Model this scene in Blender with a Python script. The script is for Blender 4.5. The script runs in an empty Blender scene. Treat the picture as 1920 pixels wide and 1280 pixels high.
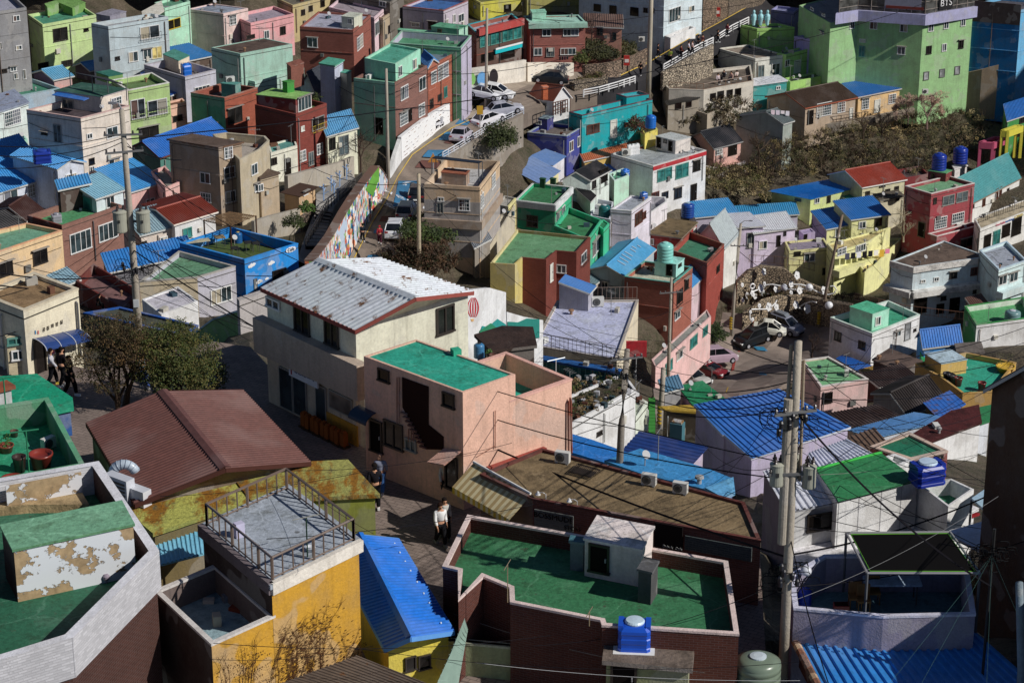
import bpy, math, random
from mathutils import Vector, Matrix, noise
random.seed(7)
scene = bpy.context.scene
COL = scene.collection
FPX = 4500.0; PITCH = math.radians(22.0); CAMZ = 100.0
CAM = Vector((0, 0, CAMZ))
_f = Vector((0, math.cos(PITCH), -math.sin(PITCH)))
_u = Vector((0, math.sin(PITCH), math.cos(PITCH)))
_r = Vector((1, 0, 0))
PLAT = CAMZ - 39.5
ZF = 3.832
OX = {'A': 0, 'B': 470, 'C': 940, 'D': 1420}
OY = {'1': 0, '2': 300, '3': 620, '4': 946}
def S(reg, p):
 if reg is None: return (p[0], p[1])
 if isinstance(reg, tuple): return (reg[0] + p[0]/reg[2], reg[1] + p[1]/reg[2])
 return (OX[reg[0]] + p[0] / ZF, OY[reg[1]] + p[1] / ZF)
def ray(x, y):
 return (_f * FPX + _r * (x - 960) - _u * (y - 640)).normalized()
def at_z(p, z):
 r = ray(*p)
 return CAM + r * ((z - CAMZ) / r.z)
def at_d(p, d):
 return CAM + ray(*p) * d
def pix(P):
 v = P - CAM; d = v.dot(_f)
 return (960 + FPX * v.dot(_r) / d, 640 - FPX * v.dot(_u) / d)
def up_z(P, y):
 "height of the vertical line through P at picture row y"
 t = (640 - y) / FPX
 h = P.y - CAM.y   # v=(vx,h,vz): vz*cu + h*su = t*(h*cf - vz*sf)
 cu, su = math.cos(PITCH), math.sin(PITCH)
 vz = (t * h * cu - h * su) / (cu + t * su)
 return CAMZ + vz
def hit_plane(p, P0, n):
 r = ray(*p)
 return CAM + r * ((P0 - CAM).dot(n) / r.dot(n))
def pl(x, y):
 r = ray(x, y); return (x, y, (PLAT - CAMZ) / r.z)
CTRL = [pl(x, y) for x, y in [(0,720),(60,700),(130,740),(300,760),(420,700),(450,660),(560,760),(690,850),(300,900),(500,950),(0,1000),(0,1280),(300,1280),
  (600,1280),(700,1000),(820,1020),(870,960),(900,1150),(1100,1100),(1300,1150),(1000,1280),(1300,1280),(960,980),(1150,1000),(1400,1200),(-200,900),(-200,1400),(500,1500),(1200,1500)]]
CTRL += [(1500,1280,83),(1900,1280,82),(1700,1500,76),(2100,1400,78),(1460,1100,95),(1480,980,112),(1600,1000,108),(1750,1010,106),(1900,1050,98),
 (-200,600,180),(-200,500,205),(-200,300,245),(-200,100,290),(-200,-100,340),
 (0,610,182),(200,610,182),(400,628,176),(0,550,192),(200,550,192),(400,560,190),(520,520,198),(0,480,208),(200,480,208),(400,480,205),
 (0,400,225),(200,400,225),(400,400,222),(0,300,245),(200,300,246),(400,300,244),(0,200,266),(200,200,266),(400,200,264),(0,100,290),(200,100,290),(400,100,288),
 (0,0,318),(300,0,316),(600,0,314),(900,0,330),(1200,0,340),(1500,0,352),(1900,0,350),
 (600,480,214),(690,480,220),(600,400,224),(700,400,232),(600,300,245),(700,300,248),(800,300,255),(600,200,264),(700,200,266),(800,230,266),(600,100,288),(800,100,290),
 (800,480,218),(880,480,222),(900,560,215),(960,620,207),(1100,660,206),(1050,690,202),(900,400,258),(900,300,262),(980,220,276),(900,200,278),(1000,500,243),(1100,560,243),(1200,640,232),
 (1300,700,252),(1250,700,240),(1380,700,252),(1400,650,262),(1500,650,262),(1350,600,262),(1500,600,268),(1300,500,266),(1100,420,258),(1000,400,258),(1200,400,276),(1400,500,276),(1600,500,280),(1800,500,278),(1900,520,272),
 (1100,300,278),(1200,300,288),(1400,400,288),(1600,400,292),(1850,400,292),(1400,300,300),(1600,300,303),(1850,300,304),(1100,200,288),(1300,200,302),(1500,200,310),(1700,200,314),(1900,200,318),
 (1100,130,292),(1000,110,292),(1250,110,304),(1400,100,318),(1600,100,328),(1900,100,334),
 (1750,600,262),(1900,600,256),(1600,700,236),(1750,680,238),(1900,690,232),(1500,740,226),(1600,770,214),(1750,760,205),(1900,780,196),(1400,800,180),(1400,750,215),(1600,830,170),(1750,830,165),(1500,900,140),(1700,900,135),(1400,880,150),
 (1080,800,160),(1200,830,158),(1300,860,148),(1400,930,135),(1130,720,196),(1220,760,186),
 (0,-300,420),(900,-300,430),(1900,-300,440),(0,-900,640),(900,-900,650),(2000,-900,660),(2200,0,352),(2200,300,305),(2200,600,256),(2200,900,150),(2300,1200,85)]
PPOLY = [(-300,690),(60,672),(160,690),(400,640),(470,650),(600,790),(700,850),(900,935),(1180,960),(1425,1040),(1440,1300),(1440,1700),(-300,1700)]
def inpoly(x, y, P):
 c = False; n = len(P)
 for i in range(n):
  x1, y1 = P[i]; x2, y2 = P[(i+1) % n]
  if (y1 > y) != (y2 > y) and x < (x2-x1)*(y-y1)/(y2-y1)+x1: c = not c
 return c
def Dd(x, y):
 if inpoly(x, y, PPOLY): return pl(x, y)[2]
 s = w = 0.0
 for cx, cy, d in CTRL:
  q = (x-cx)**2*0.6 + (y-cy)**2*1.8 + 1600
  k = 1.0/(q*q)
  s += k*math.log(d); w += k
 return math.exp(s/w)
def G(p):
 return at_d(p, Dd(*p))
def srgb(c):
 if isinstance(c, str):
  c = tuple(int(c[i:i+2], 16) for i in (0, 2, 4))
 return tuple(((v/255)/12.92 if v/255 <= 0.04045 else ((v/255+0.055)/1.055)**2.4) for v in c)
GAIN = 1.2
_mats = {}
def _new(name):
 m = bpy.data.materials.new(name); m.use_nodes = True
 nt = m.node_tree; b = nt.nodes['Principled BSDF']
 return m, nt, b
def N(nt, t, **kw):
 n = nt.nodes.new(t)
 for k, v in kw.items(): setattr(n, k, v)
 return n
def col4(c, k=1.0):
 r = srgb(c); l = .3*r[0]+.55*r[1]+.15*r[2]; ds = .98 if r[2] > r[0]*1.3 else .95; bl = 1.12 if r[2] > 1.6*r[0] and r[2] > r[1]*1.25 else 1.0; return tuple(min(0.85, (v*ds+l*(1-ds))*k*GAIN*q) for v, q in zip(r, (1, bl, 1))) + (1,)
def mixc(nt, fac, a, b, blend='MIX'):
 m = N(nt, 'ShaderNodeMix', data_type='RGBA', blend_type=blend)
 def put(sock, v):
  if isinstance(v, (tuple, list)): sock.default_value = v
  elif isinstance(v, float): sock.default_value = v
  else: nt.links.new(v, sock)
 put(m.inputs[0], fac); put(m.inputs[6], a); put(m.inputs[7], b)
 return m.outputs[2]
def ntex(nt, scale, detail=4, sc=(1,1,1), rough=0.6, coord='Object'):
 tc = N(nt, 'ShaderNodeTexCoord'); mp = N(nt, 'ShaderNodeMapping'); mp.inputs['Scale'].default_value = sc
 n = N(nt, 'ShaderNodeTexNoise'); n.inputs['Scale'].default_value = scale; n.inputs['Detail'].default_value = detail
 n.inputs['Roughness'].default_value = rough
 nt.links.new(tc.outputs[coord], mp.inputs[0]); nt.links.new(mp.outputs[0], n.inputs[0])
 return n.outputs[0]
def ramp(nt, inp, a, b, va=0.0, vb=1.0):
 r = N(nt, 'ShaderNodeMapRange'); r.inputs[1].default_value = a; r.inputs[2].default_value = b
 r.inputs[3].default_value = va; r.inputs[4].default_value = vb
 nt.links.new(inp, r.inputs[0]); return r.outputs[0]
def bump(nt, b, h, dist, st=1.0):
 n = N(nt, 'ShaderNodeBump'); n.inputs['Distance'].default_value = dist; n.inputs['Strength'].default_value = st
 nt.links.new(h, n.inputs['Height']); nt.links.new(n.outputs[0], b.inputs['Normal'])
def M(kind, c='ffffff', x=0.0):
 key = (kind, str(c), x)
 if key in _mats: return _mats[key]
 m, nt, b = _new(kind + '_' + str(c)); L = nt.links
 b.inputs['Roughness'].default_value = 0.85
 b.inputs['Specular IOR Level'].default_value = 0.3
 base = col4(c)
 drk = tuple(v*0.55 for v in base[:3]) + (1,)
 if kind in ('plaster', 'stucco', 'siding'):
  st = ramp(nt, ntex(nt, 1.6, 5, (1.6, 1.6, 0.16)), 0.5, 0.78, 0, 0.42 + x)
  bl = ramp(nt, ntex(nt, 0.7, 7, rough=.7), 0.42, 0.7, 0, 0.5 + x)
  c1 = mixc(nt, st, base, (drk[0]*0.9, drk[1]*0.86, drk[2]*0.8, 1))
  dirt = (0.12+base[0]*.3, 0.105+base[1]*.3, 0.09+base[2]*.3, 1)
  c2 = mixc(nt, bl, c1, dirt)
  fn = ramp(nt, ntex(nt, 9, 4), 0.3, 0.7, 0.86, 1.06)
  st2 = ramp(nt, ntex(nt, 3.2, 4, (1.8, 1.8, 0.07)), 0.58, 0.75, 0, 0.24)
  c2 = mixc(nt, st2, c2, (.07, .06, .055, 1))
  pt_ = ramp(nt, ntex(nt, 0.55, 2), 0.57, 0.59, 0, 0.24); c2 = mixc(nt, pt_, c2, (.5, .48, .45, 1))
  c3 = mixc(nt, 1.0, c2, fn, 'MULTIPLY')
  L.new(c3, b.inputs['Base Color'])
  if kind == 'siding':
   uv = N(nt, 'ShaderNodeUVMap'); wv = N(nt, 'ShaderNodeTexWave'); wv.inputs['Scale'].default_value = 1.7; wv.bands_direction = 'X'
   wv.wave_profile = 'SAW'
   L.new(uv.outputs[0], wv.inputs[0]); bump(nt, b, wv.outputs[1], 0.04)
  else:
   bump(nt, b, ntex(nt, 14, 5), 0.02)
 elif kind == 'brick':
  uv = N(nt, 'ShaderNodeUVMap'); t = N(nt, 'ShaderNodeTexBrick')
  t.inputs['Scale'].default_value = 1.0; t.inputs['Brick Width'].default_value = 0.26 + x; t.inputs['Row Height'].default_value = 0.085 + x*.33
  t.inputs['Mortar Size'].default_value = 0.009; t.inputs['Bias'].default_value = -0.1
  t.inputs['Color1'].default_value = base
  t.inputs['Color2'].default_value = tuple(v*0.72 for v in base[:3]) + (1,)
  t.inputs['Mortar'].default_value = tuple(0.06 + v*0.75 for v in base[:3]) + (1,)
  L.new(uv.outputs[0], t.inputs[0])
  bl = ramp(nt, ntex(nt, 0.8, 6), 0.4, 0.75, 0, 0.45)
  c2 = mixc(nt, bl, t.outputs[0], drk)
  L.new(c2, b.inputs['Base Color']); bump(nt, b, t.outputs[1], -0.012)
 elif kind == 'stone':
  tc = N(nt, 'ShaderNodeTexCoord'); v = N(nt, 'ShaderNodeTexVoronoi', feature='DISTANCE_TO_EDGE'); v.inputs['Scale'].default_value = 3.6 + x
  L.new(tc.outputs['Object'], v.inputs[0])
  v2 = N(nt, 'ShaderNodeTexVoronoi'); v2.inputs['Scale'].default_value = 3.6 + x; L.new(tc.outputs['Object'], v2.inputs[0])
  e = ramp(nt, v.outputs[0], 0.02, 0.14)
  bw = N(nt, 'ShaderNodeRGBToBW'); L.new(v2.outputs['Color'], bw.inputs[0])
  k = ramp(nt, bw.outputs[0], 0.1, 0.9, 0.6, 1.25)
  c1 = mixc(nt, 1.0, base, k, 'MULTIPLY')
  c2 = mixc(nt, e, (0.05, 0.045, 0.04, 1), c1)
  L.new(c2, b.inputs['Base Color']); bump(nt, b, e, 0.08)
 elif kind == 'floor':    # painted flat roof, worn, stained, cracked
  w1 = ramp(nt, ntex(nt, 1.1, 9, rough=0.75), 0.5, 0.62, 0, 0.7 + x)
  w2 = ramp(nt, ntex(nt, 0.5, 8, rough=0.7), 0.53, 0.6, 0, 0.45)
  lt = tuple(min(.9, v*1.25+0.05) for v in base[:3]) + (1,)
  c1 = mixc(nt, w1, base, (base[0]*.45+.012, base[1]*.45+.01, base[2]*.4+.008, 1))
  c2 = mixc(nt, w2, c1, lt)
  tc = N(nt, 'ShaderNodeTexCoord'); nz = N(nt, 'ShaderNodeTexNoise'); nz.inputs['Scale'].default_value = 1.5; nz.inputs['Detail'].default_value = 4
  vo = N(nt, 'ShaderNodeTexVoronoi', feature='DISTANCE_TO_EDGE'); vo.inputs['Scale'].default_value = .45
  ad = N(nt, 'ShaderNodeMix', data_type='VECTOR'); ad.inputs[0].default_value = .35; L.new(tc.outputs['Object'], ad.inputs[4]); L.new(nz.outputs[1], ad.inputs[5])
  L.new(tc.outputs['Object'], nz.inputs[0]); L.new(ad.outputs[1], vo.inputs[0])
  ck = ramp(nt, vo.outputs[0], 0.0, 0.012, 0.7, 0); c2 = mixc(nt, ck, c2, lt)
  w4 = ramp(nt, ntex(nt, 2.8, 6, rough=.7), 0.6, 0.68, 0, .7); c2 = mixc(nt, w4, c2, (.07, .06, .045, 1))
  w3 = ramp(nt, ntex(nt, 7, 6), 0.3, 0.7, 0.72, 1.15)
  L.new(mixc(nt, 1.0, c2, w3, 'MULTIPLY'), b.inputs['Base Color'])
  b.inputs['Roughness'].default_value = 0.7; bump(nt, b, ntex(nt, 6, 7), 0.03)
 elif kind == 'dirty':    # bare weathered concrete roof
  w1 = ramp(nt, ntex(nt, 0.8, 9, rough=0.75), 0.45, 0.6, 0, 0.75)
  w2 = ramp(nt, ntex(nt, 2.3, 7, rough=0.7), 0.55, 0.68, 0, 0.7)
  c1 = mixc(nt, w1, base, tuple(v*0.35 for v in base[:3]) + (1,))
  L.new(mixc(nt, w2, c1, tuple(min(.9, v*1.3+0.02) for v in base[:3]) + (1,)), b.inputs['Base Color'])
  bump(nt, b, ntex(nt, 6, 7), 0.05)
 elif kind == 'metal':    # painted sheet
  w1 = ramp(nt, ntex(nt, 0.9, 6, rough=0.7), 0.45, 0.75, 0, 0.4)
  c1 = mixc(nt, w1, base, tuple(v*0.6+0.02 for v in base[:3]) + (1,))
  w2 = ramp(nt, ntex(nt, 4, 4), 0.3, 0.7, 0.8, 1.12)
  c1 = mixc(nt, 1.0, c1, w2, 'MULTIPLY')
  fd = ramp(nt, ntex(nt, .35, 3), 0.45, 0.62, 0, .4); c1 = mixc(nt, fd, c1, (base[0]*.8+.12, base[1]*.9+.1, base[2]*.85+.1, 1))
  rs = ramp(nt, ntex(nt, 2.6, 7, rough=.8), 0.66, 0.72, 0, .7); c1 = mixc(nt, rs, c1, (.13, .07, .04, 1))
  if x > 0:
   w3 = ramp(nt, ntex(nt, 1.5, 8, (1, 1, 1), 0.75), 0.64 - x*0.12, 0.70 - x*0.1)
   c1 = mixc(nt, w3, c1, (0.16, 0.075, 0.035, 1))
  L.new(c1, b.inputs['Base Color']); b.inputs['Roughness'].default_value = 0.55
 elif kind == 'rusty':    # mossy / lichen covered sheet
  w1 = ramp(nt, ntex(nt, 0.55, 9, (1.6, .6, 1), 0.7), 0.46, 0.54)
  w2 = ramp(nt, ntex(nt, 1.3, 9, (1.4, .7, 1), 0.75), 0.54, 0.64)
  c1 = mixc(nt, w1, base, (0.30, 0.135, 0.015, 1))
  c2 = mixc(nt, w2, c1, (0.13, 0.11, 0.055, 1))
  w3 = ramp(nt, ntex(nt, 9, 5), 0.3, 0.7, 0.6, 1.15)
  L.new(mixc(nt, 1.0, c2, w3, 'MULTIPLY'), b.inputs['Base Color']); bump(nt, b, ntex(nt, 9, 6), 0.04)
 elif kind == 'peel':     # plaster peeled off concrete blocks
  w1 = ramp(nt, ntex(nt, .8, 9, (1, 1, 1.3), 0.6), 0.465, 0.475)
  n2 = ntex(nt, 3, 8, rough=0.7); k = ramp(nt, n2, 0.3, 0.7, 0.6, 1.3)
  cc = mixc(nt, 1.0, (0.42, 0.30, 0.17, 1), k, 'MULTIPLY')
  L.new(mixc(nt, w1, base, cc), b.inputs['Base Color']); bump(nt, b, w1, -0.03)
 elif kind == 'glass':
  n = ramp(nt, ntex(nt, 0.9, 2), 0.4, 0.6, 0.6, 1.5)
  L.new(mixc(nt, 1.0, base, n, 'MULTIPLY'), b.inputs['Base Color'])
  b.inputs['Roughness'].default_value = 0.12; b.inputs['Specular IOR Level'].default_value = 0.7
 elif kind == 'gloss':
  L.new(mixc(nt, ramp(nt, ntex(nt, 2.5, 4), .4, .7, 0, .25), base, drk), b.inputs['Base Color']); b.inputs['Roughness'].default_value = 0.3; b.inputs['Specular IOR Level'].default_value = 0.5
 elif kind == 'wood':
  n = ramp(nt, ntex(nt, 3, 5, (1, 1, 0.2)), 0.35, 0.7, 0.6, 1.15)
  L.new(mixc(nt, 1.0, base, n, 'MULTIPLY'), b.inputs['Base Color'])
 elif kind == 'leaf':
  oi = N(nt, 'ShaderNodeObjectInfo')
  n = ramp(nt, ntex(nt, 1.2 , 3), 0.3, 0.7, 0.45, 1.5)
  n2 = ramp(nt, ntex(nt, 0.35 , 3), 0.35, 0.65, 0, 1)
  c0 = mixc(nt, n2, base, (base[0]*1.2, base[1]*1.08, base[2]*0.85, 1))
  L.new(mixc(nt, 1.0, c0, n, 'MULTIPLY'), b.inputs['Base Color']); b.inputs['Roughness'].default_value = 0.7
 elif kind == 'asphalt':
  n = ramp(nt, ntex(nt, 0.35, 8), 0.35, 0.7, 0.75, 1.25); n2 = ramp(nt, ntex(nt, 20, 3), 0.3, 0.7, 0.8, 1.15)
  c1 = mixc(nt, 1.0, base, n, 'MULTIPLY')
  L.new(mixc(nt, 1.0, c1, n2, 'MULTIPLY'), b.inputs['Base Color'])
 elif kind == 'paver':
  tc = N(nt, 'ShaderNodeTexCoord'); mp = N(nt, 'ShaderNodeMapping'); mp.inputs['Rotation'].default_value = (0, 0, 0.5)
  t = N(nt, 'ShaderNodeTexBrick'); t.inputs['Scale'].default_value = 1.0; t.inputs['Brick Width'].default_value = 0.4; t.inputs['Row Height'].default_value = 0.2
  t.inputs['Mortar Size'].default_value = 0.012
  t.inputs['Color1'].default_value = base; t.inputs['Color2'].default_value = tuple(v*.8 for v in base[:3]) + (1,)
  t.inputs['Mortar'].default_value = tuple(v*.4 for v in base[:3]) + (1,)
  L.new(tc.outputs['Object'], mp.inputs[0]); L.new(mp.outputs[0], t.inputs[0])
  n = ramp(nt, ntex(nt, 0.5, 6), 0.35, 0.7, 0.7, 1.2)
  L.new(mixc(nt, 1.0, t.outputs[0], n, 'MULTIPLY'), b.inputs['Base Color'])
 elif kind == 'soil':
  w1 = ramp(nt, ntex(nt, 0.25, 9, rough=.7), 0.4, 0.62)
  w2 = ramp(nt, ntex(nt, 1.3, 8, rough=.75), 0.42, 0.62)
  c1 = mixc(nt, w1, base, (0.045, 0.05, 0.022, 1)); c2 = mixc(nt, w2, c1, (0.11, 0.085, 0.06, 1))
  L.new(mixc(nt, 1.0, c2, ramp(nt, ntex(nt, 7, 6), .3, .7, .5, 1.3), 'MULTIPLY'), b.inputs['Base Color']); bump(nt, b, ntex(nt, 3, 8), 0.3)
 elif kind == 'mural':
  tc = N(nt, 'ShaderNodeTexCoord'); mp = N(nt, 'ShaderNodeMapping'); mp.inputs['Rotation'].default_value = (0.5, 0.3, 0.4)
  v = N(nt, 'ShaderNodeTexVoronoi', distance='CHEBYCHEV'); v.inputs['Scale'].default_value = 2.3; v.inputs['Randomness'].default_value = 1
  L.new(tc.outputs['Object'], mp.inputs[0]); L.new(mp.outputs[0], v.inputs[0])
  sep = N(nt, 'ShaderNodeSeparateColor'); L.new(v.outputs['Color'], sep.inputs[0])
  r = N(nt, 'ShaderNodeValToRGB'); r.color_ramp.interpolation = 'CONSTANT'
  pal = ['dfe3e8', '6f9fc4', 'c96a4a', 'e8e4da', '4f8f55', 'd8a98a', '3f6ea8', 'efe9df', 'b54843', '86b36a', 'e3b9a0', '2f5f8f', 'f2efe8', 'd07a54']
  el = r.color_ramp.elements
  el[0].position = 0; el[0].color = srgb(pal[0]) + (1,); el[1].position = 1/len(pal); el[1].color = srgb(pal[1]) + (1,)
  for i in range(2, len(pal)):
   e = el.new(i/len(pal)); e.color = srgb(pal[i]) + (1,)
  L.new(sep.outputs[0], r.inputs[0])
  w = ramp(nt, ntex(nt, 0.42, 3), 0.40, 0.43)
  L.new(mixc(nt, w, (0.50, 0.60, 0.72, 1), r.outputs[0]), b.inputs['Base Color'])
 elif kind == 'chips':
  uv = N(nt, 'ShaderNodeUVMap'); t = N(nt, 'ShaderNodeTexBrick'); t.inputs['Scale'].default_value = 1; t.inputs['Brick Width'].default_value = 1.3; t.inputs['Row Height'].default_value = 0.42
  t.inputs['Mortar Size'].default_value = 0.17; t.inputs['Mortar Smooth'].default_value = 0; t.inputs['Color1'].default_value = (.1,.12,.2,1); t.inputs['Color2'].default_value = (.35,.2,.12,1); t.inputs['Mortar'].default_value = base
  L.new(uv.outputs[0], t.inputs[0])
  w = ramp(nt, ntex(nt, 0.9, 5), 0.5, 0.55)
  L.new(mixc(nt, w, base, t.outputs[0]), b.inputs['Base Color'])
 elif kind == 'stripes':
  uv = N(nt, 'ShaderNodeUVMap'); wv = N(nt, 'ShaderNodeTexWave'); wv.inputs['Scale'].default_value = x; wv.bands_direction = 'X'
  L.new(uv.outputs[0], wv.inputs[0]); r = ramp(nt, wv.outputs[1], 0.45, 0.55)
  L.new(mixc(nt, r, base, col4('c9a24a')), b.inputs['Base Color'])
 else:
  b.inputs['Specular IOR Level'].default_value = 0.12
  L.new(mixc(nt, ramp(nt, ntex(nt, 3, 4), .35, .7, 0, .3), base, drk), b.inputs['Base Color'])
 _mats[key] = m
 return m
class MB:
 def __init__(s): s.v = []; s.f = []; s.mi = []; s.mats = []
 def mat(s, m):
  if m not in s.mats: s.mats.append(m)
  return s.mats.index(m)
 def face(s, pts, m):
  i = len(s.v); s.v += [Vector(p) for p in pts]; s.f.append(list(range(i, i+len(pts)))); s.mi.append(s.mat(m))
 def box(s, c, ux, uy, uz, m):
  "centre c and three half vectors"
  c = Vector(c); P = [c + a*ux + b*uy + d*uz for d in (-1, 1) for a, b in ((-1,-1), (1,-1), (1,1), (-1,1))]
  i = len(s.v); s.v += P; k = s.mat(m)
  for q in ((0,3,2,1), (4,5,6,7), (0,1,5,4), (1,2,6,5), (2,3,7,6), (3,0,4,7)):
   s.f.append([i+j for j in q]); s.mi.append(k)
 def prism(s, poly, z0, z1, m, mt=None):
  n = len(poly); i = len(s.v); k = s.mat(m); kt = s.mat(mt or m)
  s.v += [Vector((p[0], p[1], z0)) for p in poly] + [Vector((p[0], p[1], z1)) for p in poly]
  for j in range(n):
   a, b = j, (j+1) % n; s.f.append([i+a, i+b, i+n+b, i+n+a]); s.mi.append(k)
  s.f.append([i+n+j for j in range(n)]); s.mi.append(kt)
  s.f.append([i+j for j in reversed(range(n))]); s.mi.append(k)
 def tube(s, pts, r, m, n=6, r2=None, cap=True):
  pts = [Vector(p) for p in pts]; k = s.mat(m); rings = []
  for j, p in enumerate(pts):
   t = (pts[min(j+1, len(pts)-1)] - pts[max(j-1, 0)])
   if t.length < 1e-9: t = Vector((0, 0, 1))
   t.normalize(); a = t.cross(Vector((0, 0, 1)))
   if a.length < 0.05: a = t.cross(Vector((1, 0, 0)))
   a.normalize(); b = t.cross(a)
   rr = r if r2 is None else r + (r2-r)*j/(len(pts)-1)
   base = len(s.v)
   s.v += [p + (a*math.cos(q*2*math.pi/n) + b*math.sin(q*2*math.pi/n))*rr for q in range(n)]
   rings.append(base)
  for j in range(len(rings)-1):
   for q in range(n):
    s.f.append([rings[j]+q, rings[j]+(q+1) % n, rings[j+1]+(q+1) % n, rings[j+1]+q]); s.mi.append(k)
  if cap:
   s.f.append([rings[0]+q for q in reversed(range(n))]); s.mi.append(k)
   s.f.append([rings[-1]+q for q in range(n)]); s.mi.append(k)
 def lathe(s, c, prof, m, n=16, ax=None):
  c = Vector(c); k = s.mat(m); ax = ax or Vector((0, 0, 1)); a = ax.cross(Vector((1, 0, .01))).normalized(); b = ax.cross(a)
  rings = []
  for r, z in prof:
   rings.append(len(s.v))
   s.v += [c + ax*z + (a*math.cos(q*2*math.pi/n) + b*math.sin(q*2*math.pi/n))*r for q in range(n)]
  for j in range(len(rings)-1):
   for q in range(n):
    s.f.append([rings[j]+q, rings[j]+(q+1) % n, rings[j+1]+(q+1) % n, rings[j+1]+q]); s.mi.append(k)
  s.f.append([rings[0]+q for q in reversed(range(n))]); s.mi.append(k)
  s.f.append([rings[-1]+q for q in range(n)]); s.mi.append(k)
 def build(s, name, parent=None, org=None, smooth=False):
  if org is None: org = parent['_o'] if parent is not None and '_o' in parent else (0, 0, 0)
  org = Vector(org)
  me = bpy.data.meshes.new(name)
  me.from_pydata([tuple(p - org) for p in s.v], [], s.f)
  for m in s.mats: me.materials.append(m)
  me.polygons.foreach_set('material_index', s.mi)
  if smooth: me.polygons.foreach_set('use_smooth', [True]*len(s.f))
  uv = me.uv_layers.new(name='UVMap'); dat = []
  V = s.v
  for f in s.f:
   a, b, c = V[f[0]], V[f[1]], V[f[-1]]
   n = (b-a).cross(c-a)
   if n.length > 1e-12: n.normalize()
   if abs(n.z) < 0.6:
    t = Vector((-n.y, n.x, 0));
    if t.length < 1e-6: t = Vector((1, 0, 0))
    t.normalize()
    for j in f: dat += [V[j].dot(t), V[j].z]
   else:
    for j in f: dat += [V[j].x, V[j].y]
  uv.data.foreach_set('uv', dat)
  me.update()
  o = bpy.data.objects.new(name, me); COL.objects.link(o)
  if parent is not None:
   o.parent = parent
   if '_o' not in parent: pass
   o['_o'] = tuple(org)
  else:
   o.location = org; o['_o'] = tuple(org)
  return o
def tag(o, label, cat=None, group=None, kind=None):
 if label: o['label'] = label
 if cat: o['category'] = cat
 if group: o['group'] = group
 if kind: o['kind'] = kind
 return o
def thing(name, label, cat, loc, group=None):
 e = bpy.data.objects.new(name, None); COL.objects.link(e); e.location = loc; e['_o'] = tuple(loc); e.empty_display_size = 0.3
 return tag(e, label, cat, group)
UZ = Vector((0, 0, 1))
def inset(poly, t):
 n = len(poly); A = sum(poly[i].x*poly[(i+1) % n].y - poly[(i+1) % n].x*poly[i].y for i in range(n))
 sg = 1 if A > 0 else -1; out = []
 for i in range(n):
  a, b, c = poly[i-1], poly[i], poly[(i+1) % n]
  e1 = Vector((b.x-a.x, b.y-a.y, 0)); e2 = Vector((c.x-b.x, c.y-b.y, 0))
  if e1.length < 1e-6 or e2.length < 1e-6: out.append(b.copy()); continue
  e1.normalize(); e2.normalize()
  n1 = Vector((-e1.y, e1.x, 0))*sg; n2 = Vector((-e2.y, e2.x, 0))*sg
  k = n1 + n2; q = max(0.35, 1 + n1.dot(n2))
  out.append(b + k*(t/q))
 return out
def sheet(mb, A, B, C, D, m, sp=0.28, h=0.05, lap=True):
 "ribbed sheet, ribs run A->D ; A-B eave, D-C ridge"
 n = max(2, int(round(max((B-A).length, (C-D).length)/sp)))
 nm = (B-A).cross(D-A).normalized()
 if nm.z < 0: nm = -nm
 cols = []
 for i in range(n):
  for t, hh in ((0, 0), (0.5, 0), (0.62, h), (0.88, h)):
   f = (i+t)/n; cols.append((f, hh))
 cols.append((1, 0)); k = mb.mat(m); i0 = len(mb.v)
 for f, hh in cols:
  a = A.lerp(B, f) + nm*hh; d = D.lerp(C, f) + nm*hh
  mb.v += [a, d]
 for j in range(len(cols)-1):
  mb.f.append([i0+2*j, i0+2*j+2, i0+2*j+3, i0+2*j+1]); mb.mi.append(k)
 dn = -nm*0.05
 mb.face([A+dn, D+dn, C+dn, B+dn], m)
 for p, q in ((A, B), (B, C), (C, D), (D, A)):
  mb.face([p+dn, q+dn, q, p], m)
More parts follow.
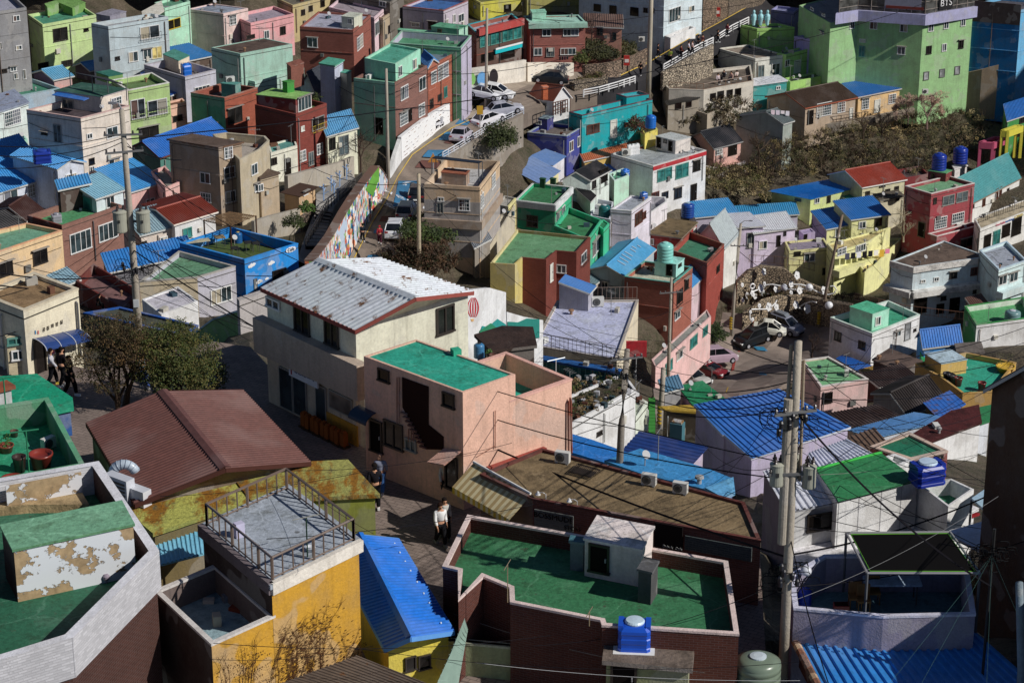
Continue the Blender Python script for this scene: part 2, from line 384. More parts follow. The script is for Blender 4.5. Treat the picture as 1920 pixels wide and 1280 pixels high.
def add_window(H, face, x, y, w, h, st='w', reg=None, label=None, par=None):
 reg = reg or H.reg
 A, B = H.P[face], H.P[(face+1) % len(H.P)]
 u = Vector((B.x-A.x, B.y-A.y, 0)).normalized(); n = Vector((u.y, -u.x, 0))
 if n.dot(A - CAM) > 0: n = -n
 c = hit_plane(S(reg, (x, y)), A, n)
 lf = hit_plane(S(reg, (x-w/2, y)), A, n); rt = hit_plane(S(reg, (x+w/2, y)), A, n)
 hw = abs((rt-lf).dot(u))/2
 tp = hit_plane(S(reg, (x, y-h/2)), A, n); bt = hit_plane(S(reg, (x, y+h/2)), A, n)
 z0, z1 = bt.z, tp.z
 c = Vector((c.x, c.y, (z0+z1)/2)); hh = (z1-z0)/2
 hw = min(hw, hh*3.2)
 par = par or H.root
 fr = {'w': 'd8d8d6', 'g': 'dcdcda', 'd': '3a3430', 'o': '2a2420', 'b': 'd0d0d0', 'y': 'c9b13a', 'D': '2b2622', 'W': 'cfcfc8', 't': '5a8a80', 'r': '6a3a2c', 'k': '8a8a88', 'G': '8f8f8a', 'c': 'cfc8a8', 's': '70706e'}[st]
 gl = {'w': '2f3840', 'g': '39444c', 'd': '1d1c1c', 'o': '120f0e', 'b': '2c3238', 'y': '1a1a12', 'D': '17120f', 'W': 'c4c4bc', 't': '2c6a66', 'r': '3a2a26', 'k': '2c2624', 'G': '4a5458', 'c': 'b9a868', 's': '8a8c8e'}[st]
 fw = min(0.075, hw*0.22); dp = 0.05
 mb = MB(); fm = M('gloss', fr) if st not in 'W' else M('plain', fr); pr = 0.05
 e = u; k = 0.03 + dp/2
 mb.box(c + n*k + UZ*(hh-fw/2), e*hw, n*(dp/2+0.01), UZ*(fw/2), fm)
 mb.box(c + n*k - UZ*(hh-fw/2), e*(hw+0.03), n*(dp/2+0.03), UZ*(fw/2), fm)
 for sg in (-1, 1): mb.box(c + n*k + e*(sg*(hw-fw/2)), e*(fw/2), n*(dp/2), UZ*(hh-fw), fm)
 if st in 'wbdgytGrcDk' and hw > 0.28 and not (st == 'D' and hw < 0.5):
  mb.box(c + n*k, e*(fw*0.4), n*(dp/2-0.005), UZ*(hh-fw), fm)
 if st == 'g':
  ng = max(2, int(2*hw/0.28)); nh = max(2, int(2*hh/0.32))
  for i in range(1, ng):
   mb.box(c + n*(k+0.012) + e*(-hw+2*hw*i/ng), e*0.018, n*0.02, UZ*(hh-fw), fm)
  for i in range(1, nh):
   mb.box(c + n*(k+0.02) + UZ*(-hh+2*hh*i/nh), e*(hw-fw), n*0.01, UZ*0.018, fm)
 if st in 'w' and hw > 0.85:
  for s2 in (-.5, .5): mb.box(c + n*k + e*(hw*s2), e*(fw*0.3), n*(dp/2-0.01), UZ*(hh-fw), fm)
 if st in 'DW': nm_ = 'door'
 else: nm_ = 'window'
 o = mb.build(nm_, par);
 if label: o['label'] = label
 p = MB(); p.box(c + n*0.018, e*(hw-fw*.9), n*0.012, UZ*(hh-fw*.9), M('glass', gl) if st not in 'WD' else M('plain', gl))
 if st in 'wbg' and random.random() < 0.45:
  sd = random.choice((-1, 1)); p.box(c + n*0.026 + e*(sd*hw*0.5), e*(hw*0.42), n*0.007, UZ*(hh-fw*1.1), M('plain', random.choice(('8f8a80', '6b6f78', 'a39a86', '5f4a44'))))
 p.build('pane' if st not in 'DW' else 'door_leaf', o)
 if st in 'DW':
  hb = MB(); hb.box(c + n*0.08 + e*(hw*0.65), e*0.02, n*0.03, UZ*0.07, M('gloss', '9a9a9a')); hb.build('handle', o)
 if st == 'b' or st == 'k':
  q = MB(); gm = M('gloss', '26282a' if st == 'b' else 'c9b13a')
  zt = c.z - hh*0.1; zb_ = c.z - hh - 0.08
  for zz in (zt, zb_):
   q.box(Vector((c.x, c.y, zz)) + n*0.3, e*(hw+0.1), n*0.015, UZ*0.015, gm)
   for sg in (-1, 1): q.box(Vector((c.x, c.y, zz)) + n*0.17 + e*(sg*(hw+0.1)), e*0.012, n*0.14, UZ*0.012, gm)
  for i in range(9):
   q.box(Vector((c.x, c.y, (zt+zb_)/2)) + n*0.3 + e*((hw+0.1)*(i/4-1)), e*0.01, n*0.01, UZ*((zt-zb_)/2), gm)
  q.build('window_guard', o)
 if st in 'wgd' and hh < 1.2 and hw > 0.35 and random.random() < 0.3:
  q = MB(); q.box(c + n*0.16 + UZ*(hh+0.09), e*(hw+0.12), n*0.15, UZ*0.025, M('plain', '8a8680')); q.build('canopy', o)
 return o
def same_paint(c, col):
 k = mk = None
 if isinstance(c, tuple):
  if c[0] in ('peel', 'siding'): return False
  mk, c = c[0], c[1]
 a = srgb(c); b = srgb(col); r = [x/max(y, 1e-4) for x, y in zip(a, b)]; m = sum(r)/3
 return m < 1.0 and all(abs(x/m-1) < 0.42 for x in r)
class HObj: pass
REG = []
def house(label, reg, pts, yb=None, col='cccccc', cols=None, kind='flat', par=0.45, floor='5a8a70', fk='floor', cop=None, band=None,
          z=None, d=None, base=None, ax='R', apex=None, fr=0.5, roof='2f6fb0', rk='metal', sp=0.27, rh=0.05, wins=(), mat='plaster', name='house', cat='house',
          parent=None, ext=3.0, trim=None, group=None, fi=1, ft=0.17, rx=0.0, ov=0.22, ridges=None, ribL=False, pname=None, inn=None):
 H = HObj(); H.reg = reg; zgiven = z
 q = [S(reg, p) for p in pts]
 if z is None:
  if d is not None: z = at_d(q[fi], d).z; gb = None
  else:
   ybp = S(reg, (0, yb))[1]
   if base is not None: gb = at_z((q[fi][0], ybp), base)
   else: gb = G((q[fi][0], ybp))
   z = up_z(gb, q[fi][1])
 P = [at_z(p, z) for p in q]
 if len(P) == 3: P.append(P[0] + P[2] - P[1])
 H.P = P; H.z = z
 if base is not None: zb = base - (0.02 if parent else ext)
 elif yb is not None:
  gb = P[fi].copy(); ybp = S(reg, (0, yb))[1]; zb = up_z(gb, ybp) - ext
 else: zb = z - 6
 H.zb = zb
 if parent is None:
  c = sum((p for p in P), Vector())/len(P); org = Vector((c.x, c.y, zb + ext))
  H.root = thing(name, label, cat, org, group)
 else: H.root = parent.root
 R = H.root; n = len(P)
 if parent is not None and pname:
  pass
 H.wallpar = R
 ms = [M(mat, col)]*n
 if cols:
  for i, c in cols.items():
   if same_paint(c, col): continue  # kept side colours include ones read from shaded walls, so shade is painted
   if isinstance(c, tuple): ms[i] = M(*c)
   else: ms[i] = M(mat, c)
 w = MB()
 A2 = sum(P[i].x*P[(i+1) % n].y - P[(i+1) % n].x*P[i].y for i in range(n))
 if kind == 'flat':
  H.floor = z - par
  bh = 0.0
  for i in range(n):
   a, b = P[i], P[(i+1) % n]
   w.face([(a.x, a.y, zb), (b.x, b.y, zb), (b.x, b.y, z), (a.x, a.y, z)], ms[i])
  if pname: wo = None
  I = inset(P, ft) if par > 0.02 else None
  cm = M('plaster', cop) if cop else ms[min(1, n-1)]
  if par > 0.02:
   for i in range(n):
    a, b, c, e = P[i], P[(i+1) % n], I[(i+1) % n], I[i]
    w.face([(e.x, e.y, z), (e.x, e.y, H.floor-.05), (c.x, c.y, H.floor-.05), (c.x, c.y, z)], M('plaster', inn) if inn else ms[i])
    if not cop: w.face([a, b, c, e], ms[i])
   if cop:
    cp = MB(); O = inset(P, -0.02); I2 = inset(P, ft+0.015); t = 0.05
    for i in range(n):
     a, b, c, e = O[i], O[(i+1) % n], I2[(i+1) % n], I2[i]
     for zz, rv in ((z+t, 0), (z-0.03, 1)):
      f = [(p.x, p.y, zz) for p in (a, b, c, e)]
      cp.face(f[::-1] if rv else f, cm)
     cp.face([(a.x, a.y, z-.03), (b.x, b.y, z-.03), (b.x, b.y, z+t), (a.x, a.y, z+t)], cm)
     cp.face([(c.x, c.y, z-.03), (e.x, e.y, z-.03), (e.x, e.y, z+t), (c.x, c.y, z+t)], cm)
    cp.build('coping', R)
  w.build(pname or 'wall', R)
  fl = MB(); fp = inset(P, ft*0.9) if par > 0.02 else P
  fm = M(fk, floor)
  if par > 0.02: fl.prism([(p.x, p.y) for p in fp], H.floor-0.12, H.floor, fm)
  else:
   op = inset(P, -0.13 if parent is None else -.05); fl.prism([(p.x, p.y) for p in op], z-(0.12 if parent is None else .05), z+0.03, M('plaster', trim or cop or floor), fm)
  H.floorobj = fl.build('roof', R)
 elif kind == 'slab':      # thin roof plane over walls, optional ribs from edge 0 direction
  for i in range(n):
   a, b = P[i], P[(i+1) % n]
   w.face([(a.x, a.y, zb), (b.x, b.y, zb), (b.x, b.y, z-0.04), (a.x, a.y, z-0.04)], ms[i])
  w.build(pname or 'wall', R); rf = MB(); op = inset(P, -ov)
  op = [Vector((p.x, p.y, z+0.02)) for p in op]
  if ax == 'L': op2 = op
  else: op2 = [op[1], op[2], op[3], op[0]]
  sheet(rf, op2[0], op2[1], op2[2], op2[3], M(rk, roof, rx), sp, rh)
  rf.build('roof', R); H.floor = z
 else:                      # gable / shed
  L_, F_, R_, B_ = P[:4]
  if ax == 'R': a0, a1, b0, b1 = F_, L_, R_, B_     # ridge starts above a0-a1 , ends above b0-b1
  else: a0, a1, b0, b1 = F_, R_, L_, B_
  m0 = a0.lerp(a1, fr); m1 = b0.lerp(b1, fr)
  if isinstance(apex, tuple): rise = apex[0]
  else: rise = up_z(m0, S(reg, (0, apex))[1]) - z
  rise = max(0.15, min(rise, 3.5)); H.rise = rise
  m0 = m0 + UZ*rise; m1 = m1 + UZ*rise
  for i in range(4):
   a, b = P[i], P[(i+1) % 4]
   w.face([(a.x, a.y, zb), (b.x, b.y, zb), (b.x, b.y, z-0.03), (a.x, a.y, z-0.03)], ms[i])
  gi = 0 if ax == 'R' else 1; gj = 2 if ax == 'R' else 3
  dz = UZ*0.03
  w.face([a0-dz, m0-dz, a1-dz], ms[gi]); w.face([b0-dz, b1-dz, m1-dz], ms[gj])
  if fr > 0.95:
   k = 3 if ax == 'R' else 2
   w.face([a1-dz, b1-dz, m1-dz, m0-dz], ms[k])
  w.build(pname or 'wall', R)
  rf = MB(); m = M(rk, roof, rx); dr = (m1-m0).normalized()*ov
  def ex(e, mm):  # extend eave outward
   v = (e-mm); L = v.length; return mm + v*(1 + ov/max(L, .3))
  e0, e1 = ex(a0, m0) - dr, ex(b0, m1) + dr
  sheet(rf, e0, e1, m1+dr, m0-dr, m, sp, rh)
  if fr < 0.95:
   g0, g1 = ex(a1, m0) - dr, ex(b1, m1) + dr
   sheet(rf, g1, g0, m0-dr, m1+dr, m, sp, rh)
   cp = MB(); cp.tube([m0-dr+UZ*0.05, m1+dr+UZ*0.05], 0.09, M(rk, roof, rx), 6); cp.build('ridge_cap', R)
  ro = rf.build('roof', R)
  tr = MB(); tm = M('plain', trim or 'b8b8b4')
  def strip(p, q_):
   dd = (q_-p); c = (p+q_)/2 - UZ*0.09; tr.box(c, dd/2, Vector((-dd.y, dd.x, 0)).normalized()*0.025, UZ*0.07, tm)
  strip(e0, e1); strip(e0, m0-dr); strip(e1, m1+dr)
  if fr < 0.95: strip(g0, m0-dr)
  tr.build('fascia', R)
  H.floor = z
 for wn in wins:
  add_window(H, *wn)
 REG.append((label, H))
 if parent is None and zgiven is None and base is None: detail(H, kind, yb, wins, zb+ext, col)
 return H
DR = random.Random(99)
def detail(H, kind, yb, wins, zg, col):
 P = H.P; R = H.root; z = H.z; hgt = z-zg; n = len(P)
 if n > 4 or hgt < 1.8: faces = []
 else: faces = [0, 1]
 for i in faces:
  a, b = P[i], P[(i+1) % n]; u = Vector((b.x-a.x, b.y-a.y, 0)); L = u.length
  if L < 2: continue
  u.normalize(); nn = Vector((u.y, -u.x, 0)); nn = nn if nn.dot(a-CAM) < 0 else -nn
  if kind == 'flat' and hgt > 4.2:      # storey line and drip edge
   k = 2.7
   while k < hgt-1.2:
    q = MB(); c = Vector(((a.x+b.x)/2, (a.y+b.y)/2, z-k)); q.box(c+nn*.02, u*(L/2-.02), nn*.03, UZ*.035, M('plaster', col)); q.build('floor_band', R); k += 2.7
  if kind == 'flat':
   q = MB(); c = Vector(((a.x+b.x)/2, (a.y+b.y)/2, z-.34)); q.box(c+nn*.015, u*(L/2), nn*.02, UZ*.02, M('plain', '4a4640')); q.build('drip_edge', R)
  if DR.random() < .75:                # drain pipe
   f = DR.choice((.06, .93, .5)); p = a+u*L*f; cc = DR.choice(('8a8a88', '6a5a50', 'b8b8b4', '5a5a5c')); q = MB()
   q.tube([Vector((p.x, p.y, z-.5))+nn*.02, Vector((p.x, p.y, z-.55))+nn*.1, Vector((p.x, p.y, zg))+nn*.1], .05, M('gloss', cc), 6); q.build('drain_pipe', R)
  if DR.random() < .55:
   p = a+u*L*DR.uniform(.15, .85); q = MB(); q.box(Vector((p.x, p.y, z-hgt*DR.uniform(.5, .75)))+nn*.1, u*DR.uniform(.12, .3), nn*.1, UZ*DR.uniform(.15, .28), M('gloss', DR.choice(('a8a8a0', '6a6a68', 'c4c0b4')))); q.build('meter_box', R)
  if DR.random() < .6:
   q = MB(); z1 = z-DR.uniform(.6, 1.4); z2 = z1-DR.uniform(.2, 1); p0 = a+u*L*.02+nn*.05; p1 = a+u*L*.97+nn*.05; q.tube([Vector((p0.x, p0.y, z1)), Vector(((p0.x+p1.x)/2, (p0.y+p1.y)/2, (z1+z2)/2-.25)), Vector((p1.x, p1.y, z2))], .018, M('plain', '1c1a1c'), 4); q.build('wall_cable', R)
 if kind == 'flat' and (P[2]-P[1]).length > 2.5:
  c = sum(P, Vector())/n; c.z = H.floor
  def spot():
   i = DR.randrange(n); return c.lerp(Vector((P[i].x, P[i].y, H.floor)), DR.uniform(.35, .78))
  if DR.random() < .6:                 # aerial
   p = spot(); q = MB(); h = DR.uniform(1.3, 2.4); t = DR.uniform(0, 3); e = Vector((math.cos(t), math.sin(t), 0)); q.tube([p, p+UZ*h], .025, M('gloss', '7a7a7a'), 4); q.tube([p+UZ*h-e*.5, p+UZ*h+e*.5], .018, M('gloss', '7a7a7a'), 4)
   for k in range(5): q.tube([p+UZ*h+e*(-.45+.22*k)-Vector((-e.y, e.x, 0))*.22, p+UZ*h+e*(-.45+.22*k)+Vector((-e.y, e.x, 0))*.22], .01, M('gloss', '8a8a8a'), 3)
   q.build('aerial', R)
  for _ in range(DR.choice((0, 1, 1, 2))):
   p = spot(); q = MB(); r = DR.uniform(.12, .25); q.lathe(p, [(r*.5, 0), (r*.5, .3), (r, .32), (r*.9, .42), (.02, .48)], M('gloss', DR.choice(('9a9a9a', '5a5a5c', '8a6a50'))), 10); q.build('roof_vent', R)
  if DR.random() < .45:
   p = spot(); q = MB(); ax = Vector((.5, -.6, .6)).normalized(); q.tube([p, p+UZ*.5], .03, M('gloss', '8a8a8a'), 5); q.lathe(p+UZ*.6, [(.04, 0), (.13, .03), (.22, .09), (.23, .1)], M('gloss', '9a9a9c'), 14, ax); q.build('satellite_dish', R)
  if DR.random() < .4:
   q = MB(); pts = [spot()+UZ*.04];
   for k in range(3): pts.append(spot()+UZ*.04)
   q.tube(pts, .014, M('plain', DR.choice(('4a4a4a', '8a8a88', '6a5a4a'))), 4); q.build('roof_hose', R)
  for _ in range(DR.choice((0, 1, 2, 3))):
   p = spot(); q = MB(); s = DR.uniform(.15, .4); yardbox(q, p, s*DR.uniform(1, 2), s, s*DR.uniform(.6, 1.4), M('plain', DR.choice(('8a8a8c', '6a4a3a', 'a8a49a', '3a4a5a', '5a3a30', 'c9c9c4'))), DR.uniform(0, 3)); q.build('roof_box', R)
def hut(H, reg, pts, yb, col, floor=None, wins=(), name='roof_hut', z0=None, **kw):
 "small structure standing on the roof of H (a part of it)"
 b = H.floor if z0 is None else z0
 kw.setdefault('par', 0.0)
 return house(None, reg, pts, yb, col, floor=floor or col, base=b, parent=H, wins=wins, pname=name, **kw)
def on(H, reg, p):
 return at_z(S(reg, p), H.floor)
def yardbox(mb, P, sx, sy, sz, m, ang=0.0):
 e = Vector((math.cos(ang), math.sin(ang), 0)); f = Vector((-e.y, e.x, 0))
 mb.box(P + UZ*(sz/2), e*(sx/2), f*(sy/2), UZ*(sz/2), m)
def mpx(P):  # metres per zoom pixel at P
 return (P-CAM).length/FPX/ZF
def ac_unit(reg, p, label, w=110, H=None, z=None, ang=0.6, P=None, group='outdoor air conditioner units'):
 if P is None:
  P = at_z(S(reg, p), H.floor if H else z)
 s = 1.0 if w == 110 else w*mpx(P)/0.8
 sx, sy, sz = 0.82*s, 0.34*s, 0.62*s
 r = thing('air_conditioner', label, 'air conditioner', P, group)
 e = Vector((math.cos(ang), math.sin(ang), 0)); f = Vector((e.y, -e.x, 0))
 if f.y > 0: f = -f
 mb = MB(); mb.box(P + UZ*(sz/2+0.06), e*(sx/2), f*(sy/2), UZ*(sz/2), M('gloss', 'c9c8c2'))
 mb.build('casing', r)
 g = MB(); c = P + UZ*(sz/2+0.06) + f*(sy/2+0.01) - e*(sx*0.12)
 g.lathe(c, [(sz*0.42, 0), (sz*0.42, 0.02), (sz*0.36, 0.03), (sz*0.1, 0.02)], M('gloss', '26282a'), 16, f)
 for k in range(3): g.lathe(c, [(sz*(0.14+0.1*k), 0.03), (sz*(0.14+0.1*k), 0.04)], M('gloss', '5a5a58'), 16, f)
 g.build('fan_grille', r)
 q = MB()
 for s_ in (-1, 1): q.box(P + e*(s_*sx*0.35) + UZ*0.03, e*0.04, f*(sy*0.6), UZ*0.03, M('plain', '777777'))
 q.build('foot', r)
 return r
def tank(P, r, h, label, col='1d4fae', lid='2f62c0', group='rooftop water tanks', ribs=True):
 t = thing('water_tank', label, 'water tank', P, group)
 mb = MB(); pr = [(r*.97, 0)]
 n = 5
 for i in range(n):
  z = h*0.82*i/n
  pr += [(r, z+0.02), (r, z+h*.82/n-0.05), (r*0.95, z+h*.82/n-0.02)]
 pr += [(r*.98, h*.84), (r*.7, h*.93), (r*.35, h*.97)]
 mb.lathe(P, pr, M('gloss', col), 32); o = mb.build('body', t, smooth=True)
 l = MB(); l.lathe(P + UZ*(h*.95), [(r*.36, 0), (r*.36, h*.05), (r*.2, h*.07)], M('gloss', lid), 20); l.build('lid', t)
 return t
def boxtank(P, sx, sy, sz, label, ang, col='17409c', lid='a9bfd0', group='rooftop water tanks'):
 "rounded square plastic tank with white round lid"
 t = thing('water_tank', label, 'water tank', P, group)
 e = Vector((math.cos(ang), math.sin(ang), 0)); f = Vector((-e.y, e.x, 0)); mb = MB(); m = M('gloss', col)
 def ring(a, b, z, c=0.2):
  return [P + e*x*a/2 + f*y*b/2 + UZ*z for x, y in ((-1, -1+c), (-1+c, -1), (1-c, -1), (1, -1+c), (1, 1-c), (1-c, 1), (-1+c, 1), (-1, 1-c))]
 lv = [(0, 1), (.12, 1.0), (.16, .96), (.3, .96), (.34, 1), (.5, 1), (.54, .96), (.68, .96), (.72, 1), (.84, .98), (.95, .82), (1, .6)]
 k = m and mb.mat(m); prev = None
 for z, s in lv:
  i = len(mb.v); mb.v += ring(sx*s, sy*s, sz*z)
  if prev is not None:
   for q in range(8): mb.f.append([prev+q, prev+(q+1) % 8, i+(q+1) % 8, i+q]); mb.mi.append(k)
  prev = i
 mb.f.append([prev+q for q in range(8)]); mb.mi.append(k); mb.f.append(list(range(7, -1, -1))); mb.mi.append(k)
 for s in (-1, 1): mb.box(P + e*(s*sx*0.42) + UZ*(sz*.93), e*(sx*.08), f*(sy*.36), UZ*(sz*.09), m)
 mb.build('body', t)
 l = MB(); l.lathe(P + UZ*(sz*.99), [(sx*.3, 0), (sx*.31, .05), (sx*.27, .1), (sx*.08, .12)], M('gloss', lid), 22); l.build('lid', t)
 return t
def pot(P, r, h, label, col='6a3020', group='plant pots on the rooftops', plant=None):
 t = thing('plant_pot', label, 'pot', P, group)
 mb = MB(); mb.lathe(P, [(r*.72, 0), (r*.95, h*.85), (r*1.03, h*.88), (r*1.03, h), (r*.9, h), (r*.88, h*.8), (r*.2, h*.78)], M('gloss', col), 18); mb.build('pot_body', t, smooth=True)
 if plant:
  q = MB(); leafclump(q, P + UZ*(h+r*.6), r*1.2, 60, 0.06, M('leaf', plant)); q.build('foliage', t)
 return t
def leafclump(mb, c, r, n, s, m, flat=0.8):
 k = mb.mat(m)
 for _ in range(n):
  while True:
   v = Vector((random.uniform(-1, 1), random.uniform(-1, 1), random.uniform(-1, 1)))
   if v.length <= 1: break
  v = v*(0.55+0.45*random.random()); p = c + Vector((v.x*r, v.y*r, v.z*r*flat))
  a = Vector((random.gauss(0, 1), random.gauss(0, 1), random.gauss(0, 1))).normalized(); b = a.orthogonal().normalized()
  q = random.uniform(.6, 1.3)*s; i = len(mb.v)
  mb.v += [p - a*q, p + b*q*.5, p + a*q, p - b*q*.5]; mb.f.append([i, i+1, i+2, i+3]); mb.mi.append(k)
def rail(label, pts, h=1.0, col='555050', n=8, post=0.03, bars='v', cat='railing', name='railing', parent=None, sp=0.5):
 "railing along 3D points"
 o = parent or thing(name, label, cat, pts[0]); m = M('gloss', col)
 for i in range(len(pts)-1):
  a, b = pts[i], pts[i+1]; q = MB()
  L = (b-a).length; k = max(1, int(L/sp))
  q.tube([a+UZ*h, b+UZ*h], post, m, 5);
  if bars == 'h':
   for t in (.35, .65): q.tube([a+UZ*h*t, b+UZ*h*t], post*.7, m, 4)
  else: q.tube([a+UZ*h*.12, b+UZ*h*.12], post*.7, m, 4)
  q.build('rail_panel' if bars == 'v' else 'rail_bars', o)
  for j in range(k+1):
   if bars == 'v': pass
  q = MB()
  for j in range(k+1):
   p = a.lerp(b, j/k); q.tube([p, p+UZ*h], post*(1.2 if j % 4 == 0 or bars == 'h' else .6), m, 5)
  q.build('balusters', o)
 return o
def wall_strip(label, reg, pts, col='9a9284', mat='plaster', t=0.3, cop=None, name='wall', cat='wall', dd=None, ext=1.5, parent=None, d0=None):
 "free-standing wall: pts (x, ytop, ybottom[, d]) ; thickness away from the camera"
 top = []; bot = []
 for p in pts:
  x, yt, yb = p[:3]; X, Yb = S(reg, (x, yb)); Yt = S(reg, (x, yt))[1]
  B = at_d((X, Yb), p[3]) if len(p) > 3 else G((X, Yb))
  bot.append(B); top.append(Vector((B.x, B.y, up_z(B, Yt))))
 dirv = (bot[-1]-bot[0]); n = Vector((-dirv.y, dirv.x, 0)).normalized()
 if n.dot(bot[0]-CAM) < 0: n = -n
 if parent is None: r = thing(name, label, cat, bot[0])
 else: r = parent
 mb = MB(); m = M(mat, col) if isinstance(col, str) else M(*col)
 for i in range(len(pts)-1):
  a, b, A, B = bot[i]-UZ*ext, bot[i+1]-UZ*ext, top[i], top[i+1]
  mb.face([a, b, B, A], m); mb.face([b+n*t, a+n*t, A+n*t, B+n*t], m)
  if not cop: mb.face([A, B, B+n*t, A+n*t], m)
 a, A = bot[0]-UZ*ext, top[0]; mb.face([a, A, A+n*t, a+n*t], m)
 a, A = bot[-1]-UZ*ext, top[-1]; mb.face([a, a+n*t, A+n*t, A], m)
 if parent is None: mb.build('wall_face', r)
 else: mb.build('wall_panel', r)
 if cop:
  c = MB(); cm = M('plaster', cop)
  for i in range(len(pts)-1):
   A, B = top[i], top[i+1]; q = (B-A)/2
   c.box((A+B)/2 + n*t/2 + UZ*0.05, q, n*(t/2+0.06), UZ*0.06, cm)
  c.build('coping', r)
 return r, bot, top, n
house('tall dark grey block with small white windows at the left edge, behind the lime house', 'A1', [(-420,-60),(-250,118),(190,55)], 700, '8a8a8c', floor='9a9aa8', par=.5,
  cols={0:'7a7a7c'}, wins=[(1,117,133,50,45,'w'),(1,135,343,45,35,'w'),(1,95,497,45,35,'w'),(1,113,547,32,45,'w'),(1,175,535,22,70,'w'),(1,25,510,50,30,'d'),(1,5,330,14,50,'w')])
lime1 = house('lime green two-storey house with a teal roof deck and a green lattice box on top', 'A1', [(200,105),(305,178),(690,108)], 520, 'bcd492', floor='4a8a70', par=.35,
  wins=[(1,433,248,105,95,'d'),(1,618,215,35,25,'o'),(1,480,455,75,45,'d'),(1,310,475,78,50,'d'),(1,358,300,0.1,0.1,'w')][:4])
hut(lime1, 'A1', [(400,10),(520,60),(612,20)], 118, '6f9a50', name='lattice_box')
hut(lime1, 'A1', [(322,30),(340,50),(420,25)], 120, '7aa45c', name='lattice_frame')
bl1 = house('pale blue-grey three-storey house with a balcony window and cluttered roof terrace', 'A1', [(655,168),(778,192),(1208,120)], 610, 'b3c1c6', floor='8f9094', par=.45,
  cols={0:'93a5aa'}, wins=[(1,1075,232,140,92,'b'),(1,957,408,70,75,'w'),(1,1058,390,62,75,'w'),(1,1127,378,72,85,'c'),(1,843,420,35,28,'d')])
hut(bl1, 'A1', [(1020,85),(1036,158),(1178,80)], 165, 'cfcabc', name='stair_hut')
hut(bl1, 'A1', [(690,100),(790,120),(905,85)], 165, '8a8794', name='roof_hut')
mint0 = house('tall mint green wall house with a yellow framed window beside the pink block', 'A1', [(1110,20),(1182,62),(1365,10)], 420, 'a8d8bc', par=.3, wins=[(1,1247,172,98,72,'y')])
pk1 = house('tall pale pink block with a mauve side wall and grey roof', 'A1', [(1348,66),(1605,100),(1782,60)], 420, 'e0c2bc', cols={0:'c2a5a2'}, floor='8f98a8', par=.12,
  wins=[(1,1672,145,50,72,'g'),(1,1665,298,36,34,'w')])
house('low rose pink wing with purple roof parapet right of the pale pink block', 'A1', [(1660,110),(1800,168),(2110,100)], 380, 'dc9fa2', floor='9a8f9c', par=.35,
  wins=[(1,1914,250,38,62,'w'),(1,2031,220,40,60,'d'),(1,1800,265,60,30,'d')])
house('single-storey hut with bright blue sheet roof behind the water tanks', 'A1', [(1130,400),(1305,440),(1522,395)], 560, '5a4a40', kind='gable', fr=1.0, ax='R', apex=355, roof='3a78b8')
mv = house('mauve two-storey house with cream stair hut and blue tanks on its terrace', 'A1', [(1035,468),(1330,556),(1550,504)], 790, 'b9b9c6', cols={0:'a596a2'}, floor='7a6a60', par=.8, cop='a8a4ac', wins=[(1,1452,648,112,62,'w')])
hut(mv, 'A1', [(1172,390),(1282,436),(1360,400)], 530, 'd8c8b0', floor='4a8a7c', name='stair_hut')
boxtank(at_z(S('A1',(1340,545)), mv.floor), 1.0,1.0,1.3, 'bright blue box tank beside the cream stair hut', .5, '1c5fc0', '2f6fd0')
bt = house('grey-green workshop with dark flat roof behind the tank terrace', 'A1', [(1518,342),(1726,388),(2100,318)], 700, '9fc4b4', cols={0:'6a8288'}, floor='5a4a42', fk='dirty', par=.05)
ter = house('mint terrace house with a brick side wall and several old tanks on it', 'A1', [(1550,520),(1832,588),(2185,488)], 720, 'a8cdbf', floor='8a7a62', fk='dirty', par=.35)
hut(ter, 'A1', [(2060,455),(2090,480),(2182,452)], 640, '8a5546', mat='brick', name='brick_wing')
for px, c in (((1855,505),'4a4a4c'),((1800,500),'5a6a30')):
 tank(at_z(S('A1',px), ter.floor), .55, 1.4, 'grey drum tank with yellow lid on the mint terrace' if c=='4a4a4c' else 'olive drum tank on the mint terrace', c, 'c99a2c')
boxtank(at_z(S('A1',(1715,555)), ter.floor), 1.7,.8,.6, 'low tank wrapped in blue sheet on the mint terrace', .3, '6a8ac0', '9ab0d0')
rb = house('house with teal side and red brick front and open roof terrace', 'A1', [(1370,668),(1613,706),(1850,632)], 985, '9c5240', cols={0:('plaster','5fa088'),1:('brick','a4563f')}, mat='brick', floor='6a6a64', par=.75, cop='a06a58',
  wins=[(1,1687,828,104,112,'d')])
hut(rb, 'A1', [(1588,600),(1690,612),(1728,596)], 705, '4f8a82', name='stair_hut')
ac_unit('A1', (1655,600), 'white unit on top of the teal stair hut above the brick front', 60, z=rb.floor+1.2, ang=.4)
dr = house('dark red brick house with bright red parapet band and green tanks on top', 'B1', [(30,752),(325,822),(546,742)], 1235, '8a3f34', cols={0:('plaster','782c28'),1:('brick','8a3f34')}, floor='56703c', par=.5, mat='brick',
  wins=[(1,482,885,90,92,'k'),(1,371,925,26,40,'W'),(1,372,1120,46,82,'g'),(1,494,1070,44,80,'g'),(1,432,1140,38,100,'G')])
q = hut(dr, 'B1', [(40,680),(322,712),(437,668)], 818, '7a2a2a', floor='84b060', trim='84b060', name='upper_floor', z0=dr.floor, wins=[(1,385,742,96,100,'w')])
hut(dr, 'B1', [(228,585),(262,592),(312,582)], 672, '3f8f3c', name='green_tank', z0=q.z)
wall_strip('bright red parapet band',  'B1', [(325,822,888),(546,742,806)], 'b02a30', d0=None, parent=dr.root, ext=0) if False else None
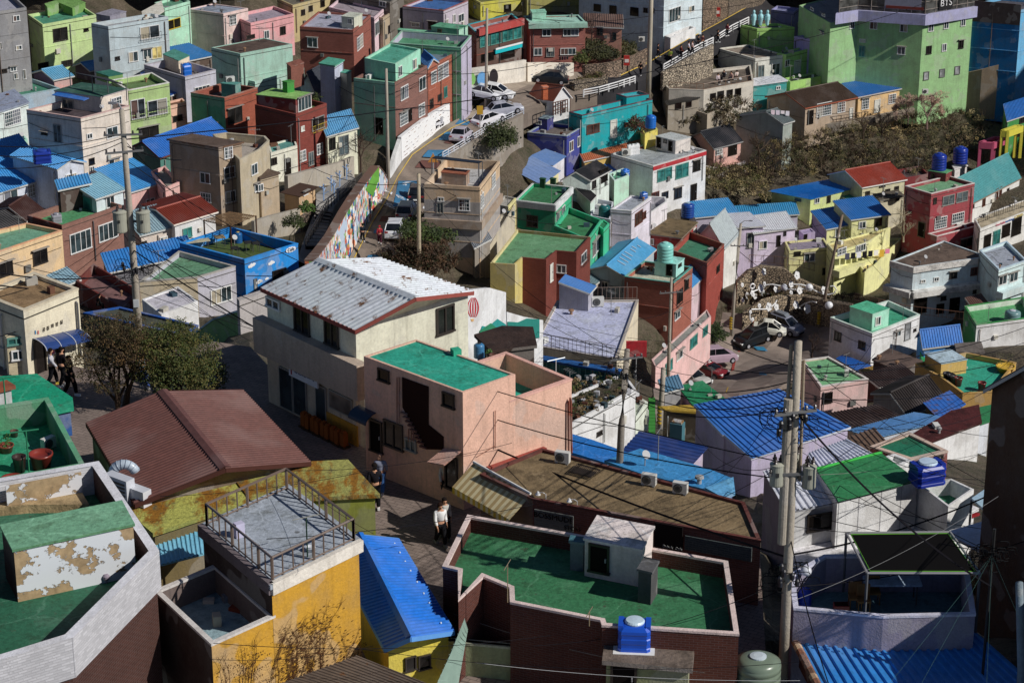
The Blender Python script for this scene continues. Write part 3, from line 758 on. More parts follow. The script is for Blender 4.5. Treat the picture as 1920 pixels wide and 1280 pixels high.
house('small cream cottage with light blue sheet roof beside the dark red house', 'B1', [(500,905),(552,968),(764,910)], 1148, 'dedbc2', kind='gable', fr=1.0, apex=840, roof='5a8fc0',
  wins=[(1,585,1032,46,88,'d'),(1,668,1042,72,140,'G')])
house('long bright blue gable-roofed house with a brown-edged grey gable end', 'A1', [(925,1062),(1150,1122),(1625,955)], 1300, '4a7a70', cols={0:'5f7f7c'}, kind='gable', apex=1013, roof='2c62b4', trim='6a3f34')
br = house('brown three-storey house with white lattice windows and a flat overhanging roof', 'A1', [(1215,1000),(1570,1058),(1735,1022)], 1545, 'a8937c', cols={0:'8a7460'}, floor='5a4a40', par=0, trim='70523e',
  wins=[(1,1640,1095,62,88,'g'),(1,1648,1238,80,85,'b'),(1,1655,1412,75,85,'b'),(0,1475,1278,72,78,'w'),(0,1480,1418,75,68,'g')])
house('khaki concrete terrace block with curved parapet right of the brown house', 'A1', [(1530,968),(1722,1150),(1870,1075),(1935,1012),(1905,980),(1628,955)], 1560, 'b3a68c', floor='a39a90', par=.75, cop='b5ab94',
  wins=[(1,1825,1215,45,82,'w'),(1,1845,1345,40,60,'w')])
house('little cream house with teal roof and black door left of the red brick house', 'A1', [(1925,1040),(1945,1100),(2136,1045)], 1260, 'dedac8', floor='5a9088', par=.15, wins=[(1,1968,1158,40,52,'d'),(1,2066,1210,46,140,'D')])
tw = house('tall cream tower house with tan window surrounds and stepped terrace', 'A1', [(190,792),(580,852),(930,762)], 1420, 'd9cdbf', cols={0:'b0a0a8'}, floor='4a3f44', par=.55, cop='c9a9a2',
  wins=[(1,805,950,82,82,'w'),(1,642,978,42,42,'w'),(1,820,1180,84,82,'w'),(1,658,1160,40,50,'o'),(1,660,1215,36,42,'w'),(0,415,960,56,130,'G'),(0,320,960,45,22,'d')])
q = hut(tw, 'A1', [(392,652),(724,698),(917,640)], 812, 'd9cdbf', cols={0:'a59da6'}, floor='31564a', trim='a8a0a4', name='upper_floor', z0=tw.floor, wins=[(1,835,752,78,112,'g'),(0,492,770,78,112,'G')])
def canopy(label, reg, pts, z, m, posts=True, th=.06, zl=None, cat='canopy', name='canopy', dz=(0,0,0,0)):
 P = [at_z(S(reg,p), z)+UZ*(dz[i] if i<len(dz) else 0) for i,p in enumerate(pts)]
 r = thing(name, label, cat, P[0]); mb = MB(); b = [p-UZ*th for p in P]
 mb.face(P, m); mb.face(b[::-1], m)
 for i in range(len(P)): mb.face([b[i], b[(i+1)%len(P)], P[(i+1)%len(P)], P[i]], m)
 mb.build('canopy_top', r)
 if posts:
  for p in P:
   q = MB(); q.tube([p-UZ*th, Vector((p.x,p.y,zl if zl is not None else z-2.2))], .05, M('gloss','5a5c60'), 6); q.build('post', r)
 return r
canopy('tilted dark panel on posts above the cream tower house', 'A1', [(500,515),(660,550),(905,612),(770,560)], q.z+1.5, M('plain','3a3c42'), zl=q.z)
canopy('small blue awning over the tower house terrace door', 'A1', [(372,682),(600,722),(640,705),(420,658)], q.z-.1, M('metal','2a5fb0'), posts=False)
gh = house('green two-storey house with white framed balcony windows', 'A1', [(800,578),(922,652),(1216,596)], 1020, 'a4bf7c', floor='5f7a4a', par=.5, cop='d8d8d0',
  wins=[(1,990,782,104,142,'b'),(1,1130,770,142,112,'b'),(1,1070,960,142,102,'d')])
hut(gh, 'A1', [(690,520),(780,548),(882,530)], 600, '7aa060', floor='2c6a5c', name='green_tank_box')
house('long pale blue and cream house at the left edge with grey roof edge', 'A1', [(-220,745),(-120,838),(202,735)], 1060, 'd0ddd8', floor='8a93a8', par=.0, trim='8f98a8', wins=[(1,88,845,122,110,'g')])
tr = house('low house with teal-green roof terrace and clay pots at the left edge', 'A1', [(-80,600),(0,716),(430,636),(228,566)], 800, '9db3c4', floor='3f7a64', par=.35, cop='8fb0b8')
house('little pink gabled cottage with light blue roof below the lime house', 'A1', [(240,520),(388,566),(515,540)], 640, 'd0a09a', kind='gable', apex=500, roof='5a90b8', cols={0:'6a5a70'})
house('lean-to with deep blue roof squeezed behind the green house', 'A1', [(1018,545),(1228,680),(1288,655)], 760, '8a6a5a', kind='gable', fr=1.0, apex=522, roof='2a5fb4')
house('low shed with blue ridged roof beside the cream tower house', 'A1', [(540,468),(650,502),(775,482)], 560, '5a4a5a', kind='gable', apex=450, roof='3a70b0')
house('small peach house with window awning between the green and the teal houses', 'A1', [(1185,735),(1212,765),(1338,735)], 970, 'dcb09a', par=.2, floor='6a4a3a', wins=[(1,1275,850,70,45,'d')])
house('pale lavender gabled house with bright blue ridge roof at the left', 'A1', [(90,1112),(412,1205),(598,1158)], 1470, 'c9cfe2', kind='gable', ax='L', apex=1142, roof='3f88cc', ribL=True, wins=[(1,510,1268,82,42,'g')])
boxtank(at_z(S('A1',(305,1165)), REG[-1][1].z+.6), 1.6,1.2,1.1, 'dark blue box tank above the blue ridge roof at the left', .3, '1a2f8a', '2a3f9a')
house('wide house with sky blue ribbed roof at the left edge', 'A2', [(-300,70),(-80,250),(362,112)], 400, 'c9cfe0', kind='gable', fr=1.0, apex=-60, roof='3f8ad0', wins=[(1,75,255,104,78,'w'),(1,265,205,142,92,'g')])
house('mint green garage front at the left edge below the cream house', 'A1', [(-80,1010),(-20,1075),(198,1000)], 1140, '9ccab6', floor='5a8a80', par=.1, wins=[(1,140,1060,70,60,'o')])
db = house('big brown house with white-grey roof deck and cream stair hut', 'B1', [(352,192),(737,218),(862,108)], 545, '9a5a4c', cols={0:('brick','5a3a34'),1:('brick','9a5a4c')}, mat='brick', floor='a4a4b4', par=.2,
  wins=[(0,445,307,74,72,'w'),(1,783,305,44,98,'g')])
hut(db, 'B1', [(652,118),(742,128),(802,98)], 212, 'c9cbb8', floor='b8bcae', trim='b8c0b0', name='stair_hut', wins=[(0,715,155,32,40,'w')])
house('narrow pale pink house tight against the brown house', 'B1', [(560,52),(888,128),(958,66)], 360, 'd8bcc4', floor='9a8f96', par=.3, cols={0:'b79aa2'}, wins=[(1,905,205,28,100,'w')])
house('tan house with brown window behind the narrow pink one', 'B1', [(780,88),(950,132),(1046,66)], 330, 'ab9a80', floor='6a5a4c', par=.2, cols={0:'7a6a58'}, wins=[(1,1010,200,48,60,'d')])
house('stained ochre block with small dark windows at the top edge', 'B1', [(190,-10),(302,40),(622,-40)], 240, 'b5a578', floor='6a6458', par=.2, mat='plaster', wins=[(1,375,90,28,42,'d'),(1,430,62,28,42,'d'),(1,515,20,30,60,'o')])
house('dark slate house at the top edge behind the brown house', 'B1', [(600,-60),(1000,20),(1100,-40)], 260, '6a645c', cols={0:'56524e'}, floor='3a3a3a', par=.2, wins=[(0,950,30,50,40,'w')])
house('lavender-grey apartment house at the top edge with several white windows', 'B1', [(1092,48),(1386,80),(1562,8)], 300, 'b9b0bc', cols={0:'9c93a4'}, floor='3f62a0', par=.3, cop='9a5a5a',
  wins=[(1,1405,160,28,42,'w'),(1,1460,135,20,62,'w'),(1,1510,130,40,60,'w'),(0,1185,180,60,28,'g'),(0,1305,185,58,60,'d')])
house('blue-topped attic storey on the lavender-grey apartment house', 'B1', [(1140,-60),(1390,-20),(1520,-70)], 70, '9aa0b8', floor='2f62b0', par=0, wins=[(1,1410,30,60,50,'w')])
gl = house('long grass-green house with roof terrace and lavender end wall', 'B1', [(1000,310),(1512,346),(1586,258)], 870, 'b3adc2', cols={0:'6fb088',1:'b3adc2'}, floor='4f8a68', par=.75, cop='8ab8a0')
hut(gl, 'B1', [(1298,190),(1496,212),(1560,186)], 300, '6aa88c', cols={1:'a5d0ba'}, floor='5a9a7a', trim='6fae8e', name='stair_hut', wins=[(0,1358,245,30,70,'r')])
hut(gl, 'B1', [(1056,215),(1298,235),(1310,225)], 262, '7ab896', name='rear_parapet')
mb_ = house('mint-sided brown brick house with a mint penthouse on top', 'B1', [(740,562),(1036,596),(1268,472)], 1030, '8a6258', cols={0:('plaster','8cc4ac'),1:('brick','8a6258')}, mat='brick', floor='5a8a70', par=.35,
  wins=[(1,1102,665,54,100,'w'),(1,1231,600,48,98,'w'),(1,1098,850,58,98,'g'),(1,1226,790,44,92,'g'),(1,1143,825,26,92,'D'),(0,920,905,66,120,'D')])
hut(mb_, 'B1', [(818,418),(1040,460),(1220,352)], 590, '9ad4ba', floor='4f9a84', name='penthouse', par=.25, z0=mb_.floor, wins=[(1,1072,512,26,76,'w'),(1,1176,460,28,74,'w')])
rbh = house('orange-red brick house with glass bay and blue rooflet uphill from the mint one', 'B1', [(1160,440),(1272,486),(1449,392)], 850, 'a85f48', mat='brick', floor='6a7a86', par=.1,
  wins=[(1,1313,555,40,92,'g'),(1,1380,512,78,112,'g'),(1,1398,662,24,80,'t'),(1,1298,745,26,70,'d'),(1,1358,700,30,50,'d')])
hut(rbh, 'B1', [(1215,425),(1275,478),(1345,440)], 500, 'a85f48', kind='gable', ax='L', apex=418, roof='4a80c4', name='blue_rooflet')
rst = house('corner restaurant with red fascia, green glazing and cyan shop sign', 'B1', [(1556,178),(1622,238),(1946,158)], 500, '8f4a3c', cols={1:('plaster','5a4038')}, floor='a0a8b4', par=.5, cop='2f9aa4',
  wins=[(1,1680,292,70,88,'t'),(1,1760,272,76,92,'t'),(1,1845,250,76,92,'t'),(1,1915,232,56,92,'t'),(1,1700,410,90,60,'o'),(1,1840,385,110,70,'o')])
mbx = MB(); A,B = rst.P[1], rst.P[2]; uu=(B-A).normalized(); nn=Vector((uu.y,-uu.x,0));
mbx.box((A+B)/2+nn*.25+UZ*.1, (B-A)/2, nn*.25, UZ*.4, M('plaster','b0433f')); mbx.build('red_fascia', rst.root)
mbx = MB(); mbx.box(A.lerp(B,.68)+nn*.2-UZ*2.75, (B-A)*.3, nn*.1, UZ*.28, M('plain','1fa9bb')); mbx.box(A.lerp(B,.68)+nn*.32-UZ*2.45, (B-A)*.3, nn*.05, UZ*.1, M('plain','d8dcdc')); mbx.build('shop_sign', rst.root)
house('dark grey-roofed shed with pale walls behind the dark red house', 'B1', [(358,600),(470,668),(572,612)], 790, 'a3acc0', cols={0:'4a4c58'}, kind='gable', apex=520, roof='3c4048', wins=[(1,545,625,18,35,'w')])
gt = house('slim blue-grey stair tower with teal lid and outdoor steps', 'B1', [(498,455),(602,472),(664,432)], 870, 'b8bed2', cols={0:'8e98ac'}, floor='4f9a84', par=0, trim='5aa68c', wins=[])
hut(gt, 'B1', [(596,512),(690,528),(722,510)], 850, 'c9c6b0', floor='4f9a84', trim='56a088', name='annex', z0=gt.zb+3, wins=[(0,615,522,28,26,'w')])
house('yellow block at the top edge left of the pale blue building', 'C1', [(-240,-30),(-150,20),(184,-20)], 120, 'cfc94c', par=.1, floor='6a6a40', wins=[(1,45,60,50,55,'o')])
house('moss-stained olive block at the top edge', 'C1', [(150,-70),(184,-40),(572,-60)], 110, 'a9a35c', par=.1, floor='6a6a40')
bk = house('square brick house with mint roof slab and laundry under the windows', 'C1', [(160,118),(206,168),(604,160)], 462, 'a4655a', mat='brick', floor='9cc4b4', par=.12, cop='9cc9b9',
  wins=[(1,325,236,64,52,'w'),(1,500,234,112,54,'w'),(1,263,372,60,56,'w'),(1,480,370,112,50,'w'),(1,352,376,60,66,'G')])
mbx = MB(); A,B = bk.P[1], bk.P[2]; uu=(B-A).normalized(); nn=Vector((uu.y,-uu.x,0)); mbx.box((A+B)/2+nn*.3-UZ*.25, (B-A)*.53, nn*.35, UZ*.28, M('plaster','9cc4b2')); mbx.build('roof_fascia', bk.root)
hut(bk, 'C1', [(210,72),(222,92),(322,88)], 150, 'a5d8c0', floor='8fc8ae', name='stair_hut')
house('low dusty pink house with brown hipped roof beside the brick house', 'C1', [(600,110),(602,186),(866,196)], 300, 'c08a76', cols={0:'8a6a5c'}, kind='gable', fr=1.0, apex=96, roof='6a5248', wins=[(1,708,226,46,62,'d'),(1,812,262,30,56,'d')])
pb = house('large pale blue building with dark square windows on its shaded side', 'C1', [(560,-170),(1172,-100),(1450,-190)], 300, 'c9d6e8', cols={0:'7f8fc0'}, floor='9aa0a8', par=.4,
  wins=[(0,690,57,52,52,'o'),(0,803,72,52,62,'o'),(0,957,85,60,62,'o'),(0,1037,75,32,36,'d'),(0,1085,77,32,36,'d'),(1,1245,105,84,100,'w'),(1,1365,65,40,45,'w')])
ac_unit('C1', (1005,282), 'white unit at the foot of the pale blue wall', 42, P=G(S('C1',(1005,286)))-Vector((0,1,0)), ang=0.1)
house('white walled porch with sloped railing in front of the pale blue building', 'C1', [(1172,262),(1216,276),(1396,200)], 350, 'e4e6ea', floor='6a5a50', par=.7, cop='dcdee2', wins=[])
bh = house('white show house with red-brown roof, orange chimney and slatted balcony', 'C1', [(200,694),(370,716),(492,692)], 840, 'e6e6ea', cols={0:'b8b8c2'}, kind='gable', ax='L', apex=618, roof='6a3a2c', rk='metal', trim='e0e0e0', sp=.18, wins=[(0,300,756,52,40,'G')])
mbx = MB(); pp = at_z(S('C1',(312,668)), bh.z+.9); mbx.box(pp, Vector((.28,.1,0)), Vector((-.1,.28,0)), UZ*.75, M('brick','c4643a')); mbx.box(pp+UZ*.78, Vector((.34,.12,0)), Vector((-.12,.34,0)), UZ*.06, M('plaster','c9704a')); mbx.build('chimney', bh.root)
nv = house('navy blue house with pale parapet and a navy hut on the roof', 'C1', [(188,952),(470,980),(592,908)], 1215, '383c8c', floor='6a625c', par=.35, cop='9aa8b0',
  wins=[(1,500,1050,30,76,'w'),(1,558,1015,28,76,'w')])
hut(nv, 'C1', [(230,845),(330,856),(374,834)], 940, '35357a', floor='7a8698', trim='7a8698', name='navy_hut', wins=[(0,270,880,36,30,'w')])
cy = house('bright turquoise house with dark red coping and a white lattice door', 'C1', [(486,806),(580,832),(1086,716)], 1045, '0c9ca4', cols={0:'0a7880'}, floor='3fa4a8', par=.75, cop='5a3a44',
  wins=[(1,658,925,92,66,'r'),(1,805,925,48,130,'W'),(1,897,897,30,32,'r'),(1,943,890,30,32,'r')])
hut(cy, 'C1', [(825,676),(900,702),(1060,678)], 775, '0c9ca4', floor='5aa4b0', name='raised_wing', cop='5a3a44', par=.25)
tank(at_z(S('C1',(1070,905)), cy.z-.9)+Vector((0,-.6,0)), .62, 1.5, 'round blue tank at the turquoise house corner', '1d5fb8', '2a70c8')
house('yellow painted planter wall standing under the round blue tank', 'C1', [(1000,925),(1032,962),(1125,930)], 1030, 'd8c860', d=(cy.P[2]-CAM).length*.99, floor='4a4a2a', par=.1)
ws = house('white two-storey house with a red fascia band and tinted windows', 'C1', [(788,1108),(1090,1195),(1472,1082)], 1405, 'e6e0da', cols={0:'a0a59c'}, floor='9aa0a4', par=.25, cop='c9c9c6',
  wins=[(1,1172,1252,104,86,'t'),(1,1297,1226,92,100,'t'),(1,1402,1190,54,80,'d'),(1,1268,1386,54,80,'d'),(1,1380,1380,44,116,'D'),(1,1104,1402,56,46,'r'),(1,1175,1402,46,50,'d')])
mbx = MB(); A,B = ws.P[1], ws.P[2]; uu=(B-A).normalized(); nn=Vector((uu.y,-uu.x,0)); mbx.box((A+B)/2+nn*.03-UZ*.3, (B-A)/2, nn*.04, UZ*.22, M('plaster','b3202e')); mbx.build('red_band', ws.root)
hut(ws, 'C1', [(1110,978),(1252,1012),(1360,985)], 1108, 'd8d0ca', cols={0:'a49c98'}, floor='b4b8b8', trim='c4c8ca', name='stair_hut', wins=[(0,1133,1025,32,76,'D'),(0,1216,1050,30,74,'D'),(0,1178,1015,24,28,'d')])
for i,x in enumerate((920,945,975)): boxtank(at_z(S('C1',(x,1112-i*4)), ws.floor), .5,.6,1.15, ('white upright tank nearest the roof edge of the red-banded house','middle white upright tank on the red-banded house','white upright tank closest to the stair hut of the red-banded house')[i], .2, 'dcdcdc', 'e0e0e0')
ac_unit('C1', (895,1118), 'small unit at the end of the white tanks on the red-banded roof', 60, z=ws.floor, ang=.2)
house('terracotta orange sheet roof over a low house below the turquoise one', 'C1', [(560,1098),(600,1152),(1070,1048)], 1210, 'c9a85a', kind='gable', fr=1.0, apex=1072, roof='b4623c', rx=0)
house('pink cottage with black tiled roof and dark glass door', 'C1', [(1345,985),(1530,1058),(1722,1008)], 1175, 'e0ab9f', cols={0:'b98a84'}, kind='gable', apex=945, roof='26282e', trim='8a8a8a', wins=[(1,1562,1083,50,60,'g'),(1,1660,1075,62,80,'D')])
house('dark-roofed grey shack below the cafe deck', 'C1', [(1186,730),(1198,748),(1415,704)], 880, '8f8678', kind='slab', roof='3a3834', wins=[(1,1270,760,45,50,'o'),(1,1345,750,40,40,'o')])
house('roofless concrete walled yard below the cafe deck', 'C1', [(1366,785),(1480,822),(1645,758)], 920, 'a89c8a', cols={0:'8a8072'}, floor='3a342c', fk='dirty', par=1.6)
house('weathered grey shed with pitched roof left of the brown-roofed house', 'D1', [(-150,828),(186,882),(252,862)], 1060, '9aa49c', cols={0:'75807e'}, kind='gable', fr=.35, apex=800, roof='5a6466')
dk = house('long white-edged cafe deck on posts with people at its tables', 'C1', [(1160,598),(1205,640),(1455,650),(1812,585),(1790,470),(1350,520)], 745, 'd0c8ba', floor='6a6056', fk='dirty', par=.35, cop='c9c2b4',
  wins=[(2,1575,682,45,55,'o'),(2,1640,672,42,55,'o'),(2,1700,662,42,55,'o'),(2,1520,695,40,50,'o')])
wt = house('white flat-roofed house with cluttered roof behind the cafe deck', 'C1', [(1560,350),(1826,425),(2044,398)], 580, 'e0dad0', cols={0:'9a948a'}, floor='8a7e72', fk='dirty', par=.12, cop='ded8cc',
  wins=[(1,1865,512,46,86,'G'),(1,1971,497,60,82,'w')])
house('lime green cottage with white door stepping down beside the white house', 'D1', [(140,385),(207,396),(418,345)], 545, 'a6d07c', floor='8a94a0', par=.15, cop='a6d07c', wins=[(1,214,455,34,50,'w'),(1,284,478,44,92,'W'),(1,375,478,34,70,'G')])
lg = house('lime green roof wall carrying the pale blue figures', 'D1', [(-120,180),(0,208),(268,196)], 330, 'a2d070', floor='70686a', par=.3)
house('low lime garden wall terrace beside the lilac ramp', 'D1', [(200,560),(236,590),(488,545)], 640, 'a2d070', floor='5a6a4a', par=.2)
house('small teal shed with white roof edge below the white house', 'D1', [(-90,575),(-26,612),(212,578)], 715, '3a9a98', cols={0:'1f6a68'}, floor='c9ccd4', par=.0, trim='d0d4da', wins=[(1,150,632,32,26,'w')])
house('lilac stair block with lit flank against the big lime building', 'D1', [(265,262),(488,302),(580,290)], 585, 'b0a4d8', cols={0:'7a74a8'}, floor='8a84a8', par=.3)
house('shaded lilac block at the end of the sloping street', 'D1', [(100,70),(262,88),(302,60)], 280, '8a84b8', cols={0:'7a78ac'}, floor='7a78a0', par=.3)
house('long low lilac retaining building above the blue-roofed house', 'D1', [(470,470),(492,500),(812,405)], 590, 'b0a4d4', cols={0:'8a80b0'}, floor='a49cc4', par=.5)
house('small lilac steps block beside the tall lime corner', 'D1', [(860,545),(1045,572),(1085,560)], 660, 'b0a4d4', cols={0:'8a80b0'}, floor='a49cc4', par=.2)
bg = house('huge lime green building with lavender balcony storey, its shaded side facing left', 'D1', [(300,40),(525,168),(725,138),(1190,172),(1546,124),(1380,10),(700,-60)], 735, '98c488', fi=3, floor='8a8a8a', par=.1,
  cols={0:'4f8a5a',2:'5a9a62'}, wins=[(3,1247,202,38,52,'w'),(3,1357,182,36,52,'w'),(3,1478,163,34,52,'w'),(3,1232,360,38,60,'d'),(3,1342,342,32,56,'w'),(3,1463,320,36,60,'d'),(3,1213,545,38,60,'s'),(3,1327,525,38,60,'s'),(3,1436,505,38,60,'s'),
  (2,835,183,56,58,'w'),(2,1052,203,56,58,'w'),(2,1035,365,58,58,'w'),(2,750,370,42,80,'t'),(2,755,293,46,28,'W'),(1,680,180,34,56,'w'),(0,396,66,24,22,'w'),(0,478,108,24,22,'w'),(0,468,238,26,20,'w')])
band = [at_z(S('D1',p), bg.z+.02) for p in [(560,175),(722,150),(1205,182),(1598,118),(1420,-10),(720,-60)]]
mbx = MB(); mbx.prism([(p.x,p.y) for p in band], bg.z-.05, bg.z+1.35, M('plaster','a9a9cc')); mbx.build('balcony_band', bg.root)
ib = inset(band, .35); mbx = MB(); mbx.prism([(p.x,p.y) for p in ib], bg.z+1.3, bg.z+4.2, M('glass','4a4a48'));
for i in range(len(ib)):
 a,b = ib[i], ib[(i+1)%len(ib)]; k = max(1,int((b-a).length/1.6))
 for j in range(k+1):
  p = a.lerp(b, j/k); mbx.tube([Vector((p.x,p.y,bg.z+1.3)), Vector((p.x,p.y,bg.z+4.2))], .06, M('gloss','8a8078'), 4)
 for zz in (1.9,2.9): mbx.tube([Vector((a.x,a.y,bg.z+zz)), Vector((b.x,b.y,bg.z+zz))], .04, M('gloss','8a8078'), 4)
mbx.build('glazed_storey', bg.root)
a,b = ib[2], ib[1]; uu=(b-a).normalized(); nn=Vector((-uu.y,uu.x,0)); nn = nn if nn.dot(a-CAM)<0 else -nn
mbx = MB(); mbx.box(a.lerp(b,.33)+nn*.1+UZ*2.6, (b-a)*.27, nn*.03, UZ*.85, M('plain','8c8c9c')); mbx.box(a.lerp(b,.3)+nn*.14+UZ*2.0, (b-a)*.28, nn*.03, UZ*.18, M('plain','7a3a34')); mbx.build('poster', bg.root)
def text3(body, P, u, up, size, col, parent, name='sign_text', thick=.01, align='CENTER'):
 cu = bpy.data.curves.new(name, 'FONT'); cu.body = body; cu.size = size; cu.align_x = align; cu.align_y = 'CENTER'; cu.extrude = thick; cu.resolution_u = 3
 cu.materials.append(M('plain', col)); o = bpy.data.objects.new(name, cu); COL.objects.link(o)
 u = u.normalized(); up = (up - u*up.dot(u)).normalized(); w = u.cross(up)
 m = Matrix((u, up, w)).transposed().to_4x4(); m.translation = P
 if parent is not None:
  org = Vector(parent['_o']); m.translation = P - org
 bpy.context.view_layer.update()
 me = bpy.data.meshes.new_from_object(o); COL.objects.unlink(o); bpy.data.objects.remove(o)
 me.materials.clear(); me.materials.append(M('plain', col)); o = bpy.data.objects.new(name, me); COL.objects.link(o)
 if parent is not None: o.parent = parent; o['_o'] = tuple(parent['_o'])
 o.matrix_local = m; return o
a,b = ib[2], ib[3]; uu=(b-a).normalized(); nn=Vector((uu.y,-uu.x,0))
mbx = MB(); mbx.box(a.lerp(b,.38)+nn*.12+UZ*2.4, uu*1.1, nn*.03, UZ*.8, M('plain','2a2a2c')); mbx.build('sign_board', bg.root)
text3('BTS', a.lerp(b,.38)+nn*.17+UZ*2.4, uu, UZ, 1.2, 'e8e8e8', bg.root)
ac_unit('D1', (1205,672), 'white unit low on the lime building corner', 40, z=bg.zb+3.0, P=at_d(S('D1',(1205,675)), (bg.P[3]-CAM).length*.985), ang=.2)
house('deep blue building at the right edge with brown shop storey', 'D1', [(1500,40),(1895,75),(2140,20)], 725, '6aa8dc', cols={0:'1f6cae'}, floor='50505a', par=.3)  # right face in a lighter blue, its sunlight put into the colour
mbx = MB(); H_=REG[-1][1]; A,B=H_.P[0],H_.P[1]; uu=(B-A).normalized(); nn=Vector((uu.y,-uu.x,0)); nn = nn if nn.dot(A-CAM)<0 else -nn
mbx.box((A+B)/2+nn*.08-UZ*.6,(B-A)/2,nn*.06,UZ*1.35,M('plaster','4a3c3a')); mbx.build('brown_storey',H_.root)
wall_strip('tall tan board-marked retaining wall between the lime and blue buildings','D1',[(1490,525,640),(1600,500,690),(1738,458,700)],'a08c74',ext=3)
_g=G((S('D1',(726,692))[0],S('D1',(0,850))[1])); _z=up_z(_g,S('D1',(0,692))[1]); _dy=(at_z(S('D1',(726,692)),_z)-CAM).length
_db=_dy*.997*ray(*S('D1',(706,694))).z/ray(*S('D1',(346,768))).z
bw = house('tan and grey house with dark brown roof and a big lattice window', 'D1', [(72,692),(346,768),(706,694)], 900, 'b09c86', d=_db, cols={0:'5a564e'}, kind='gable', apex=664, roof='4a3a30', trim='a05a44', sp=.2,
  wins=[(1,478,785,106,96,'g'),(1,602,770,54,76,'g'),(1,380,842,42,98,'D'),(1,672,812,24,74,'W')])
yb_ = house('tan cottage with bright blue roof and brown-framed lattice windows', 'D1', [(598,612),(726,692),(1046,628)], 850, 'd9b682', cols={0:'a88e6c'}, kind='gable', fr=1.0, apex=586, roof='2f68b4', trim='b8b0a8',
  wins=[(1,775,746,52,78,'g'),(1,968,710,52,70,'g'),(1,860,762,42,92,'W')])
house('green house with blue roof cut by the right edge', 'D1', [(1770,800),(1800,862),(1990,800)], 1020, '3a8a44', kind='gable', fr=1.0, apex=745, roof='2a62b0', wins=[(1,1900,862,35,45,'d'),(1,1875,960,40,45,'d')])
K3=(960,0,3)
house('pink house with broad blue ribbed roof behind the transformer pole', 'A2', [(690,152),(932,222),(1186,146)], 400, 'dfa8a2', kind='gable', fr=1.0, apex=60, roof='3f86c6', wins=[(1,1078,305,64,62,'w'),(1,903,255,28,38,'w')])
house('flat pink block joined to the right of the blue-roofed pink house', 'A2', [(1085,80),(1188,200),(1290,158)], 360, 'dfa8a2', floor='7a7a74', par=.3, wins=[(1,1238,268,22,14,'o')])
bh2 = house('brown brick house with green roof yard and large white windows', 'A2', [(195,398),(444,472),(875,322)], 800, '93695c', cols={0:('plaster','74382c')}, mat='brick', floor='4f8f62', par=.6,
  wins=[(1,577,583,156,146,'w'),(1,775,510,140,126,'w'),(1,800,690,90,62,'o')])
hut(bh2, 'A2', [(510,195),(690,268),(882,206)], 385, 'ccd8da', cols={0:'a09c9c'}, kind='gable', fr=1.0, apex=150, roof='8ab0cc', name='shed', z0=bh2.floor, wins=[(1,790,300,62,82,'w'),(0,605,320,110,130,'t')])
hut(bh2, 'A2', [(408,160),(430,205),(640,160)], 380, '4a3a34', kind='gable', fr=1.0, apex=140, roof='3f86c4', name='lean_to', z0=bh2.floor)
boxtank(at_z(S('A2',(408,448)), bh2.floor), .8,.6,.7, 'grey metal box on the green roof yard of the brown brick house', .4, '8a8a92', '8a8a92')
orr = house('peach orange house with green roof at the left edge', 'A2', [(-260,560),(-100,692),(446,508),(190,455)], 960, 'f0bd90', floor='6a9a80', par=.3, cop='e0a67c', wins=[(1,287,695,106,106,'d'),(1,40,782,104,104,'d')])
house('dark brown gabled roof house at the left edge', 'A2', [(-40,345),(190,425),(300,352)], 520, '5a4a44', kind='gable', apex=330, roof='4a2f2a', rx=0, sp=.2)
house('grey mossy lean-to roof at the left edge above the peach house', 'A2', [(-150,400),(10,500),(185,470)], 560, '8a6a5a', kind='gable', fr=1.0, apex=420, roof='4a4846')
house('white cottage with curved red tile roof beside the blue cafe', 'A2', [(1025,322),(1255,452),(1545,366)], 615, 'e6e4e4', kind='gable', apex=352, roof='8f3f2e', trim='d8cfc4', sp=.2, rh=.07, wins=[(1,1345,522,66,72,'t')])
house('cream house with weathered tin roof behind the twin transformers', 'A2', [(880,440),(1012,530),(1246,470)], 680, 'dccdc0', kind='gable', fr=1.0, apex=378, roof='8aa4ae', rx=.4, wins=[(1,1175,575,56,52,'w'),(1,1025,610,58,50,'d')])
house('low house with vivid blue ribbed roof behind the big concrete pole', 'A2', [(742,715),(790,795),(1384,668)], 920, '6a6a70', kind='gable', fr=1.0, apex=665, roof='2f72bc')
cg = house('grey and cream house with green roof deck crowded with jars', 'A2', [(1002,876),(1418,846),(1692,764),(1285,655)], 1120, 'b0aeb8', cols={0:'c9b99a'}, floor='5f8a6c', par=.35, cop='a8a49c',
  wins=[(1,1587,970,152,112,'w'),(0,1340,985,44,28,'w')])
dk2 = house('dark maroon walled yard cluttered with pots beside the pole', 'A2', [(545,865),(882,1065),(1005,935)], 1105, '6a2c26', cols={0:'5a2420'}, floor='7a5a58', fk='dirty', par=.7)
hut(dk2, 'A2', [(350,855),(440,900),(560,850)], 960, '7a4a40', kind='gable', fr=1.0, apex=820, roof='8098b0', name='tin_roof')
house('flat white roofed house with mossy patch and lit white side', 'A2', [(1020,1000),(1160,1110),(1422,1012)], 1230, 'e0dce2', floor='c0bcc4', fk='floor', par=.08)
lb = house('low black-felt roof with blue edging above the olive tree', 'A2', [(600,1100),(1325,1262),(1425,1190),(860,1058)], 1330, '3f4a44', floor='4a4c42', fk='dirty', par=.1, cop='1f4fa0')
bath = house('cream public toilet block with brown roof and arched navy awning', 'A2', [(-150,965),(168,1088),(562,928)], 1566, 'ddd2b8', cols={0:'a89c86'}, floor='8a7050', fk='dirty', par=.12, cop='cbbfa6', ext=2)
A,B = bath.P[1], bath.P[2]; uu=(B-A).normalized(); nn=Vector((uu.y,-uu.x,0))
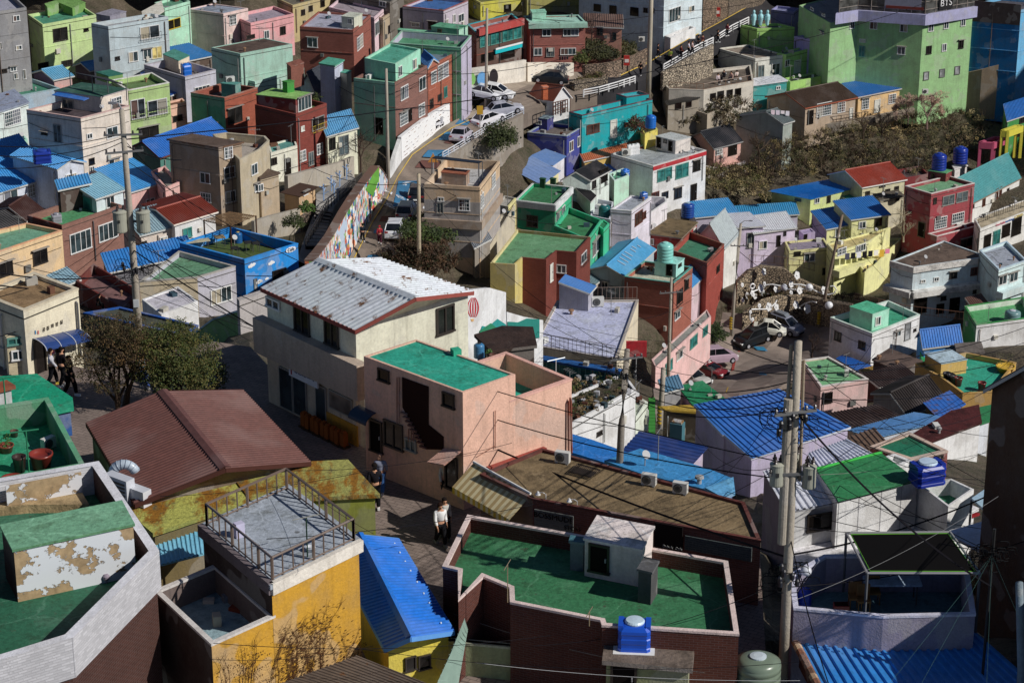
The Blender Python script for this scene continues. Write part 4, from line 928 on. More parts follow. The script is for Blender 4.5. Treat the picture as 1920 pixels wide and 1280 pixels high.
def onwall(H, i, reg, p, off=.03):
 A,B = H.P[i], H.P[(i+1)%len(H.P)]; u=(B-A); u.z=0; u.normalize(); n=Vector((u.y,-u.x,0)); n = n if n.dot(A-CAM)<0 else -n
 return hit_plane(S(reg,p), A, n)+n*off, u, n
for ch,(x,y) in zip('공중화장실', [(312,1218),(342,1208),(374,1192),(406,1180),(438,1165)]):
 P_,u_,n_ = onwall(bath,1,'A2',(x,y)); text3(ch,P_,u_,UZ,.2,'3a322c',bath.root)
for x,c in ((252,'4a78a8'),(272,'c06a6a')):
 P_,u_,n_ = onwall(bath,1,'A2',(x,1240)); mbx=MB(); mbx.box(P_,u_*.03,n_*.01,UZ*.055,M('plain',c)); mbx.lathe(P_+UZ*.085-n_*.01,[(.028,0),(.028,.02)],M('plain',c),10,n_); mbx.build('restroom_symbol',bath.root)
P0,u_,n_ = onwall(bath,1,'A3',(235,60)); P1,_,_ = onwall(bath,1,'A3',(555,-10)); mbx=MB(); aw=M('gloss','22366e')
for j in range(8):
 a0,a1=j*math.pi/16,(j+1)*math.pi/16
 o0=n_*(.75*math.sin(a0))+UZ*(.38*math.cos(a0)-.35); o1=n_*(.75*math.sin(a1))+UZ*(.38*math.cos(a1)-.35)
 mbx.face([P0+o0,P0+o1,P1+o1,P1+o0],aw); mbx.face([P0+o0*.97,P1+o0*.97,P1+o1*.97,P0+o1*.97],aw)
for t in (0,.33,.66,1): mbx.tube([P0.lerp(P1,t)+n_*(.77*math.sin(k*math.pi/16))+UZ*(.4*math.cos(k*math.pi/16)-.35) for k in range(9)],.018,M('gloss','c0c4cc'),5)
mbx.build('awning',bath.root)
add_window(bath,1,285,195,85,290,'o','A3'); add_window(bath,1,425,180,70,220,'D','A3'); add_window(bath,1,365,140,40,60,'W','A3')
P_,u_,n_=onwall(bath,1,'A3',(362,138),.1); mbx=MB(); mbx.box(P_,u_*.13,n_*.01,UZ*.14,M('plain','d0508a')); mbx.build('pink_notice',bath.root)
kp = house('small tan brick annex with white window in front of the toilet block', 'A3', [(28,22),(45,48),(240,22)], 335, 'cbbd9c', mat='plaster', cols={1:('brick','cbbd9c')}, floor='b0a48c', par=.1, ext=1, wins=[(1,130,172,98,76,'w'),(1,115,72,132,58,'t')])
cf = house('bright blue cafe with painted clouds and artificial grass roof terrace', 'A2', [(1290,598),(1757,720),(2141,602),(1655,482)], 975, '1b82d8', cols={0:'165ea8'}, floor='4a5a2a', par=.8, cop='1b82d8',
  wins=[(1,2006,820,100,76,'o'),(1,1835,905,24,110,'s')])
for (x,y,r) in ((1802,760,1),(1858,875,1),(1914,852,.6),(1946,740,1),(1862,875,.8),(1820,748,.6)):
 P_,u_,n_=onwall(cf,1,'A2',(x,y),.02); mbx=MB(); m=M('plain','e4ecf2')
 for dx,dz,rr in ((0,0,.16),(.17,.03,.13),(-.18,-.02,.12),(.05,.1,.11),(.3,0,.08)): mbx.lathe(P_+u_*dx*r+UZ*dz*r,[(rr*r,0),(rr*r,.02+.003*rr)],m,14,n_)
 mbx.build('painted_cloud',cf.root)
P_,u_,n_=onwall(cf,1,'A2',(2085,642),.03); mbx=MB()
for dx,rr in ((-.32,.17),(-.1,.22),(.12,.22),(.34,.17)): mbx.lathe(P_+u_*dx,[(rr,0),(rr,.05)],M('plain','dfe6ea'),18,n_)
mbx.build('cloud_sign',cf.root); text3('Cafe',P_+n_*.07,u_,UZ,.38,'23304a',cf.root)
pg=thing('pergola','brown wooden pergola over the grass roof terrace of the blue cafe','pergola',at_z(S('A2',(1655,640)),cf.floor))
zt=up_z(at_z(S('A2',(1655,642)),cf.floor),S('A2',(0,470))[1]); C4=[at_z(S('A2',p),zt) for p in ((1465,430),(1655,474),(1838,400),(1655,372))]
for p in C4: mbx=MB(); mbx.tube([Vector((p.x,p.y,cf.floor)),p],.07,M('wood','4a3020'),6); mbx.build('post',pg)
mbx=MB();
for j in range(13): a=C4[0].lerp(C4[1],j/12); b=C4[3].lerp(C4[2],j/12); mbx.tube([a,b],.035,M('wood','6a5238'),4)
for j in range(5): a=C4[0].lerp(C4[3],j/4); b=C4[1].lerp(C4[2],j/4); mbx.tube([a-UZ*.06,b-UZ*.06],.05,M('wood','6a5238'),4)
mbx.build('slatted_top',pg)
def table(label,P,w,l,h,col,ang,leg=True,group='terrace tables'):
 t=thing('table',label,'table',P,group); e=Vector((math.cos(ang),math.sin(ang),0)); f=Vector((-e.y,e.x,0)); mbx=MB(); mbx.box(P+UZ*h,e*l/2,f*w/2,UZ*.03,M('wood',col)); mbx.build('tabletop',t)
 for a in (-1,1):
  for b in (-1,1): mbx=MB(); mbx.tube([P+e*(a*l*.42)+f*(b*w*.4),P+e*(a*l*.42)+f*(b*w*.4)+UZ*h],.025,M('gloss','4a4a4a'),4); mbx.build('leg',t)
 return t
table('long pale bench table at the green side of the cafe terrace', at_z(S('A2',(1420,640)),cf.floor), .7,2.0,.7,'b0aa90',.35)
table('small square table under the cafe pergola', at_z(S('A2',(1580,615)),cf.floor), .8,.8,.75,'8a7a5c',.4)
tank(at_z(S('A2',(1712,592)),cf.floor), .35,.9,'blue drum with wooden lid on the cafe terrace','1c4f8a','c9b060')
for i,(x,y) in enumerate(((1785,650),(1838,655),(1690,690))): table(('dark round cafe table at the terrace edge','dark cafe table in the terrace corner','dark cafe table by the blue parapet')[i], at_z(S('A2',(x,y)),cf.floor), .6,.6,.7,'2a2a2a',.4)
gw,_,_,_=wall_strip('green garden wall with maroon arcade strip beside the plain grey house','A2',[(1345,1290,1330,150),(1540,1150,1330,147),(1700,1095,1330,145),(1800,1080,1330,143)],'7fa86a',cop='b0d0dc')
gb = house('low grey wall block with tile coping left of the tin-roofed hall','A2',[(1700,990),(1720,1010),(1916,940),(1900,925)],1300,'a8a2a0',floor='4a4644',par=.1,d=141)
ch = house('beige modern house with brown balcony bands and white lattice windows', 'B2', [(1247,172),(1646,196),(1790,6)], 700, 'c8ac8c', cols={0:'70584c'}, floor='b0b0b0', par=.9,
  wins=[(1,1742,150,26,100,'g'),(1,1660,290,22,100,'g')])
mbx=MB(); inn=inset(ch.P,.28);
mbx.prism([(p.x,p.y) for p in inset(ch.P,-.02)], ch.zb+2.9, ch.z-1.5, M('plaster','a29c98')); mbx.build('lower_storeys',ch.root)
mbx=MB(); op=inset(ch.P,-.25); mbx.prism([(p.x,p.y) for p in op], ch.z-4.1, ch.z-3.3, M('plaster','a08c7a')); mbx.build('balcony_band',ch.root)
mbx=MB(); mbx.prism([(p.x,p.y) for p in op], ch.z-1.45, ch.z-.02, M('plaster','a58468'));  # outer band shell below parapet top
mbx.prism([(p.x,p.y) for p in op], ch.z-1.46, ch.z-1.40, M('plaster','8a7060')); mbx.build('parapet_band',ch.root) if False else None
add_window(ch,0,1535,322,82,86,'g'); add_window(ch,0,1367,282,46,32,'w'); add_window(ch,0,1362,345,50,80,'G')
hut(ch, 'B2', [(1370,88),(1548,105),(1572,76)], 190, 'a08876', cols={0:'7a6256'}, floor='9a5a40', name='stair_hut', trim='8a5040')
canopy('black slatted sunshade on posts over the beige house terrace','B2',[(1300,-14),(1640,22),(1665,8),(1330,-30)],ch.z+1.35,M('gloss','202226'),zl=ch.floor)
house('little brown hut with dark flat roof beside the steps','B2',[(243,232),(346,254),(462,196)],376,'c2a27c',cols={0:'5a4636'},kind='slab',roof='4a3830',rk='plain',rh=.01,ov=.3,wins=[(1,392,238,32,30,'w')])
house('brown garage box under the khaki terrace with white window','B2',[(-20,100),(70,128),(200,92)],345,'b5a288',floor='5a4a40',par=0,wins=[(1,70,198,38,54,'w')])
wall_strip('grey concrete retaining wall above the painted stairs','B2',[(270,115,210),(420,75,185),(640,20,130),(745,-25,80)],'a8a092',t=.4,cop=None)
wall_strip('stained concrete yard wall left of the brown hut','B2',[(30,440,530),(150,400,520),(358,350,470)],'a0988a',t=.3)
house('lower planter wall of stacked stone beside the steps','B2',[(355,400),(362,412),(465,352)],470,'7a6a5c',mat='stone',floor='3f5a24',fk='soil',par=.08)
g2 = house('emerald green house with white fascia and dark green roof', 'C2', [(98,290),(386,324),(510,196)], 530, '2ea678', cols={0:'1c7a54'}, floor='38704a', par=.4, cop='c8ccc8',
  wins=[(0,223,440,82,86,'d'),(1,403,422,24,98,'w'),(1,443,375,22,90,'w')])
mbx=MB();
for i_,c_ in ((0,'a4a8a8'),(1,'d4d8da')):
 A,B=g2.P[i_],g2.P[i_+1]; uu=(B-A).normalized(); nn=Vector((uu.y,-uu.x,0)); mbx.box((A+B)/2+nn*.06-UZ*.35,(B-A)/2+uu*.04,nn*.06,UZ*.34,M('plaster',c_))  # one white fascia in two tones, the left greyed to paint its shade
mbx.build('white_fascia',g2.root)
for x in (298,372): hut(g2,'C2',[(x-22,135),(x+14,140),(x+22,132)],205,'1c4a2c',name='green_tank')
house('lower emerald green wing with terrace and white shutters', 'C2', [(378,470),(624,570),(722,430)], 800, '34b084', cols={0:'1c7a54'}, floor='3a7a50', par=.55, wins=[(1,680,615,52,105,'w')])
house('tall emerald party wall right of the green wing','C2',[(690,470),(735,500),(776,455)],760,'3cb88a',floor='2a7a54',par=.1)
yg = house('L-shaped brick and ochre house with broad green roof', 'C2', [(-80,740),(98,750),(152,700),(322,716),(398,652),(540,664),(641,552),(112,496)], 990, '7a3a2e', fi=1,
  cols={0:('plaster','b5a460'),1:('plaster','c8b86c'),6:('plaster','8a7a50'),7:('plaster','cfc08a')}, mat='brick', floor='5f8f68', par=.3, wins=[(5,590,700,38,72,'b'),(4,432,782,70,62,'w'),(3,357,810,22,128,'W')])
house('small ochre porch with flat roof in front of the brick wall','C2',[(108,818),(266,852),(302,826)],1010,'7a3a2e',cols={0:'6a4a2c'},floor='c8b878',par=.05,wins=[(0,185,925,120,120,'o')])
house('cream yellow garden wall block below the brick house','C2',[(190,925),(262,938),(418,882)],1012,'e0d490',floor='b8ac70',par=.1)
house('cream-grey stair wall between the beige and the green houses','B2',[(1660,640),(1688,668),(1900,330),(1850,300)],700,'c2b8a2',floor='9a9488',par=.4)
house('grey and pale yellow pillar block left of the emerald house','B2',[(1765,318),(1852,336),(1908,272)],620,'a8a49a',cols={1:'d8cf90'},floor='a09c94',par=.2)
lw = house('lavender-white flat house with barred brown window', 'C2', [(785,356),(936,368),(1078,268)], 640, 'd4cfe2', cols={0:'b8c4c8'}, floor='9aa0aa', par=.15, cop='e0dee8', wins=[(1,985,415,54,92,'r'),(1,1027,395,20,54,'r')])
house('curved white terrace wall wing of the lavender-white house', 'C2', [(905,440),(946,466),(1192,300),(1180,268),(1060,262)], 615, 'dad6e6', floor='7a7c84', par=.8, cop='e4e2ea')
q=house('white annex with teal tank left of the lavender-white house','C2',[(640,400),(782,428),(806,300)],560,'c9cdd8',cols={0:'b0b8c0'},floor='8a8c92',par=.5)
tank(at_z(S('C2',(740,415)), q.floor), .65, 1.5, 'teal round tank with white foil lid on the white annex', '1f5f60', 'c0c8cc')
boxtank(at_z(S('C2',(1023,278)), lw.floor), .7,.7,.7, 'blue cube tank on the lavender-white roof', .5, '1f55a8','2a60b4')
barn = house('grey-blue barn-shaped house with faded blue roof marked with white lines', 'C2', [(632,778),(888,828),(1097,637)], 950, 'a4b4bc', cols={0:'7d939c'}, kind='gable', apex=752, roof='4a8cc0', sp=.9, rh=.02, rx=.0, wins=[(0,745,900,50,60,'w'),(1,905,850,60,30,'w')])
mbx=MB(); P_=barn.P; m0=P_[1].lerp(P_[0],.5)+UZ*barn.rise; m1=P_[2].lerp(P_[3],.5)+UZ*barn.rise; nrm=(P_[2]-P_[1]).cross(m0-P_[1]).normalized(); nrm=nrm if nrm.z>0 else -nrm
for t,s0,s1 in ((.22,.35,.8),(.32,.35,.85),(.42,.35,.9),(.52,.45,.9),(.66,.5,.8),(.74,.6,.85),(.84,.5,.7)):
 a=P_[1].lerp(P_[2],t); b=m0.lerp(m1,t); c=a.lerp(b,(s0+s1)/2)+nrm*.06; mbx.box(c,(b-a)*(s1-s0)/2,(P_[2]-P_[1]).normalized()*.06,nrm*.01,M('plain','aebcc8'))
mbx.build('roof_mark',barn.root)
house('black-tiled house with peeling white wall', K3, [(285,1008),(440,1008),(548,952)], 1120, 'd0dcd4', kind='gable', apex=962, roof='202226', sp=.22, wins=[(1,460,1035,22,50,'d'),(1,515,985,42,80,'o')])
house('lower black-tiled lean-to of the peeling white house','C2',[(500,205),(640,290),(672,255)],330,'c4d4cc',kind='gable',fr=1.0,apex=165,roof='202226',sp=.22)
q=house('mint and yellow corner house with blue box on its roof','C2',[(770,100),(812,152),(918,112)],250,'b4e0c4',floor='5a9a80',par=.4,cop='c0e8d0')
boxtank(at_z(S('C2',(890,112)), q.floor),.8,.8,.7,'small bright blue tank on the mint corner house',.5,'1f62c4','2a70d0')
house('house under a crumpled bright blue tarpaulin roof','C1',[(535,1150),(800,1245),(892,1195)],1300,'a8c8b8',kind='gable',apex=1128,roof='2468c0',sp=.6,rh=.1)
house('periwinkle-roofed house with white gable beside the navy house',K3,[(62,902),(226,928),(294,880),(190,843)],1010,'d4d2e0',d=270,fi=1,kind='slab',roof='6a86c4',sp=.3,rh=.02)
house('faded violet-blue roofed house with cream wall and green edge',K3,[(26,962),(168,1036),(262,962),(110,885)],1110,'dcd4a0',d=263,fi=1,kind='slab',roof='7488c0',sp=.8,rh=.02)
rr = house('dark red house with mossy flat roof', 'C2', [(1008,522),(1292,560),(1406,448)], 715, 'b03a38', cols={0:'6a2824'}, floor='6a5a40', fk='dirty', par=.0, trim='8a8478', wins=[(0,1072,585,52,46,'w'),(1,1318,590,26,86,'w'),(1,1384,540,18,104,'W')])
bt2 = house('red brick house with green roof garden and crenellated parapet', 'C2', [(1222,648),(1478,742),(1602,604)], 1150, 'a4483c', mat='brick', cols={0:('brick','5a2c26')}, floor='3f7a60', par=.7, cop='7a4a3c', wins=[(1,1555,780,20,50,'d')])
bm = house('dark brick house with mint rooftop hut and mint tank', 'C2', [(885,838),(1240,884),(1374,770)], 1330, 'a86250', mat='brick', cols={0:('brick','5a302a')}, floor='b8b8a4', par=.45, cop='5fa89c',
  wins=[(1,1280,985,42,110,'d'),(1,1328,890,28,80,'d'),(1,1262,1112,38,60,'w')])
hm = hut(bm, 'C2', [(1102,728),(1256,750),(1314,706)], 850, 'a4dcd4', cols={0:'7fb8b4'}, floor='9ad4cc', trim='a4dcd4', name='mint_hut', wins=[(0,1207,790,46,84,'D'),(1,1280,755,22,24,'d')])
tank(at_z(S('C2',(1176,728)), hm.z), .8, 2.0, 'tall mint tank on the mint rooftop hut', '7fc4bc', '9ad8d0')
house('grey pitched asbestos roof house with white striped side wall','C2',[(1392,575),(1602,624),(1704,524)],880,'d8d8d4',cols={0:'7a6a62'},kind='gable',ax='R',apex=452,roof='9aa4a8',sp=.5,rh=.02)
house('lean-to with small light blue roof beside the dark brick house','C2',[(1300,870),(1358,915),(1450,830)],1060,'d0b8c0',kind='gable',fr=1.0,apex=800,roof='4a88c4')
sf = house('pink and mint shopfront row stepping down the steep lane',(860,380,3),[(1085,880),(1108,925),(1420,640)],1000,'e4b4b0',floor='8a8a84',par=.1,d=216,wins=[(1,1180,920,40,60,'t'),(1,1240,855,34,50,'w'),(1,1320,780,40,60,'t'),(1,1385,720,26,50,'t')])
house('blue ribbed roof shed by the stone wall','C2',[(1325,318),(1402,408),(1696,378)],460,'b0a8b8',kind='gable',fr=1.0,apex=300,roof='3f8ccc',cols={0:'8a7a70'})
tank(G(S('C2',(1338,425)))+UZ*.3,.75,1.7,'dark blue round tank beside the small blue ribbed shed','1d3f8c','8a9ab0')
house('long teal-blue roofed house behind the white corrugated roofs','C2',[(1680,345),(1705,412),(2130,384)],490,'c8c4d8',kind='gable',fr=1.0,apex=328,roof='3a86bc')
lv = house('lilac house with white corrugated roof and entrance porch','C2',[(1590,402),(1702,480),(1882,468)],745,'cfc0d8',cols={0:'a496b0'},kind='gable',fr=1.0,apex=385,roof='d0d2de',wins=[(1,1795,575,62,110,'G'),(1,1797,487,24,16,'o')])
house('lilac house with longer white corrugated roof and dark door','D2',[(-95,430),(-20,520),(272,482)],770,'d2c4dc',cols={0:'a496b0'},kind='gable',fr=1.0,apex=405,roof='d4d6e0',wins=[(1,152,580,28,80,'D'),(1,198,528,18,30,'d'),(1,40,610,60,60,'w')])
house('lime cottage with vivid blue ribbed roof under the scrubby slope','D2',[(100,224),(382,278),(674,206),(590,132)],365,'cfdf90',kind='slab',roof='1f78cc',wins=[(1,428,292,36,40,'w'),(1,512,282,26,50,'d'),(0,292,286,46,20,'d')])
house('greenish cream house with red hipped tile roof','D2',[(520,98),(756,188),(1060,132)],300,'ccc8a4',cols={0:'8a9a84'},kind='gable',apex=72,roof='9a4030',trim='dcdcd8',sp=.18,rh=.05,wins=[(1,898,182,42,26,'d'),(1,936,222,34,30,'d'),(1,1000,206,30,36,'d'),(1,792,238,30,30,'d')])
house('teal sheet roofed lean-to between the blue and red roofs','D2',[(560,240),(680,290),(800,270)],330,'8ab090',kind='gable',fr=1.0,apex=232,roof='3f8a74')
house('cream box house with two tiny windows right of the blue-roofed yellow house','D2',[(838,248),(884,288),(1052,256)],478,'cfc6aa',floor='5a5248',par=0,trim='6a6458',wins=[(1,925,286,26,20,'d'),(1,1005,282,26,20,'d')])
mr = house('maroon two-storey house with green roof and white coping','D2',[(1062,188),(1250,244),(1562,168)],588,'9a4048',cols={0:'5c2a2c'},floor='6fa07a',par=.35,cop='d0c4c0',
  wins=[(1,1276,293,22,46,'d'),(1,1372,288,84,70,'G'),(1,1470,264,80,72,'G'),(1,1316,450,86,82,'g'),(1,1440,415,86,74,'g'),(0,1180,500,50,110,'D')])
ac_unit('D2',(1445,500),'unit on the maroon wall beside the lattice window',60,P=onwall(mr,1,'D2',(1445,500),.25)[0],ang=.3)
hm2 = hut(mr,'D2',[(1228,76),(1356,96),(1398,74)],158,'7a2f34',floor='5a9a6a',trim='5f9a70',name='tank_hut',wins=[(0,1262,115,26,40,'d')])
tank(at_z(S('D2',(1303,68)), hm2.z),.85,2.0,'deep blue tank on the maroon roof hut','1a2f8c','2a3f9c')
tank(at_z(S('D1',(1455,1170)), hm2.z+.2),.85,2.0,'deep blue tank on the white plinth behind the maroon house','1a2f8c','2a3f9c')
house('white tank plinth behind the maroon house','D1',[(1405,1190),(1420,1212),(1512,1185)],1240,'d8d4d4',par=0,floor='d0cccc')
house('maroon rear wing with cluttered roof','D2',[(1000,70),(1065,130),(1235,100)],180,'7a3034',floor='5a4a4a',par=.4)
house('maroon lower annex with white coping','D2',[(1225,530),(1290,550),(1605,468)],650,'9a4048',floor='8a5a50',par=.5,cop='d8ccc8',wins=[(1,1500,592,82,62,'d')])
house('long white house with teal ribbed gable roof','D2',[(1335,218),(1532,306),(1886,122)],430,'e0dcd8',cols={0:'8aa0a0'},kind='gable',apex=132,roof='4f9498',trim='8a7a6c',wins=[(1,1626,300,20,62,'r'),(1,1720,242,18,70,'r'),(1,1746,228,16,70,'r'),(1,1545,332,22,30,'d'),(1,1800,212,14,18,'d')])
shp = house('white shop with coloured lettering under a concrete terrace','D2',[(1560,420),(1602,496),(1975,352)],660,'dcdad6',floor='b3a68c',fk='dirty',par=.1,wins=[(1,1650,590,48,110,'o'),(1,1716,565,50,120,'t'),(1,1785,505,56,90,'o'),(1,1860,478,66,120,'o')])
for s_,x,y,c in (('OverTable',1745,458,'c04a6a'),('workshop',1812,432,'2a5fb0'),('CORNER',1875,402,'b8a020')):
 P_,u_,n_=onwall(shp,1,'D2',(x,y),.04); text3(s_,P_,u_,UZ,.42,c,shp.root)
wb = house('weathered pale blue two-storey house with stained concrete eaves','D2',[(963,724),(1122,770),(1662,692),(1338,578)],1130,'c4d4da',cols={0:'9aa6a8'},floor='64544a',fk='dirty',par=.12,
  wins=[(1,1407,826,54,50,'d'),(1,1556,800,50,58,'r'),(1,1286,856,36,32,'w'),(1,1190,870,34,24,'w'),(1,1170,1042,92,112,'o'),(1,1415,1042,72,108,'D'),(1,1561,940,28,38,'d'),(1,1336,992,40,32,'d'),(1,1312,1066,56,70,'o')])
mbx=MB(); op=inset(wb.P,-.12); z_=wb.z; mbx.prism([(p.x,p.y) for p in op],z_-.62,z_-.01,M('dirty','d0ccc4')); mbx.build('stained_eave',wb.root) if False else None
for i_ in (0,1):
 A,B=wb.P[i_],wb.P[i_+1]; uu=(B-A).normalized(); nn=Vector((uu.y,-uu.x,0)); mbx=MB(); mbx.box((A+B)/2+nn*.1-UZ*.3,(B-A)/2+uu*.1,nn*.1,UZ*.32,M('dirty','d0ccc6')); mbx.build('stained_eave',wb.root)
 mbx=MB(); zz=up_z(Vector(A if i_ else B),S('D2',(0,955))[1]); mbx.box(Vector(((A.x+B.x)/2,(A.y+B.y)/2,zz))+nn*.45,(B-A)/2+uu*.3,nn*.45,UZ*.32,M('dirty','cfcdc8')); mbx.build('balcony_slab',wb.root)
pbh = house('pale blue flat house with grey roof at the right edge','D2',[(1595,648),(1735,790),(1935,722)],1050,'c6dae6',cols={0:'8aa6b8'},floor='9aa0ac',par=.3,cop='b4cad8',wins=[(1,1761,862,58,66,'w'),(1,1840,840,58,66,'w'),(1,1790,990,60,40,'w')])
A,B=pbh.P[1],pbh.P[2]; uu=(B-A).normalized(); nn=Vector((uu.y,-uu.x,0)); zz=up_z(Vector(A),S('D2',(0,965))[1]); mbx=MB(); mbx.box(Vector(((A.x+B.x)/2,(A.y+B.y)/2,zz))+nn*.4,(B-A)/2,nn*.4,UZ*.35,M('plaster','c6dae6')); mbx.build('balcony_band',pbh.root)
gr = house('green-roofed house with mural-painted wall cut by the right edge','D2',[(1488,1050),(1575,1185),(1980,1130),(1916,985)],1330,'d0d8cc',cols={0:'3a8a4c',1:'dfe4dc'},floor='4f9a62',par=.6,cop='2f8a44')
tank(at_z(S('D2',(1830,1165)), gr.floor),.8,1.3,'pale round tank with foil lid on the green roof at the right edge','6a8a8c','c4c8d0')
mw = house('white and mint house with teal roof deck and mint stair hut','D2',[(524,1132),(826,1248),(1168,1112),(940,1010)],1420,'e4e6e2',cols={0:'a494b4'},floor='3f9a78',par=.55,cop='c9dcd0',wins=[(0,580,1266,50,70,'d'),(0,752,1331,52,62,'d'),(1,1007,1248,46,42,'w'),(1,1130,1220,18,22,'d'),(1,1078,1230,40,120,'s')])
hut(mw,'D2',[(666,1052),(828,1106),(948,1066)],1230,'a4dcc4',cols={0:'5fa890'},floor='4fae88',trim='a8d8c4',name='stair_hut',z0=mw.floor,wins=[(1,865,1155,38,62,'w')])
yA = house('cream yellow upper house with big royal blue ribbed roof','D2',[(552,330),(680,422),(944,386)],650,'e8da9c',kind='gable',fr=1.0,apex=290,roof='2f6cb8',cols={0:'c0b07c'},wins=[(1,753,466,52,52,'w'),(1,869,445,52,60,'d'),(1,912,566,44,66,'G')])
yB = house('cream yellow house with smaller royal blue roof and lilac side','D2',[(392,392),(500,490),(682,456)],660,'e8da9c',cols={0:'a898b8'},kind='gable',fr=1.0,apex=362,roof='2c64ac',wins=[(1,575,520,34,60,'w')])
house('lilac stair hut on the yellow terrace','D2',[(300,505),(330,532),(416,516)],640,'a898b8',floor='9a8cac',par=.1,wins=[(1,345,565,24,66,'D')])
yC = house('cream yellow lower house with flat terrace above the flower wall','D2',[(198,585),(230,655),(520,628),(480,560)],790,'e4d698',floor='8a8090',par=.2,wins=[(1,288,672,46,32,'o'),(1,375,700,78,60,'w'),(1,478,800,24,50,'d')])
yD = house('cream yellow middle storey with laundry balcony','D2',[(500,600),(560,668),(800,585),(960,480)],935,'e8da9c',floor='c0b078',par=.2,wins=[(1,606,655,62,50,'g'),(1,740,632,72,52,'w'),(1,645,785,30,24,'d')])
yE = house('cream yellow angular wing with tall buttress wall','D2',[(700,720),(772,800),(850,752),(1040,560),(900,560)],945,'e8da9c',floor='c0b078',par=.25,wins=[(1,765,792,20,16,'d')])
for Hh,nm in ((yD,'a'),):
 A,B=Hh.P[1],Hh.P[2]; uu=(B-A).normalized(); nn=Vector((uu.y,-uu.x,0)); mbx=MB(); mbx.box((A+B)/2+nn*.5-UZ*2.3,(B-A)*.55,nn*.5,UZ*.4,M('plaster','e8da9c')); mbx.build('balcony_band',Hh.root)
def gable6(label, reg, six, ze, zr, col, base=None, roof='8a4a40', rk='metal', sp=.2, rh=.045, trim=None, rx=0, mat='plaster', cols=None, wins=(), ov=.0, cat='house', ext=1, name='house'):
 H = HObj(); H.reg = reg; E = [at_z(S(reg, six[i]), ze if i in (0, 2, 3, 5) else zr) for i in range(6)]
 eLf, rf, eRf, eRn, rn, eLn = E; c = sum(E, Vector())/6; zb = (base if base is not None else PLAT)
 H.root = thing(name, label, cat, Vector((c.x, c.y, zb))); H.z = ze; H.floor = ze
 ip = inset([eLf, eLn, eRn, eRf], .16); H.P = ip; w = MB(); ms = [M(mat, col)]*4
 if cols:
  for i, k in cols.items():
   if same_paint(k, col): k = (k[0], col) if isinstance(k, tuple) else col
   ms[i] = M(*k) if isinstance(k, tuple) else M(mat, k)
 for i in range(4):
  a, b = ip[i], ip[(i+1) % 4]
  w.face([(a.x, a.y, zb-ext), (b.x, b.y, zb-ext), (b.x, b.y, ze-.02), (a.x, a.y, ze-.02)], ms[i])
 dz = UZ*.06
 mn = rn.lerp(rf, .03); mf = rf.lerp(rn, .03)
 w.face([ip[1]-UZ*.02, ip[2]-UZ*.02, Vector((mn.x, mn.y, zr-.08))], ms[1]); w.face([ip[3]-UZ*.02, ip[0]-UZ*.02, Vector((mf.x, mf.y, zr-.08))], ms[3])
 w.build('wall', H.root)
 m = M(rk, roof, rx); r = MB(); sheet(r, eLn, eLf, rf, rn, m, sp, rh); sheet(r, eRf, eRn, rn, rf, m, sp, rh); r.build('roof', H.root)
 q = MB(); dn = (rf-rn).normalized(); sd = Vector((dn.y, -dn.x, 0)).normalized()
 for k in (-1, 1):
  e = (eRn-rn if k > 0 else eLn-rn).normalized(); q.face([rn+UZ*.09, rf+UZ*.09, rf+e*.22+UZ*.07, rn+e*.22+UZ*.07], m)
  q.face([rn+UZ*.05, rn+e*.22+UZ*.03, rf+e*.22+UZ*.03, rf+UZ*.05], m)
  q.face([rn+e*.22+UZ*.07, rf+e*.22+UZ*.07, rf+e*.22+UZ*.02, rn+e*.22+UZ*.02], m)
 q.build('ridge_cap', H.root)
 t = MB(); tm = M('plain', trim or roof)
 for a, b in ((eLn, rn), (rn, eRn), (eLn, eLf), (eRn, eRf), (eLf, rf), (rf, eRf)):
  dd = b-a; s_ = Vector((-dd.y, dd.x, 0)).normalized(); t.box((a+b)/2-UZ*.07, dd/2, s_*.03, UZ*.08, tm)
 t.build('fascia', H.root)
 for wn in wins: add_window(H, *wn)
 REG.append((label, H)); return H
P_ = PLAT
hall = gable6('cream tin-clad hall with long rust-streaked white corrugated roof above the shaded street', 'B2', [(72,920),(488,715),(918,700),(1602,945),(1185,990),(750,1225)], PLAT+5.0, PLAT+6.2, 'ddd8c0', roof='c8ccd2', rx=.6, sp=.27, rh=.06, trim='8f4a42',
   cols={0:('plaster','b5a294'),1:('siding','e2ddc6')}, wins=[(1,1395,1145,128,200,'d'),(0,165,1030,96,72,'w'),(0,372,1150,110,190,'d'),(0,585,1235,100,200,'d')])
A,B = hall.P[0],hall.P[1]; uu=(B-A); uu.z=0; uu.normalize(); nn=Vector((uu.y,-uu.x,0)); nn = nn if nn.dot(A-CAM)<0 else -nn
mbx=MB(); zc=PLAT+2.9; mbx.box(Vector(((A.x+B.x)/2,(A.y+B.y)/2,zc+.1))+nn*.25+uu*.15, (B-A)/2+uu*.5, nn*.25, UZ*.75, M('plaster','b3a292')); mbx.build('concrete_ledge',hall.root)
mbx=MB(); mbx.box(Vector(((A.x+B.x)/2,(A.y+B.y)/2,PLAT+1.15)), (B-A)/2, nn*.1, UZ*1.15, M('plaster','c9bca8')); mbx.box(Vector((A.lerp(B,.8).x,A.lerp(B,.8).y,PLAT+.45))+nn*.12, (B-A)*.22, nn*.03, UZ*.45, M('plaster','c08a20')); mbx.build('street_front',hall.root)
